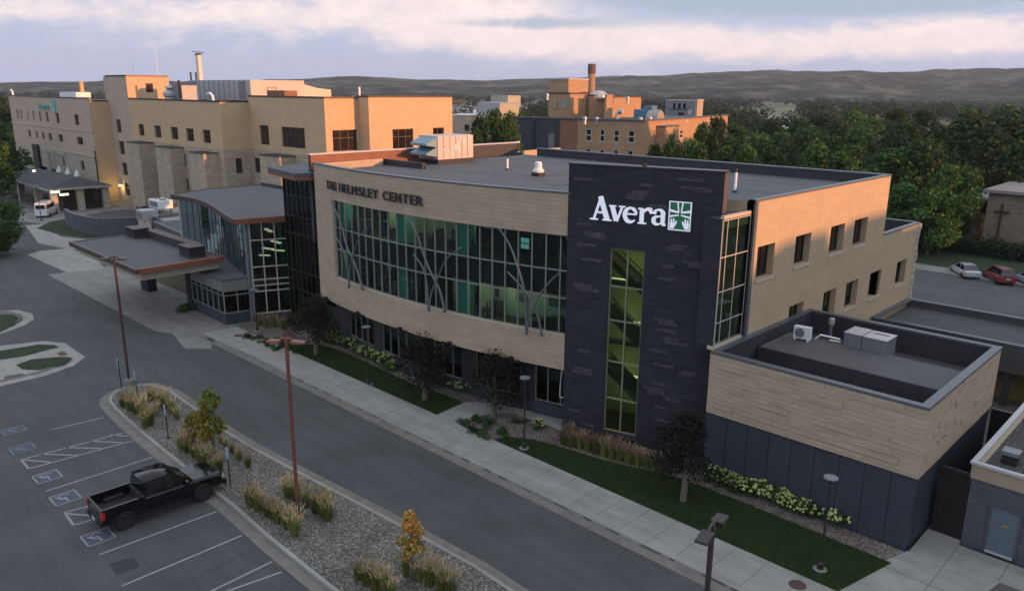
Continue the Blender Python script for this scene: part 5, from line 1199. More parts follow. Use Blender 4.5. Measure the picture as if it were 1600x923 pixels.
# penthouse block and chimney behind
def atd(x,y,dist): r=ray(x,y); r=r/np.linalg.norm(r[:2]); return Vector((r[0]*dist,r[1]*dist,H+r[2]*dist))
pb=thing('brick_boiler_house','tall orange lit brick block with sash windows beside the chimney','building',(-125,165,0))
D0=207.
def blk(t,xl,xc,xr,yt,dist,ang0,z0=10,mats=(brick_old,brick_old),name='wall',cz=None):
    """corner block: left face xl..xc, right face xc..xr (photo columns), corner at `dist`"""
    c=atd(xc,yt,dist); zt=c.z
    dirL=Vector((-1,.02)).normalized(); dirR=Vector((.02,1)).normalized()
    def hit(x,dr):
        r=ray(x,yt); r=Vector((r[0],r[1])).normalized(); # c.xy+dr*s = r*t
        det=dr.x*(-r.y)+dr.y*r.x; s_=( -c.x*(-r.y) - c.y*r.x)/det; return c.xy+dr*s_
    A=hit(xl,dirL);B=hit(xr,dirR); q=MB(); q.prism([tuple(A),tuple(c.xy),tuple(B),tuple(A+B-c.xy)],z0,zt); o=q.build(name,mats[0],t); q=MB(); e=.15; q.prism([(A.x,A.y-e),(c.x+e,c.y-e),(B.x+e,B.y),tuple(A+B-c.xy)],zt,zt+.3); q.build('roof_edge',mats[1],t)
    return A,c,B,zt
A,c,B,zt=blk(pb,857.5,888.5,919.5,124.5,200,0,mats=(brick_old,coping_lt),name='upper_wall')
A2,c2_,B2,zt2=blk(pb,857.5,891,920,147,197,0,mats=(brick_old,parapet_in),name='lower_wall')
def wonL(t,A,c,x0,y0,x1,y1,mat):
    p=Yp(x0,y0,c.y);q_=Yp(x1,y1,c.y); q=MB(); q.box(p.x,q_.x,c.y-.12,c.y-.01,q_.z,p.z); q.build('window',mat,t)
def wonR(t,c,x0,y0,x1,y1,mat):
    p=Xp(x0,y0,c.x+.01);q_=Xp(x1,y1,c.x+.01); q=MB(); q.box(c.x+.01,c.x+.13,p.y,q_.y,q_.z,p.z); q.build('window',mat,t)
sashm=M('sash_window',(.27,.25,.21),.4,var=.3,scale=.5)
wonL(pb,A2,c2_,865,156,871,170,sashm); wonL(pb,A2,c2_,877,155,889,170,sashm); wonR(pb,c,909,131,914,138,sashm)
ci=thing('brick_chimney','tall round brick chimney with a dark corbelled top','chimney',(-125,175,0))
p=atd(925,100,212); q=MB(); r_=5.6/FPX*212*.97
q.m=0; q.lathe((p.x,p.y,0),[(r_*1.12,0),(r_*1.02,p.z-2.6),(r_*1.0,p.z-2.5)],20); q.m=1; q.lathe((p.x,p.y,p.z-2.5),[(r_*1.05,0),(r_*1.1,.5),(r_*1.1,2.2),(r_*.95,2.5),(r_*.6,2.5)],20)
q.build('shaft',[brick_old,M('sooty_brick',(.12,.075,.055),.9,var=.2,scale=1)],ci,smooth=False)
p2=MB(); p2.lathe((p.x,p.y,0),[(r_*1.14,p.z*.60),(r_*1.14,p.z*.61)],20); p2.build('band',fascia_brown,ci)
pk=thing('brick_plant_wing','lower orange brick wing right of the chimney with rounded roof vent','building',(-120,180,0))
blk(pk,920,928.5,955,150,200,0,mats=(brick_old,parapet_in),name='left_wall'); blk(pk,950,955.5,1002,152.5,196,0,mats=(brick_old,fascia_brown),name='right_wall')
blk(pk,945,948,958,150,192,0,mats=(brick_old,brick_old),name='stair_wall')
p=atd(935,148,203); q=MB(); q.lathe((p.x,p.y,p.z-1),[(2.6,0),(2.6,.8),(1.5,1.8),(.3,2.)],14); q.build('roof_vent',galv,pk)
for x,y,l in ((914,182,'silver roof vent in front of the boiler house'),(933,183,'round silver vent behind the sash windows'),(1001,183,'silver pipe vent at the brick corner'),(1016,182,'bent silver vent just right of the brick corner'),(964,178,'tilted silver vent cowl on the old brick roof'),(981,151,'small white dome on the orange wing roof'),(855,146,'tiny white lamp on the boiler house wall')):
    p=atd(x,y,165 if y>160 else 195); t=thing('roof_vent',l,'vent',tuple(p),'vents on the old brick roofs'); q=MB(); q.lathe((0,0,-1.6),[(.3,0),(.3,.9),(.42,1.0),(.42,1.4),(.18,1.6)],12) if x!=964 else q.tube([(0,0,-1.4),(0,0,-.2),(.4,.2,.4),(1.1,.4,.5)],[.35,.4,.5,.6],10)
    o=q.build('cowl',galv,t); o.matrix_parent_inverse=Matrix.Identity(4)
p=atd(1015,170,190); t=thing('ventilation_housing','blue and grey rounded ventilation housing on the old brick roof','roof unit',tuple(p)); q=MB(); q.box(p.x-3,p.x+2,p.y-2,p.y+2,p.z-5,p.z-.2); q.box(p.x-1,p.x+1.4,p.y-1,p.y+1,p.z-.2,p.z+.7); q.build('housing',M('blue_metal',(.07,.17,.26),.5,var=.2,scale=.5),t)
p=atd(1028,173,185); q=MB(); q.m=0
q.tube([(p.x-2.2,p.y,p.z-1.9),(p.x+.6,p.y+.4,p.z-1.9)],1.9,16)
q.build('round_duct',M('duct_brownish',(.33,.28,.24),.5,metal=.3),t)
fb=thing('steel_roofed_house','long blue grey metal building behind the brick block','building',(-150,240,0))
A,c,B,zt=blk(fb,1040,1088,1099,158,262,0,z0=0,mats=(galv_dk,galv),name='wall'); blk(fb,1086,1090,1099,157,255,0,z0=0,mats=(M('tan_block',(.36,.29,.22),.8),galv),name='end_wall'); wonL(fb,A,c,1060,176,1068,180,win_dk); wonL(fb,A,c,1076,163,1082,180,galv)
for x in (1046,1054,1062,1070):
    p=Yp(x,163,c.y); q=MB(); q.box(p.x-.3,p.x+2.6,c.y-.4,c.y-.01,p.z-1.4,p.z+.3); q.build('louvre',galv_dk,fb)
# ================================================================ church across the street
cu=thing('church','brown brick church wall with a tall dark cross and a light flat roof','church',(-25,116,0))
cf0=Vector((-33.0,122.0)); cf1=Vector((-12,121.0))
ca_=Yp(1519,352,120); 
q=MB(); wall(q,plane_f((-60,121.5),(-28.7,121.5)),0,31.3,0,5.6,[(20,25,.9,2.0),(25.5,28.8,3.2,4.6)],.3,40); q.m=1; q.prism([(-61,120.6),(-28.4,120.6),(-28.4,140),(-61,140)],5.6,6.0); q.build('low_wall',[brick_church,M('church_roof',(.22,.21,.21),.9,var=.2,scale=.3)],cu)
x0=Yp(1541,330,119).x; q=MB(); q.m=0; wall(q,plane_f((x0,119),(x0+30,119)),0,30,0,7.4,(),.3,60); q.quad((x0,121.5,0),(x0,119,0),(x0,119,7.4),(x0,121.5,7.4)); q.m=1; q.prism([(x0-.6,118.3),(x0+30,118.3),(x0+30,140),(x0-.6,140)],7.4,7.8)
q.build('tall_wall',[brick_church,M('church_roof2',(.20,.19,.19),.9,var=.2,scale=.3)],cu)
a=Yp(1566.5,319,118.9);b=Yp(1559.5,371,118.9);l_=Yp(1553.5,330,118.9);r_=Yp(1577,332,118.9); q=MB(); q.box(a.x-.12,a.x+.12,118.78,118.98,b.z,a.z); q.box(l_.x,r_.x,118.80,118.97,l_.z-.12,l_.z+.12); q.build('cross',M('dark_red_cross',(.06,.022,.02),.6),cu)
q=MB(); q.box(x0+9,x0+26,113,118.2,0,3.0); q.build('low_brick_box',brick_church,cu)

q=MB(); q.prism([tuple(at(819,236,14.1).xy),tuple(at(876,231,14.1).xy),tuple((at(876,231,14.1).xy+Vector((-.4,.1)))),tuple((at(819,236,14.1).xy+Vector((-.4,.1))))],10,14.1); o=q.build('low_roof_parapet',brick_tan,mc)
# ================================================================ rooftop equipment and neighbouring low roofs
def fixid(t):
    for ch_ in t.children: ch_.matrix_parent_inverse=Matrix.Identity(4)
# the big air handler on the clinic roof
rp0=at(684.5,257,13.82); rt_y=Xp(740,248.5,rp0.x).y; rl=rt_y-rp0.y; RWd=2.6
t=thing('air_handler','large beige rooftop air handler with intake hoods coloured in bluish shade on the clinic roof','roof unit',(rp0.x,rp0.y,13.82))
q=MB(); q.box(-RWd,0,0,rl,0,.38); q.build('curb',parapet_in,t)
q=MB(); q.box(-RWd+.03,-.03,.03,rl-.03,.38,2.36); q.build('housing',rtu_m,t,bevel=.03)
q=MB()
for i in range(1,6): q.box(-.028,.0,rl*i/6-.02,rl*i/6+.02,.45,2.3)
q.build('panel_seam',galv_dk,t)
q=MB()
rr=random.Random(2)
for i in range(9): y=rr.uniform(.3,rl-.3); z=rr.uniform(.6,2.1); q.box(-.03,.015,y,y+.14,z,z+rr.choice((.12,.5)))
q.build('access_latch',white_metal,t)
for z in (1.42,.62):
    q=MB(); y1,y0=.02,-1.15; q.add([(-RWd+.3,y1,z+.85),(-.1,y1,z+.85),(-.1,y0,z+.35),(-RWd+.3,y0,z+.35),(-RWd+.3,y1,z-.0),(-.1,y1,z-.0),(-.1,y0,z+.18),(-RWd+.3,y0,z+.18)],[(0,3,2,1),(4,5,6,7),(0,4,7,3),(1,2,6,5),(3,7,6,2)]); q.build('intake_hood',hood_m,t)
fixid(t)
q=None
# row of condensers
for i,x in enumerate((760,768,776,784,792,800,807)):
    p=at(x,244-i*1.0,13.82); t=thing('condenser',('leftmost','second','third','fourth','fifth','sixth','rightmost')[i]+' of the small black condensers standing in a row on the clinic roof','condenser',tuple(p),'small condensers in a row on the clinic roof')
    m=MB(); m.box(-.38,.38,-.16,.16,.12,1.0); m.build('housing',black_m if i%2==0 else galv_dk,t,bevel=.02)
    m=MB(); m.tube([(0,-.17,.56),(0,-.20,.56)],.26,14); m.build('fan_guard',galv_dk,t)
    m=MB(); m.box(-.38,-.3,-.2,.2,0,.12); m.box(.3,.38,-.2,.2,0,.12); m.box(.1,.34,-.17,.15,1.0,1.12); m.build('foot',white_metal,t); fixid(t)
for x,y0,y1,l in ((792.8,266,246,'white plastic vent pipe in the middle of the clinic roof'),(1148,301,268,'white vent pipe with a dark cap beside the charcoal tower'),(515.5,256,243,'white vent pipe with round head at the far left roof edge'),(597,258,251,'short white vent pipe behind the roof curb')):
    p=at(x,y0,13.82); h=(y0-y1)/FPX*p.length*1.03; t=thing('vent_pipe',l,'vent',tuple(p),'white pipe vents on the clinic roof'); m=MB(); m.tube([(0,0,.15),(0,0,h*.85 if x in(792.8,1148) else h*.8)],.085,10); m.build('pipe',pvc,t); m=MB(); m.lathe((0,0,0),[(.16,0),(.13,.16)],10)
    if x in (792.8,1148): m.tube([(0,0,h*.85),(0,0,h)],.06,8)
    else: m.lathe((0,0,h*.78),[(.1,0),(.17,.12),(.1,.28)],10)
    m.build('collar',black_m if x!=515.5 else pvc,t); fixid(t)
p=at(841,275,13.82); t=thing('exhaust_fan','white round exhaust fan on a black curb on the clinic roof','vent',tuple(p)); m=MB(); m.box(-.36,.36,-.36,.36,0,.28); m.build('curb',black_m,t); m=MB(); m.lathe((0,0,.28),[(.42,0),(.44,.16),(.36,.2),(.28,.34),(.27,.7),(.2,.78)],18); m.build('cowl',white_metal,t,smooth=False); fixid(t)
m=MB(); a=at(762,249,13.83);b=at(819,244,13.83); strip(m,a,b,.18,13.835); o=m.build('walkway_strip',coping_lt,mc)
# wing roof: split unit, pipes, duct box
zW=6.46
p=at(1253,531,zW); t=thing('split_ac_unit','white split air conditioner with round fan on the wing roof','air conditioner',tuple(p)); m=MB(); m.box(-.46,.46,-.17,.17,.12,.80); m.build('housing',white_metal,t,bevel=.02)
m=MB(); m.tube([(-.12,-.172,.46),(-.12,-.20,.46)],.27,20); m.build('fan_grille',galv_dk,t); m=MB(); m.box(-.4,-.32,-.24,.24,0,.12); m.box(.32,.4,-.24,.24,0,.12); m.build('foot',white_metal,t); fixid(t); t.rotation_euler=(0,0,R(6))
p=at(1297,525,zW-.4); t=thing('gas_vent','short galvanised flue standing among white pipes on the wing roof','vent',tuple(p)); m=MB(); m.tube([(0,0,0),(0,0,.75)],.09,10); m.build('pipe',galv_dk,t); m=MB(); m.lathe((0,0,.7),[(.16,0),(.18,.1),(.17,.38),(.1,.42)],12); m.build('cowl',galv,t); fixid(t)
a=[at(x,y,z) for x,y,z in ((1274,529,6.5),(1282,523,6.8),(1296,526,6.75),(1313,530,6.7))]; o=MB().tube(a,.05,8).build('white_pipe_run',pvc); tag(o,'white insulated pipe bent over the parapet trench beside the flue','pipe')
a=[at(x,y,z) for x,y,z in ((1296,531,6.55),(1313,534,6.5))]; o=MB().tube(a,.05,8).build('white_pipe_run',pvc); tag(o,'short lower white pipe running into the metal duct box','pipe')
A=at(1317,541,zW-.1);B=at(1389,552,zW-.1); t=thing('duct_box','long galvanised duct box with a dark slot in its lid on the wing roof','roof unit',(A.x,A.y,5.65)); L_=B.x-A.x; m=MB(); m.box(0,L_*.42,0,1.5,0,1.52); m.box(L_*.44,L_,0,1.5,0,1.5); m.build('housing',galv_dk,t); m=MB(); m.box(-.03,L_*.42,-.03,1.53,1.525,1.56); m.box(L_*.44,L_+.03,-.03,1.53,1.505,1.54); m.build('lid',galv,t); m=MB(); m.box(L_*.55,L_*.9,.95,1.1,1.541,1.55); m.box(L_*.422,L_*.438,.0,1.5,0,1.5); m.build('slot',black_m,t); fixid(t)
# covered walk / low dark roofs behind the wing
aw=thing('covered_link','long low dark roof with grey parapet running behind the wing','building',(-10,60,0))
z_=4.3; y0,y1=57.2,64.6
m=MB(); m.m=0; m.box(-19.3,22,y0,y0+.3,z_-1.9,z_-.06); m.m=0; m.box(-19.3,22,y1,y1+.3,.0,z_-.06); m.m=1; m.box(-19.3,22,y0-.04,y0+.34,z_-.055,z_+.05); m.box(-19.3,22,y1-.04,y1+.36,z_-.055,z_+.05); m.m=1; m.box(-19.34,-18.95,y0+.35,y1-.05,z_-.055,z_+.05)
m.m=2; m.box(-19,22,y0+.3,y1,z_-.7,z_-.5); m.build('link_roof',[M('dark_fascia',(.055,.058,.062),.7,var=.1,scale=.5),coping,roof_dk],aw)
m=MB(); m.m=0; m.box(-19,22,y0+1.9,y0+2.0,0,z_-1.9)
m.m=1
for i in range(14): x=-13+i*2.4; m.box(x,x+.35,y0+.2,y0+.5,0,z_-1.9)
m.build('link_wall',[M('dim_ochre_wall',(.21,.16,.06),.8,var=.2,scale=.5),parapet_in],aw)
# loading dock frames beyond
for x,y,l in ((1485,486,'white framed open pit cover beside the far end of the side wall'),(1590,510,'white framed opening at the right edge beyond the low roof')):
    p=at(x,y,1.6); t=thing('dock_frame',l,'enclosure',(p.x,p.y,0)); m=MB()
    w_,d_=(3.2,2.2)
    for a,b,c,d in ((-w_,w_,-d_,-d_+.25),(-w_,w_,d_-.25,d_),(-w_,-w_+.25,-d_+.26,d_-.26),(w_-.25,w_,-d_+.26,d_-.26)): m.box(a,b,c,d,0,1.6)
    m.build('frame_wall',coping_lt if x>1500 else coping,t); m=MB(); m.box(-w_+.3,w_-.3,-d_+.3,d_-.3,0,.9); m.build('pit_floor',roof_dk,t); fixid(t)
p=at(1432,474,1.8); t=thing('screened_pit','dark brown louvred cover at the foot of the quarry stone corner','enclosure',(p.x,p.y,0)); m=MB(); m.box(-2,4.2,-.8,1.2,0,1.75); m.build('cover',M('brown_louvre',(.045,.03,.03),.7),t); fixid(t)
# grey block building at the lower right corner
nb=thing('block_annex','grey block annex with cream band, white roof edge and grey steel door','building',(-4,40,0))
nz=4.15
bx0,by0=-7.45,37.35
m=MB(); m.m=0; m.prism([(bx0,by0),(16,by0),(16,52),(bx0,52)],-.05,3.35); m.m=1; m.prism([(bx0-.05,by0-.05),(16,by0-.05),(16,52),(bx0-.05,52)],3.35,nz-.12)
m.build('wall',[greybrick,M('cream_band',(.33,.27,.19),.8,var=.06,scale=.5)],nb)
m=MB(); 
m.box(bx0-.12,16,by0-.12,by0+.12,nz-.12,nz); m.box(bx0-.12,bx0+.12,by0+.13,52,nz-.12,nz); m.build('roof_edge',coping_lt,nb)
m=MB(); m.m=0; m.box(bx0+.35,16,by0+.35,51.7,nz-.118,nz-.10); m.build('gravel_roof',ballast,nb)
a=at(1540,862,0);dx0=Yp(1538,865,by0).x;dx1=Yp(1580,882,by0).x
m=MB(); m.box(dx0,dx1,by0-.05,by0-.012,.15,2.3); d_=m.build('door',M('blue_grey_door',(.105,.135,.17),.5,var=.06,scale=1),nb)
m=MB(); 
for a_,b_,c_,e_ in ((dx0-.1,dx0,.15,2.42),(dx1,dx1+.1,.15,2.42),(dx0,dx1,2.3,2.42)): m.box(a_,b_,by0-.09,by0-.01,c_,e_)
fr_=m.build('door_frame',greybrick,nb)
m=MB(); m.box(dx0,dx1,by0-.2,by0-.02,.15,.19); m.build('threshold',coping_lt,nb)
m=MB(); m.box((dx0+dx1)/2-.02,(dx0+dx1)/2+.18,by0-.058,by0-.052,1.55,1.63); o=m.build('yellow_notice',M('ochre_notice',(.35,.24,.05),.6),nb)
p=at(1578,723,nz-.1); t=thing('gas_heater','dark square roof unit on the gravel roof at the right edge','roof unit',tuple(p)); m=MB(); m.box(-.3,.3,-.3,.3,0,.45); m.build('base',black_m,t); m=MB(); m.box(-.34,.34,-.34,.34,.45,.62); m.build('lid',galv_dk,t); fixid(t)
# dark gate between the wing and the annex
gt=thing('dark_gate','dark see-through metal gate between the wing and the block annex','gate',(-8.2,37.2,0))
m=MB(); m.box(-8.75,-8.7,37.35,37.45,.15,3.5); m.box(-7.55,-7.5,37.35,37.45,.15,3.5); m.box(-8.75,-7.5,37.35,37.45,3.4,3.5); m.build('gate_frame',dark_metal,gt)
m=MB(); m.box(-8.7,-7.55,37.38,37.42,.2,3.4); m.build('mesh_panel',M('dark_mesh',(.012,.009,.009),.9),gt)
m=MB(); m.m=0; m.box(-8.8,-7.5,46,46.2,0,3.7); m.build('back_panel',black_m,gt)
# ================================================================ lamps, signs, vehicles
def big_lamp(name,label,base,h,rz,mat,rust=False):
    t=thing(name,label,'street lamp',tuple(base),'tall double headed lamps of the car park')
    m=MB(); m.lathe((0,0,-.1),[(.30,0),(.30,.72),(.26,.76)],18); m.build('concrete_base',concrete_dark,t) if not rust else None
    m=MB(); m.lathe((0,0,0),[(.20,0),(.20,.08),(.13,.14)],12); m.build('base_plate',mat,t)
    m=MB(); m.obox((0,0,h/2),.135,.135,h); m.build('pole',mat,t,bevel=.015)
    m=MB(); m.tube([(-.34,0,h-.12),(-.16,0,h+.02),(.16,0,h+.02),(.34,0,h-.12)],.045,8); m.build('arm',mat,t)
    for s in (-1,1):
        m=MB(); m.add([(s*(.28+a),b,h-.16+c) for a,b,c in ((0,-.21,-.06),(.62,-.19,-.02),(.62,.19,-.02),(0,.21,-.06),(0,-.19,.10),(.60,-.17,.06),(.60,.17,.06),(0,.19,.10))],[(0,3,2,1),(4,5,6,7),(0,1,5,4),(1,2,6,5),(2,3,7,6),(3,0,4,7)]); o=m.build('lamp_head',dark_metal if not rust else mat,t,bevel=.02)
        m=MB(); m.add([(s*(.35+a),b,h-.228+.04*a) for a,b in ((0,-.15),(.45,-.15),(.45,.15),(0,.15))],[(0,1,2,3)]); m.build('lens',M('lamp_lens',(.3,.3,.3),.3),o)
    fixid(t); t.rotation_euler=(0,0,rz); return t
big_lamp('parking_lamp','dark bronze double headed lamp at the tip of the planted island',at(203,606,.13),9.15,R(46),post_dk)
big_lamp('parking_lamp','rusty red double headed lamp pole standing in the middle of the island',at(466,806,.13),8.95,R(38),post_red,True)
p3=at(1112,838,8.0)
big_lamp('parking_lamp','nearest dark double headed lamp, cut off by the bottom edge',Vector((p3.x,p3.y,0)),8.4,R(100),post_dk)
def walk_lamp(label,base,h):
    t=thing('walkway_lamp',label,'walkway lamp',tuple(base),'slim lamps along the lawn')
    m=MB(); m.lathe((0,0,-.05),[(.30,0),(.30,.09),(.26,.11)],20); m.build('concrete_ring',concrete_dark,t)
    m=MB(); m.lathe((0,0,.05),[(.14,0),(.13,.25),(.06,.32)],12); m.build('base_cover',dark_metal,t)
    m=MB(); m.tube([(0,0,.2),(0,0,h)],[.055,.045],8); m.build('pole',dark_metal,t)
    m=MB(); m.lathe((0,0,h-.02),[(.05,0),(.14,.16),(.15,.2)],14); o=m.build('lamp_neck',dark_metal,t)
    m=MB(); m.lathe((0,0,h+.18),[(.30,0),(.30,.05),(.1,.10)],18); m.build('lamp_cap',galv_dk,t)
    fixid(t); return t
walk_lamp('slim dark lamp standing in the right lawn before the charcoal base wall',at(1281,889,.15),4.15)
walk_lamp('slim dark lamp at the rounded tip of the right lawn by the gravel bed',at(819,700,.15),4.1)
walk_lamp('slim dark lamp in the left lawn before the hydrangeas',at(576,601,.15),4.0)
walk_lamp('slim dark lamp at the corner of the glass lobby end',at(402,517,.15),3.4)
walk_lamp('slim dark lamp beside the white van',at(65,345,.05),5.2)
def sign_post(label,base,h,rz):
    t=thing('parking_sign',label,'parking sign',tuple(base),'accessible parking signs along the island')
    m=MB(); m.obox((0,0,(h-.1)/2),.05,.05,h-.1); m.build('post',black_m,t)
    m=MB(); m.obox((0,-.03,h-.32),.30,.012,.60); o=m.build('sign_plate',M('sign_pale_blue',(.35,.52,.58),.5),t)
    m=MB(); m.obox((0,-.039,h-.22),.19,.006,.22); o2=m.build('blue_symbol_field',M('sign_blue',(.03,.12,.25),.5),t)
    m=MB(); 
    for i in range(8): a=R(-150+i*36); m.obox((.0+.045*math.cos(a),-.044,h-.25+.045*math.sin(a)),.035,.004,.018,0,-a-R(90))
    m.obox((0,-.0445,h-.175),.02,.004,.09); m.obox((.035,-.0450,h-.20),.06,.004,.016); m.build('wheelchair_mark',pvc,t)
    m=MB(); m.obox((0,-.039,h-.46),.22,.006,.05); m.obox((0,-.0395,h-.54),.18,.006,.04); m.build('text_line',M('sign_dark_text',(.03,.07,.10),.5),t)
    fixid(t); t.rotation_euler=(0,0,rz); return t
for c,l in (((190,607),'parking sign seen edge on at the very tip of the island'),((216,628),'pale blue parking sign rising from the tall grasses at the island tip'),((263,685),'pale blue parking sign alone in the gravel left of the yellow tree'),((360,758),'pale blue parking sign in front of the pickup nose'),((303,688),'low sign half hidden behind the yellow leaves')):
    sign_post(l,at(*c,.13),2.15 if c[0]!=303 else 1.2,R(-4) if c[0]!=190 else R(-50))
# ---------------------------------------------------------------- vehicles
def loft(m,st,closed=True):
    """st: list of (x,[(y,z)...]) half sections from bottom centre outwards to top centre; mirrored"""
    rings=[]
    for x,h in st:
        full=[(x,y,z) for y,z in h]+[(x,-y,z) for y,z in h[::-1]]; rings.append(full)
    n=len(rings[0]); vs=[v for r in rings for v in r]
    fs=[(i*n+j,i*n+(j+1)%n,(i+1)*n+(j+1)%n,(i+1)*n+j) for i in range(len(rings)-1) for j in range(n)]
    fs+=[tuple(range(n))[::-1],tuple((len(rings)-1)*n+j for j in range(n))]
    m.add(vs,fs)
def sect(wl,w,zl,zm,zh,wt): return [(0,zl),(wl,zl),(w,zl+.10),(w+.01,zm),(w-.01,zh-.10),(wt,zh),(0,zh+.02)]
def wheel(t,x,y,r,w,out):
    m=MB(); n=22; prof=[(r*.62,-w/2),(r*.93,-w/2),(r,-w/2+.04),(r,w/2-.04),(r*.93,w/2),(r*.62,w/2)]; vs=[]
    for rad,yy in prof:
        for j in range(n): a=2*math.pi*j/n; vs.append((x+rad*math.cos(a),y+yy,r+rad*math.sin(a)))
    k=len(prof); m.add(vs,[(i*n+j,i*n+(j+1)%n,(i+1)*n+(j+1)%n,(i+1)*n+j) for i in range(k-1) for j in range(n)]); 
    o=m.build('wheel',tyre,t)
    m=MB(); yo=y+out*(w/2-.03); m.tube([(x,yo-out*.04,r),(x,yo,r)],r*.63,20); 
    for i in range(6):
        a=i*math.pi/3; m.obox((x+math.cos(a)*r*.34,yo+out*.012,r+math.sin(a)*r*.34),r*.52,.03,.075,0,-a)
    m.tube([(x,yo,r),(x,yo+out*.04,r)],r*.16,12)
    m.build('rim',rim_m,o); return o
tyre=M('tyre_rubber',(.014,.014,.015),.85); rim_m=M('dark_alloy',(.06,.06,.065),.35,metal=.6); rim_lt=M('bright_alloy',(.4,.4,.42),.35,metal=.6)
carglass=M('car_glass',(.006,.008,.010),.04,spec=.8)
def arches(t,xs,r,y,mat):
    for x in xs:
        for s in (-1,1):
            m=MB()
            P=[(x+math.cos(R(a))*r*1.16,s*y,r+math.sin(R(a))*r*1.16) for a in range(-8,189,14)]; m.tube(P,.045,6)
            m.tube([(x,s*(y-.06),r),(x,s*(y+.004),r)],r*1.13,22); m.build('wheel_arch',mat,t)
def pickup():
    paint_=M('black_car_paint',(.004,.004,.006),.09,spec=.45)
    t=thing('pickup_truck','glossy black crew cab pickup parked nose to the island kerb','pickup truck')
    Z=.10
    m=MB(); loft(m,[(-.98,sect(.80,.98,.52,.85,1.28,.93)),(.95,sect(.80,.985,.50,.85,1.26,.92)),(1.25,sect(.80,.985,.52,.85,1.27,.90)),(2.2,sect(.80,.975,.52,.85,1.24,.86)),(2.75,sect(.80,.95,.50,.82,1.17,.82)),(2.92,sect(.76,.88,.52,.80,1.06,.74))]); m.build('body',paint_,t,smooth=False,bevel=.05)
    m=MB()
    for s in (-1,1): m.box(-2.86,-1.0,s*.99 if s<0 else .86,-.86 if s<0 else .99,.55,1.34)
    m.box(-2.93,-2.86,-.96,.96,.60,1.33); m.build('bed_side',paint_,t,bevel=.03)
    m=MB(); m.box(-2.85,-1.0,-.85,.85,.6,.82); m.box(-1.06,-.99,-.85,.85,.82,1.3)
    for s in (-1,1): m.box(-2.3,-1.4,s*.85 if s<0 else .62,-.62 if s<0 else .85,.82,1.0)
    m.build('bed_floor',M('bed_liner',(.016,.016,.017),.75),t)
    m=MB(); zc=[(-1.02,1.26,1.26),(-.96,1.26,1.88),(.55,1.26,1.93),(1.38,1.26,1.27)]
    def gh(x,zb,zt): w=.90; wt=.90-(zt-zb)*.22; return (x,[(0,zb),(w,zb),(wt,zt),(0,zt+.015)])
    loft(m,[gh(-1.0,1.26,1.27),gh(-.86,1.26,1.90),gh(.52,1.26,1.90),gh(1.36,1.26,1.28)]); m.build('cab_window',carglass,t)
    m=MB(); loft(m,[(-.92,[(0,1.86),(.76,1.86),(.74,1.95),(0,1.97)]),(-.2,[(0,1.88),(.77,1.88),(.75,1.985),(0,2.01)]),(.58,[(0,1.87),(.76,1.87),(.72,1.945),(0,1.96)])]); m.build('roof',paint_,t,smooth=True)
    m=MB()
    for s in (-1,1):
        for x0,x1,xt0,xt1 in ((-1.0,-.86,-.90,-.78),(-.10,.0,-.10,.0),(1.24,1.36,.46,.56)):
            yb,yt=s*.905,s*.772; m.add([(x0,yb,1.26),(x1,yb,1.26),(xt1,yt,1.88),(xt0,yt,1.88)],[(0,1,2,3)])
        yb=s*.91; m.box(-1.0,1.3,min(yb,yb+s*.02),max(yb,yb+s*.02),1.235,1.275)
    m.build('pillar',paint_,t)
    for x in (-1.98,1.77):
        for s in (-1,1): wheel(t,x,s*.86,.405,.28,s)
    arches(t,(-1.98,1.77),.405,.965,M('arch_black',(.008,.008,.009),.6))
    m=MB()
    m.box(-3.02,-2.93,-.96,.96,.50,.74); m.build('rear_bumper',paint_,t,bevel=.03)
    m=MB(); m.box(2.86,3.02,-.94,.94,.50,.76); m.build('front_bumper',paint_,t,bevel=.04)
    m=MB(); m.box(2.90,2.96,-.62,.62,.78,1.05); m.build('grille',black_m,t)
    for s in (-1,1):
        m=MB(); m.box(-2.955,-2.80,*sorted((s*.84,s*1.0)),.86,1.24); m.build('tail_light',M('tail_red',(.42,.015,.012),.2),t)
        m=MB(); m.box(2.70,2.93,*sorted((s*.68,s*.93)),.86,1.04); m.build('headlight',M('headlight_lens',(.35,.3,.26),.15),t)
        m=MB(); m.obox((.98,s*1.10,1.36),.10,.24,.19); m.obox((.98,s*.97,1.30),.06,.16,.05); m.build('side_mirror',paint_,t)
        m=MB()
        for x in (-.62,.35): m.box(x,x+.2,*sorted((s*.99,s*1.015)),1.08,1.11)
        m.build('door_handle',black_m,t)
        m=MB(); m.box(-.85,1.15,*sorted((s*.90,s*1.05)),.42,.48); m.build('running_board',black_m,t)
    m=MB(); m.box(-3.03,-3.02,-.18,.18,.56,.70); m.build('number_plate',M('plate',(.45,.55,.5),.5),t)
    m=MB(); 
    for x in (-.05,): m.box(x-.006,x+.006,-1.0,-.996,.55,1.22)
    for s in (-1,1):
        for x in (-.98,-.05,1.12): m.box(x-.006,x+.006,*sorted((s*.993,s*.999)),.55,1.22)
    m.build('door_seam',black_m,t)
    return t
pk_=pickup(); a,b=at(198,826,0),at(318,782,0); axis=(b-a).normalized(); ang=math.atan2(axis.y,axis.x)
nrm=Vector((axis.y,-axis.x,0)) # towards +X side = visible side
mid=(a+b)/2; pk_.location=mid-nrm*.93-axis*(-.10); pk_.rotation_euler=(0,0,ang)
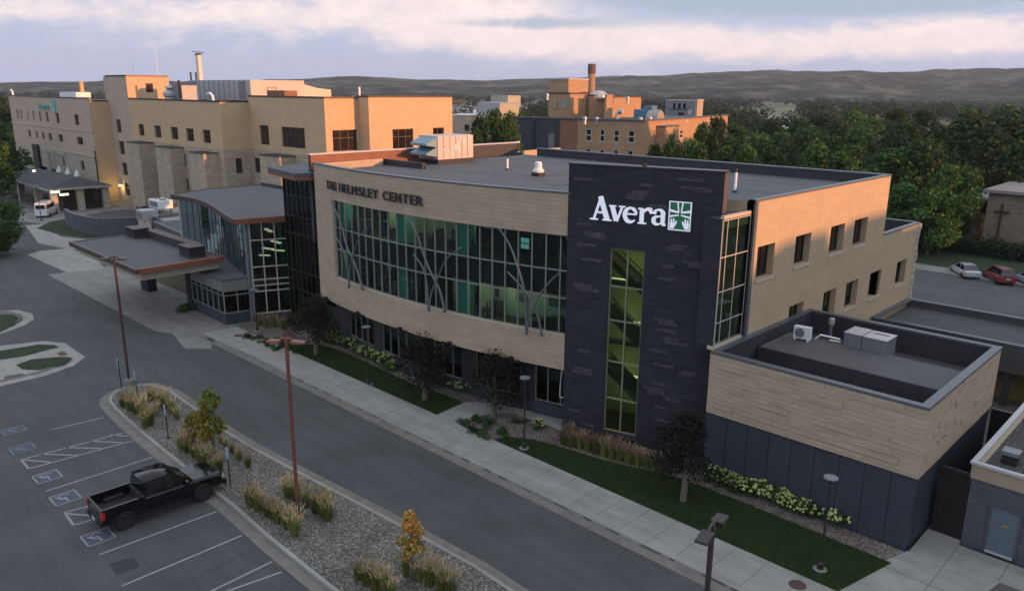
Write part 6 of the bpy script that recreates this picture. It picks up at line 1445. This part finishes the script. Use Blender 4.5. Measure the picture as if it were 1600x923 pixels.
def car(name,label,cat,col,kind,L_=4.7,W=.9):
    pm=M(name+'_paint',col,.3,spec=.6,coat=.8); t=thing(name,label,cat); h=L_/2
    hb={'sedan':.92,'suv':1.02,'van':1.15}[kind]; ht={'sedan':1.45,'suv':1.72,'van':2.35}[kind]
    m=MB(); loft(m,[(-h,sect(W*.8,W*.88,.35,.6,hb-.1,W*.75)),(-h+.25,sect(W*.85,W*.97,.28,.6,hb,W*.85)),(0,sect(W*.88,W,.25,.6,hb,W*.9)),(h*.55,sect(W*.88,W,.25,.6,hb-.06,W*.85)),(h-.25,sect(W*.82,W*.94,.28,.55,hb-.22,W*.75)),(h,sect(W*.7,W*.8,.35,.5,hb-.35,W*.62))]); m.build('body',pm,t,bevel=.03)
    xs={'sedan':(-h*.78,-h*.48,h*.12,h*.5),'suv':(-h*.97,-h*.82,h*.15,h*.5),'van':(-h*.98,-h*.92,h*.5,h*.78)}[kind]
    gh=lambda x,zt: (x,[(0,hb-.03),(W*.87,hb-.03),(W*(.87-.2*(zt-hb)/.6 if kind!='van' else .80) ,zt),(0,zt+.01)])
    m=MB(); loft(m,[gh(xs[0],hb),gh(xs[1],ht-.05),gh(xs[2],ht-.05),gh(xs[3],hb)]); m.build('cabin_window',carglass if kind!='van' else pm,t)
    wt=W*(.87-.2*(ht-.05-hb)/.6) if kind!='van' else W*.80
    m=MB(); loft(m,[(xs[1]-.03,[(0,ht-.07),(wt,ht-.07),(wt*.93,ht-.01),(0,ht)]),((xs[1]+xs[2])/2,[(0,ht-.05),(wt+.01,ht-.05),(wt*.93,ht+.02),(0,ht+.04)]),(xs[2]+.05,[(0,ht-.07),(wt,ht-.07),(wt*.93,ht-.01),(0,ht)])]); m.build('roof',pm,t,bevel=.01)
    m=MB()
    for s in (-1,1):
        for x0,x1 in ((xs[0]+.03,xs[1]+.02),((xs[1]+xs[2])/2,(xs[1]+xs[2])/2),(xs[3]-.03,xs[2]+.02)): m.add([(x0-.05,s*(W*.875+.003),hb-.03),(x0+.05,s*(W*.875+.003),hb-.03),(x1+.05,s*(wt+.006),ht-.06),(x1-.05,s*(wt+.006),ht-.06)],[(0,1,2,3)])
    m.build('pillar',pm,t)
    if kind=='van':
        m=MB()
        for a0,a1 in ((-.62,-.06),(.06,.62)): m.add([(-h*.985+.0-.02*i,a,z) for i,(a,z) in enumerate(((a0,1.45),(a1,1.45),(a1,2.02),(a0,2.02)))],[(0,1,2,3)]); m.box(-h*.99-.05,-h*.97,a0,a1,1.42,2.0)
        for s in (-1,1): m.box(-h*.85,h*.4,*sorted((s*W*.86,s*W*.885)),1.4,1.95)
        m.build('rear_window',carglass,t)
    rw=.33 if kind!='van' else .38
    for x in (-h*.6,h*.62):
        for s in (-1,1): wheel(t,x,s*(W-.10),rw,.22,s)
    for s in (-1,1):
        m=MB(); z0=hb-.28 if kind!='suv' else hb-.15; m.box(-h-.01+.05,-h+.26,*sorted((s*W*.60,s*W*.96)),z0,z0+.16); m.build('tail_light',M('tail_lens',(.25,.02,.02),.3),t)
        m=MB(); m.obox((h*.32,s*(W+.08),hb+.05),.12,.2,.14); m.build('side_mirror',pm,t)
    m=MB(); m.box(-h-.015,-h+.02,-.25,.25,hb-.35,hb-.22); m.build('number_plate',M('plate_white',(.5,.5,.5),.5),t)
    return t
AZ=R(126)
c=car('sedan','silver sedan parked at an angle before the church lawn','car',(.36,.38,.42),'sedan',4.7,.9); c.location=at(1511,434,.0)+Vector((-.6,1.2,0)); c.rotation_euler=(0,0,AZ)
c=car('suv','dark red crossover parked right of the silver sedan','car',(.17,.012,.018),'suv',4.6,.93); c.location=at(1561,443,.0)+Vector((-.4,1.2,0)); c.rotation_euler=(0,0,AZ)
c=car('hatchback','blue white car cut by the right edge, next to the red crossover','car',(.30,.36,.48),'sedan',4.5,.9); c.location=at(1613,449,.0)+Vector((-.4,1.2,0)); c.rotation_euler=(0,0,AZ)
c=car('van','white passenger van parked under the hospital canopy edge','van',(.60,.62,.66),'van',5.4,1.0); c.location=at(62,340,.0)+Vector((-1.6,1.5,0)); c.rotation_euler=(0,0,R(148))
# ================================================================ vegetation
NR=np.random.default_rng(12)
def leafmesh(name,cent,rad,n,size,mats,mi=None,flat=.75,shell=.55,aspect=.7,up=0.):
    """n leaf quads spread through ellipsoidal clumps; cent (k,3), rad (k,3)"""
    cent=np.array(cent,float);rad=np.array(rad,float);k=len(cent)
    wts=rad.prod(1)**(2/3);idx=NR.choice(k,n,p=wts/wts.sum())
    d=NR.normal(size=(n,3));d/=np.linalg.norm(d,axis=1)[:,None]; r=(shell+(1-shell)*NR.random(n))*(1+.12*NR.normal(size=n))
    c=cent[idx]+d*rad[idx]*r[:,None]
    nrm=NR.normal(size=(n,3))*1.0+d*.9+np.array([0,0,up]);nrm/=np.linalg.norm(nrm,axis=1)[:,None]
    t=np.cross(nrm,NR.normal(size=(n,3)));t/=np.linalg.norm(t,axis=1)[:,None];b=np.cross(nrm,t)
    s=(size*(.55+.9*NR.random(n)))[:,None]
    v=np.stack([c-t*s-b*s*aspect*.3,c-b*s*aspect,c+t*s+b*s*aspect*.2,c+b*s*aspect],1).reshape(-1,3)
    me=D.meshes.new(name);me.vertices.add(4*n);me.vertices.foreach_set('co',v.ravel());me.loops.add(4*n);me.loops.foreach_set('vertex_index',np.arange(4*n));me.polygons.add(n);me.polygons.foreach_set('loop_start',np.arange(0,4*n,4))
    for m in (mats if isinstance(mats,(list,tuple)) else [mats]): me.materials.append(m)
    if mi is not None: me.polygons.foreach_set('material_index',mi(c))
    me.update(calc_edges=True);me.validate();return me
def crown_clumps(r,h,k,seed,low=.0,spread=.8):
    q=np.random.default_rng(seed);C_=[];R_=[]
    for i in range(k):
        a=q.random()*2*math.pi; t=q.random(); z=h*(low+(1-low)*t); prof=math.sin(math.pi*min(1,max(.08,(.12+.88*t)))**.8); rr_=r*spread*prof*math.sqrt(q.random())
        C_.append((rr_*math.cos(a),rr_*math.sin(a),z)); s=r*(.22+.2*q.random()); R_.append((s,s,s*(.7+.3*q.random())))
    return C_,R_
def tree_proto(name,label,cat,r,h,trunk_h,leaf,nleaf,size,seed,bk=bark,k=26,spread=.8,mi=None,group=None):
    t=thing(name,label,cat,(0,0,0),group); C_,R_=crown_clumps(r,h-trunk_h,k,seed,.05,spread)
    C_=[(a,b,c+trunk_h) for a,b,c in C_]
    me=leafmesh('crown',C_,R_,nleaf,size,leaf,mi); o=D.objects.new('crown',me); C.objects.link(o); o.parent=t
    m=MB(); q=random.Random(seed); m.tube([(0,0,-.1),(.03*r,0,trunk_h),(0,.05*r,trunk_h+(h-trunk_h)*.55)],[r*.07+.04,r*.05+.03,r*.015+.01],7)
    for i in range(7):
        a=q.random()*6.28; z=trunk_h*.9+(h-trunk_h)*.35*q.random(); e=C_[q.randrange(len(C_))]; m.tube([(0,0,z),(e[0]*.5,e[1]*.5,lerp(z,e[2],.6)),(e[0],e[1],e[2])],[r*.03+.015,r*.018+.01,.01],5)
    m.build('trunk',bk,t); return t
def atdist(x,dist,z=0.):
    r_=ray(x,300); r_=Vector((r_[0],r_[1])).normalized()*dist; return Vector((r_.x,r_.y,z))
def htop(x,y,dist): r_=ray(x,y); return H+r_[2]/math.hypot(r_[0],r_[1])*dist
# purple leaved ornamental trees by the facade
pp=[((494,553),(492,483),2.25,'dark purple leaved tree by the gravel bed, leftmost along the facade'),((664,624),(665,547),2.5,'dark purple leaved tree in the left lawn near its tip'),((771,650),(770,575),2.5,'dark purple leaved tree in the gravel bed before the entrance path'),((1067,782),(1063,655),2.15,'dark purple leaved tree in the right lawn before the charcoal tower')]
pr=None
for i,(b,tp,r_,l) in enumerate(pp):
    p=at(*b,.15); h=htop(*tp,p.xy.length)-.15+(.45 if i<3 else .1)
    t=tree_proto('purple_leaf_tree',l,'tree',r_,h,1.35 if i!=2 else 1.0,leaf_purple,4200,.075,30+i,bark_pale,k=34,spread=.85,group='dark purple leaved trees along the facade'); t.location=p
# young island trees
p=at(335,712,.13); h=htop(325,613,p.xy.length)-.13
t=tree_proto('young_maple','young tree turning gold on its left side, in the island near the pickup','tree',1.25,h,1.1,[leaf_olive,leaf_gold],2800,.085,51,bark_pale,k=20,spread=.62,mi=lambda c:((-c[:,0]*.716-c[:,1]*.698-(c[:,2]-2.6)*.30+NR.normal(size=len(c))*.28)>.18).astype(np.int32)); t.location=p
p=at(303,690,.13); t=tree_proto('young_shrub','small olive and gold sapling between the signs and the yellow tree','shrub',.7,1.7,.3,[leaf_olive,leaf_gold],800,.07,53,bark_pale,k=9,spread=.6,mi=lambda c:(NR.random(len(c))<.3).astype(np.int32)); t.location=p
p=at(643,905,.13); h=htop(655,800,p.xy.length)-.13
t=tree_proto('young_orange_tree','slim young tree with orange leaves standing in the near end of the island','tree',.85,h,1.0,[leaf_orange,leaf_olive],1900,.06,58,bark_pale,k=20,spread=.6,mi=lambda c:((c[:,2]<2.1)&(NR.random(len(c))<.45)).astype(np.int32)); t.location=p
# big tree cut by the left edge
t=tree_proto('green_tree','bushy green tree cut by the left edge of the photo','tree',3.9,htop(-8,268,112),.5,leaf_green,15000,.15,61,k=46); t.location=atdist(-30,112)
# ---------------------------------------------------------------- ornamental grasses
def grass_proto(pm,plume,seed,h=1.15,nb=170,npl=52):
    q=np.random.default_rng(seed); m=MB()
    for i in range(nb+npl):
        a=q.random()*6.283; lean=q.random()**.7*(.55 if i<nb else .42); hh=h*(.45+.35*q.random()) if i<nb else h*(.8+.35*q.random()); r0=.16*q.random()
        b=Vector((r0*math.cos(a),r0*math.sin(a),0)); mid=b+Vector((math.cos(a)*lean*.35,math.sin(a)*lean*.35,hh*.6)); tip=b+Vector((math.cos(a)*lean*hh,math.sin(a)*lean*hh,hh*(.88 if i<nb else 1)))
        w_=.013 if i<nb else .008; s=Vector((-math.sin(a),math.cos(a),0))*w_; m.m=0
        m.add([b-s,b+s,mid+s,mid-s,tip],[(0,1,2,3),(3,2,4)])
        if i>=nb:
            m.m=1; d=(tip-mid).normalized(); pA=tip-d*.22; s2=Vector((-math.sin(a+.8),math.cos(a+.8),0))*.024; m.add([pA-s2*.6,pA+s2*.6,pA+d*.12+s2,tip+d*.05,pA+d*.12-s2],[(0,1,2,3,4)])
    t=thing('ornamental_grass','x','ornamental grass'); o=m.build('foliage',[grass_b,pm],t); return t
gp=[grass_proto(grass_p,1,70+i) for i in range(4)]; used=[False]*4
def place_grass(protos,flags,xy,z,label,group,sc):
    i=random.randrange(len(protos)); p=at(*xy,z)
    if not flags[i]: o=protos[i]; flags[i]=True; o.location=p; o.rotation_euler=(0,0,random.random()*6); o.scale=(sc,)*3; o['label']=label; o['group']=group
    else: dup(protos[i],p,random.random()*6,label,group,sc)
ga='tan plumed grasses clustered at the tip of the island'; gb_='tan plumed grasses between the yellow tree and the pickup nose'; gc='tan plumed grasses around the foot of the rusty red lamp'; gd='tan plumed grasses at the near end of the island'; ge='low grasses along the drive kerb right of the yellow tree'
for grp,lab,pts,s0 in ((ga,'feathery tan grass in the clump at the island tip',[(193,636),(203,642),(213,646),(222,650),(232,655),(236,664),(218,640),(205,628),(236,625),(247,632),(258,638),(268,645),(276,655),(228,668),(243,648)],1.1),
    (gb_,'feathery tan grass in the row before the pickup nose',[(283,701),(292,707),(303,714),(314,722),(325,731),(335,738),(343,735),(296,697)],1.05),
    (gc,'feathery tan grass by the foot of the rusty red lamp',[(392,790),(404,797),(418,806),(434,817),(449,825),(461,836),(449,776),(462,781),(479,791),(494,801),(513,813),(505,806),(427,810)],1.12),
    (gd,'feathery tan grass at the near end of the island',[(573,913),(586,920),(600,925),(612,934),(637,898),(655,907),(672,914),(690,921),(560,905),(705,930)],1.1),
    (ge,'low grass tuft near the drive kerb',[(352,699),(363,708),(374,719),(388,730),(345,692)],.72)):
    for xy in pts: place_grass(gp,used,xy,.13,lab,grp,s0*random.uniform(.66,1.0))
gr=[grass_proto(grass_r,1,80+i,.95,110,90) for i in range(3)]; ur=[False]*3
for i,xy in enumerate([(880,694),(892,698),(905,700),(918,704),(930,708),(943,712),(956,716),(968,719),(982,723),(996,727),(1010,731),(1022,733),(1034,737),(887,688),(925,700),(962,711)]): place_grass(gr,ur,xy,.15,'reddish grass tuft in the row at the foot of the charcoal tower','reddish grasses at the foot of the tower',1.0*random.uniform(.85,1.15))
for i,xy in enumerate([(415,512),(428,510),(441,514),(452,508),(404,508),(465,512)]): place_grass(gr,ur,xy,.15,'loose grass tuft in the bed before the glass lobby','grasses in the bed before the glass lobby',1.05)
# ---------------------------------------------------------------- hydrangeas and low shrubs
def hyd_proto(seed,bl=34):
    q=np.random.default_rng(seed); t=thing('hydrangea','x','shrub'); C_=[(q.normal()*.25,q.normal()*.25,.32+.25*q.random()) for _ in range(7)]; R_=[(.38,.38,.33)]*7
    me=leafmesh('foliage',C_,R_,900,.065,hyd_leaf); o=D.objects.new('foliage',me);C.objects.link(o);o.parent=t
    m=MB()
    for i in range(bl):
        d=q.normal(size=3); d/=np.linalg.norm(d); d[2]=abs(d[2])*.8; c=np.array([0,0,.42])+d*np.array([.62,.62,.52]); r=.055+.045*q.random()
        v=[Vector((0,0,1)),Vector((.89,0,.45)),Vector((.28,.85,.45)),Vector((-.72,.53,.45)),Vector((-.72,-.53,.45)),Vector((.28,-.85,.45)),Vector((.72,.53,-.45)),Vector((-.28,.85,-.45)),Vector((-.89,0,-.45)),Vector((-.28,-.85,-.45)),Vector((.72,-.53,-.45)),Vector((0,0,-1))]
        m.add([Vector(c)+x*r for x in v],[(0,1,2),(0,2,3),(0,3,4),(0,4,5),(0,5,1),(1,6,2),(2,7,3),(3,8,4),(4,9,5),(5,10,1),(1,10,6),(2,6,7),(3,7,8),(4,8,9),(5,9,10),(6,11,7),(7,11,8),(8,11,9),(9,11,10),(10,11,6)])
    fl=m.build('blossom',hyd_bloom,t); fl['kind']='stuff'; return t
hy=[hyd_proto(90+i,(26,34,44)[i]) for i in range(3)]; uh=[False]*3
for grp,lab,pts in (('pale flowered hydrangeas along the charcoal base wall','pale green flowered hydrangea against the charcoal wing wall',[(1112,748),(1128,755),(1145,760),(1161,768),(1178,775),(1196,778),(1212,786),(1229,793),(1247,801),(1266,807),(1236,785),(1310,819),(1152,752)]),
    ('pale flowered hydrangeas under the left ground floor windows','pale flowered hydrangea under the first ground floor windows',[(512,532),(523,535),(535,540),(548,545),(560,552),(572,557),(583,562),(593,567),(604,572),(614,578)]),
    ('pale flowered hydrangeas by the middle ground floor windows','pale flowered hydrangea between the second and third dark trees',[(703,604),(714,607),(725,612),(735,600)]),
    ('single hydrangea near the tower','small yellow flowered bush in the gravel beside the tower',[(843,668)])):
    for xy in pts: place_grass(hy,uh,xy,.15,lab,grp,1.0*random.uniform(.85,1.1)*(1 if len(pts)>1 else .8))
def shrub_proto(seed,mat): 
    t=thing('low_shrub','x','shrub'); q=np.random.default_rng(seed); C_=[(q.normal()*.18,q.normal()*.18,.12) for _ in range(5)]; me=leafmesh('foliage',C_,[(.26,.26,.16)]*5,420,.045,mat); o=D.objects.new('foliage',me);C.objects.link(o);o.parent=t; return t
sh=[shrub_proto(101,leaf_green),shrub_proto(102,leaf_dark)]; us_=[False]*2
for grp,lab,pts,s0 in (('low round shrubs in the pinkish gravel bed','low round shrub in the gravel bed beside the entrance path',[(743,656),(740,672),(754,681),(785,678),(760,665),(812,660),(725,664)],1.15),('low dark shrubs in the bed before the lobby','low dark shrub in the pale gravel before the lobby',[(388,526),(400,529),(412,535),(420,541),(430,546),(442,543),(455,547),(468,549),(438,533)],1.0)):
    for xy in pts: place_grass(sh,us_,xy,.15,lab,grp,s0*random.uniform(.8,1.2))
p=at(294,486,0); t=shrub_proto(107,leaf_lime); t.location=p; t.scale=(1.9,1.9,2.6); t['label']='lime green potted bush at the foot of the dark canopy pier'; t.name='potted_bush'
o=MB().box(-1.4,1.4,-.35,.35,0,.32).build('wooden_bench',M('bench_brown',(.09,.045,.04),.7)); o.location=at(458,531,.15); o.rotation_euler=(0,0,R(-8)); tag(o,'low dark red bench in the gravel beside the leftmost purple tree','bench')
hd=thing('juniper_hedge','long dark juniper hedge under the church cross','hedge'); q=np.random.default_rng(5); C_=[(x,112.6+q.normal()*.6,1.1+.3*q.random()) for x in np.linspace(-36,-16,22)]; me=leafmesh('foliage',C_,[(1.5,1.5,1.2)]*22,6000,.16,leaf_dark); o=D.objects.new('foliage',me);C.objects.link(o);o.parent=hd
# ---------------------------------------------------------------- large trees: a few kinds, copied
def park(name,label,seed,leaf,r,h,k=34,n=5200,size=.30): return tree_proto(name,label,'tree',r,h,h*.14,leaf,n,size,seed,k=k,spread=.9)
PR=[park('broadleaf_tree','x',201,leaf_green,5.5,13),park('broadleaf_tree','x',202,leaf_lime,5.2,12.5),park('broadleaf_tree','x',203,leaf_dark,6,13.5),park('broadleaf_tree','x',204,leaf_green,5,14,k=26)]
UP=[False]*4
def ptree(x,yt,dist,w,kind,label,group):
    h=htop(x,yt,dist); p=atdist(x,dist); bh=(13,12.5,13.5,14)[kind]*1.03; br=(5.5,5.2,6,5)[kind]; s=(w/2/br,w/2/br,h/bh)
    if not UP[kind]: UP[kind]=True; o=PR[kind]; o.location=p; o.scale=s; o['label']=label; o['group']=group
    else: dup(PR[kind],p,random.random()*6,label,group,s)
UNUSED=0
G1='street trees before the church lawn'; G2='tall trees behind the clinic roof'; G3='trees around the old brick block'; G4='trees of the riverside park'
for x,y,d,w,k_ in ((1345,268,116,9,0),(1392,240,121,11,3),(1440,228,122,12,1),(1478,262,114,8,0),(1412,292,110,8,3),(1365,300,112,7,2),(1510,268,124,8,1),(1462,300,112,7,1),(1330,230,135,10,0),(1390,215,140,12,2),(1352,320,113,6,0)): ptree(x,y,d,w,k_,'green street tree behind the right end of the clinic, before the church',G1)
for x,y,d,w,k_ in ((1500,183,165,18,2),(1560,188,158,18,2),(1610,195,150,18,0),(1530,205,140,14,2),(1590,225,140,13,0),(1455,200,175,13,0),(1400,192,200,14,3),(1350,186,215,14,0),(1300,192,205,14,2),(1255,205,170,12,1),(1290,215,155,12,0),(1215,210,165,12,0),(1180,215,158,11,1),(1150,220,150,10,3),(1335,205,170,12,1),(1240,188,220,14,0),(1195,190,235,14,2),(1140,196,215,12,0),(1320,178,260,16,1),(1270,180,270,16,0),(1430,176,270,16,2),(1385,172,300,17,0),(1550,170,290,18,1),(1495,172,280,18,0),(1600,172,270,18,3),(1225,222,140,9,2),(1270,230,135,9,1),(1310,240,130,9,0),(1200,232,134,8,0)): ptree(x,y,d,w,k_,'big green tree in the grove beyond the clinic roof',G2)
for x,y,d,w,k_ in ((1112,189,158,9,2),(1092,196,150,7,0),(1075,222,128,7,0),(1045,226,126,7,1),(1020,230,124,6,0),(1105,215,132,8,2),(1135,218,138,8,0),(1160,232,128,7,1),(1060,235,120,6,2),(1130,232,124,7,0),(1090,232,121,6,3)): ptree(x,y,d,w,k_,'green tree growing close to the old brick block',G3)
for x,y,d,w,k_ in ((772,176,140,9,0),(752,190,128,8,2),(795,186,134,7,1),(780,200,124,7,0),(828,183,185,8,2),(850,184,190,8,0),(815,181,200,8,1),(745,205,118,5,0)): ptree(x,y,d,w,k_,'green tree between the hospital and the charcoal block','trees between the hospital and the charcoal block')
for x,y,d,w,k_ in ((6,152,260,17,2),(-12,158,230,16,0),(3,206,180,12,1),(22,178,240,7,2),(-20,200,160,12,1),(14,213,175,6,2)): ptree(x,y,d,w,k_,'tree at the far left beyond the hospital','trees at the far left edge')
for nm,x,y,d in (('park_light',1204,198,330),('park_light',1213,197,335),('park_light',1242,196,300),('park_light',1221,200,300),('park_light',1408,201,260),('park_light',1414,197,262)):
    p=atdist(x,d); zt_=htop(x,y,d); m=MB(); m.tube([(0,0,0),(0,0,zt_)],.16,6); m.obox((0,0,zt_),1.8,.6,.5); o=m.build(nm,white_metal); o.location=p; tag(o,'tall pale park light pole rising above the grove','light pole','tall pale park light poles')

# short turf blades over the lawns, so their surface and edges are not flat
def turf(name,polys,n,z):
    P_=[]; q=random.Random(4)
    for pl,share in polys:
        xs=[p[0] for p in pl]; ys=[p[1] for p in pl]; k=0
        while k<n*share:
            x,y=q.uniform(min(xs)-.03,max(xs)+.03),q.uniform(min(ys)-.03,max(ys)+.03); c=False; m=len(pl)
            for i in range(m):
                a,b=pl[i],pl[i-1]
                if (a[1]>y)!=(b[1]>y) and x<(b[0]-a[0])*(y-a[1])/(b[1]-a[1])+a[0]: c=not c
            if c: P_.append((x,y)); k+=1
    P=np.array(P_); n_=len(P); a=NR.random(n_)*6.283; h=.035+.06*NR.random(n_)**2; w_=.012+.01*NR.random(n_)
    b=np.column_stack([P,np.full(n_,z)]); d=np.column_stack([np.cos(a),np.sin(a),np.zeros(n_)])*w_[:,None]; t=b+np.column_stack([NR.normal(size=n_)*.03,NR.normal(size=n_)*.03,h])
    v=np.stack([b-d,b+d,t],1).reshape(-1,3); me=D.meshes.new(name); me.vertices.add(3*n_); me.vertices.foreach_set('co',v.ravel()); me.loops.add(3*n_); me.loops.foreach_set('vertex_index',np.arange(3*n_)); me.polygons.add(n_); me.polygons.foreach_set('loop_start',np.arange(0,3*n_,3)); me.materials.append(turf_m); me.update(calc_edges=True); me.validate()
    o=D.objects.new(name,me); C.objects.link(o); return o
turf_m=leafmat('turf_blade',(.010,.034,.006),(.040,.085,.016),(.09,.10,.03),objvar=.05)
tag(turf('lawn_grass',[(lw1,.42),(lw2,.58)],90000,.163),'short dark green turf on the two lawns along the sidewalk','grass',kind='stuff')
# ================================================================ far landscape: river, woods, hills, air
water=M('river_water',(.05,.06,.07),.12,spec=.5,bump=.08,scale=.05,bscale=.4)
W1=px([(600,164),(1010,167),(1010,178),(735,182),(600,176)]); W2=px([(1120,176),(1190,174),(1250,186),(1360,192),(1480,196),(1600,204),(1600,216),(1470,214),(1380,205),(1220,200),(1150,188)])
sheet('river',W1,.02,water); sheet('river.001',W2,.03,water)
meadow=M('park_grass',(.10,.12,.045),1,var=.3,scale=.03)
sheet('park_meadow',px([(1135,172),(1260,167),(1275,173),(1180,182)]),.05,meadow)
def inpoly(p,poly):
    c=False;n=len(poly)
    for i in range(n):
        a,b=poly[i],poly[i-1]
        if (a[1]>p[1])!=(b[1]>p[1]) and p[0]<(b[0]-a[0])*(p[1]-a[1])/(b[1]-a[1])+a[0]: c=not c
    return c
Cc=[];Rr=[];q=random.Random(77)
CL1=px([(700,164),(765,166),(765,186),(700,190)]); CL2=px([(1395,188),(1500,194),(1500,232),(1395,224)]); CL3=px([(1165,172),(1225,174),(1225,196),(1165,194)])
mead=px([(1135,172),(1260,167),(1275,173),(1180,182)])
while len(Cc)<3400:
    az_=R(q.uniform(-84,-6)); d=300*math.exp(q.random()**.85*math.log(8.5)); x,y=math.sin(az_)*d,math.cos(az_)*d
    if inpoly((x,y),W1) or inpoly((x,y),W2) or inpoly((x,y),mead): continue
    if noise.noise(Vector((x/160,y/160,3)))<-.33 or inpoly((x,y),CL1) or inpoly((x,y),CL2) or inpoly((x,y),CL3): continue
    big=1+.35*noise.noise(Vector((x/300,y/300,9)))
    if d>900: big*=1.0
    h=q.uniform(7,13)*big; w_=q.uniform(4.5,8.5)*(1+d/2500)
    # keep a clear bank on the near side of the water
    for s in range(2): Cc.append((x+q.uniform(-.4,.4)*w_,y+q.uniform(-.4,.4)*w_,h*q.uniform(.35,.68))); Rr.append((w_*.75,w_*.75,h*.38))
n_=175000
cen=np.array(Cc);dist_=np.linalg.norm(cen[:,:2],axis=1)
fw=[]
for lo_b,hi_b,nn,sz in ((0,550,62000,.62),(550,1000,50000,1.0),(1000,4000,52000,2.1)):
    k_=(dist_>=lo_b)&(dist_<hi_b); 
    me=leafmesh('w',cen[k_],np.array(Rr)[k_],nn,sz,leaf_far,up=.0); fw.append(me)
vs=[];fs=0
import bmesh
bm=bmesh.new()
for me in fw: bm.from_mesh(me)
me=D.meshes.new('distant_woods'); bm.to_mesh(me); bm.free(); me.materials.append(leaf_far)
for m_ in fw: D.meshes.remove(m_)
o=D.objects.new('distant_woods',me);C.objects.link(o); tag(o,'far wooded river valley that reads as one dark green mass','woodland',kind='stuff')
# hills
def m_hill():
    m=D.materials.new('hill_grass');m.use_nodes=True;t=m.node_tree;n=t.nodes;b=n['Principled BSDF'];b.inputs['Roughness'].default_value=1;b.inputs['Specular IOR Level'].default_value=0
    tcn=n.new('ShaderNodeTexCoord');a=n.new('ShaderNodeTexNoise');a.inputs['Scale'].default_value=.011;a.inputs['Detail'].default_value=12;a.inputs['Roughness'].default_value=.7;t.links.new(tcn.outputs['Object'],a.inputs['Vector'])
    r=n.new('ShaderNodeValToRGB');t.links.new(a.outputs['Fac'],r.inputs[0]);e=r.color_ramp.elements;e[0].position=.42;e[0].color=(.004,.010,.008,1);e[1].position=.62;e[1].color=(.105,.105,.078,1);x=e.new(.5);x.color=(.024,.032,.023,1)
    t.links.new(r.outputs[0],b.inputs['Base Color']);return m
prof=[(-400,131),(0,130),(160,127),(330,128),(480,124),(540,120),(600,121),(680,126),(760,127),(850,124),(900,122),(960,120),(1040,119),(1100,115),(1180,112),(1250,114),(1330,111),(1400,114),(1470,110),(1520,106),(1570,107),(1640,103),(2000,110)]
xs_=[];an=[]
for x,y in prof:
    r_=ray(x,y); xs_.append(math.atan2(r_[0],r_[1])); an.append(r_[2]/math.hypot(r_[0],r_[1]))
NA,NRr=760,120; a0_,a1_=R(-100),R(8); vs=[];RD=3300
for i in range(NA+1):
    a=lerp(a0_,a1_,i/NA); top_=np.interp(a,xs_,an)
    for j in range(NRr+1):
        r_=lerp(1300,4800,j/NRr); x,y=math.sin(a)*r_,math.cos(a)*r_
        t=max(0,min(1,(r_-1550)/(RD-1550))); base=t*t*(3-2*t)
        hz=(H+top_*RD)*base if r_<=RD else (H+top_*RD)*(1-.25*(r_-RD)/1500)
        nn=noise.fractal(Vector((x/460,y/460,1.3)),.9,2.1,7)+1.3*(abs(noise.noise(Vector((x/170,y/170,4))))-.22)+.7*(abs(noise.noise(Vector((x/75,y/75,8))))-.22)
        z=-.05-6*(1-t) + hz+nn*(3+.13*(H+top_*RD))*min(1,t*2.2)*(1 if t<.75 else lerp(1,.28,(t-.75)/.25))
        if j==0: z=-10
        vs.append((x,y,z))
fs=[(i*(NRr+1)+j,(i+1)*(NRr+1)+j,(i+1)*(NRr+1)+j+1,i*(NRr+1)+j+1) for i in range(NA) for j in range(NRr)]
me=D.meshes.new('hills');me.from_pydata(vs,[],fs);me.materials.append(m_hill());me.polygons.foreach_set('use_smooth',[True]*len(fs));me.update()
if me.polygons[100].normal.z<0: me.flip_normals()
o=D.objects.new('hills',me);C.objects.link(o);o['kind']='structure'
# unseen long block, added east of the site to shade the lot and lower walls
es=thing('added_shadow_block','unseen long brick block with two raised steps, added east of the clinic to cast its shadow','building',(78,20,0))
m=MB(); hb_=17.9; m.box(72,88,-90,40,0,hb_-.2); m.box(72,88,40.01,135,0,hb_); m.box(73,86,68.5,74.5,hb_,hb_+1.6); m.box(73,86,78,88,hb_,hb_+1.75); m.build('wall',brick_old,es)
for i in range(24):
    for z in (3,7,11,14.6): m=MB(); m.box(71.9,71.99,-80+i*8.5,-77.5+i*8.5,z,z+1.6); m.build('window',win_dk,es)
# air
m=MB(); m.box(-5600,5600,-5600,5600,-11.5,190); hzm=D.materials.new('haze_air'); hzm.use_nodes=True; t=hzm.node_tree
for n in list(t.nodes): t.nodes.remove(n)
pv=t.nodes.new('ShaderNodeVolumePrincipled'); pv.inputs['Density'].default_value=.00009; pv.inputs['Color'].default_value=(.66,.78,.98,1); pv.inputs['Anisotropy'].default_value=.1
mo=t.nodes.new('ShaderNodeOutputMaterial'); t.links.new(pv.outputs[0],mo.inputs['Volume'])
o=m.build('haze',hzm); o['kind']='stuff'; o['label']='thin bluish evening haze over the whole valley'; o['category']='haze'
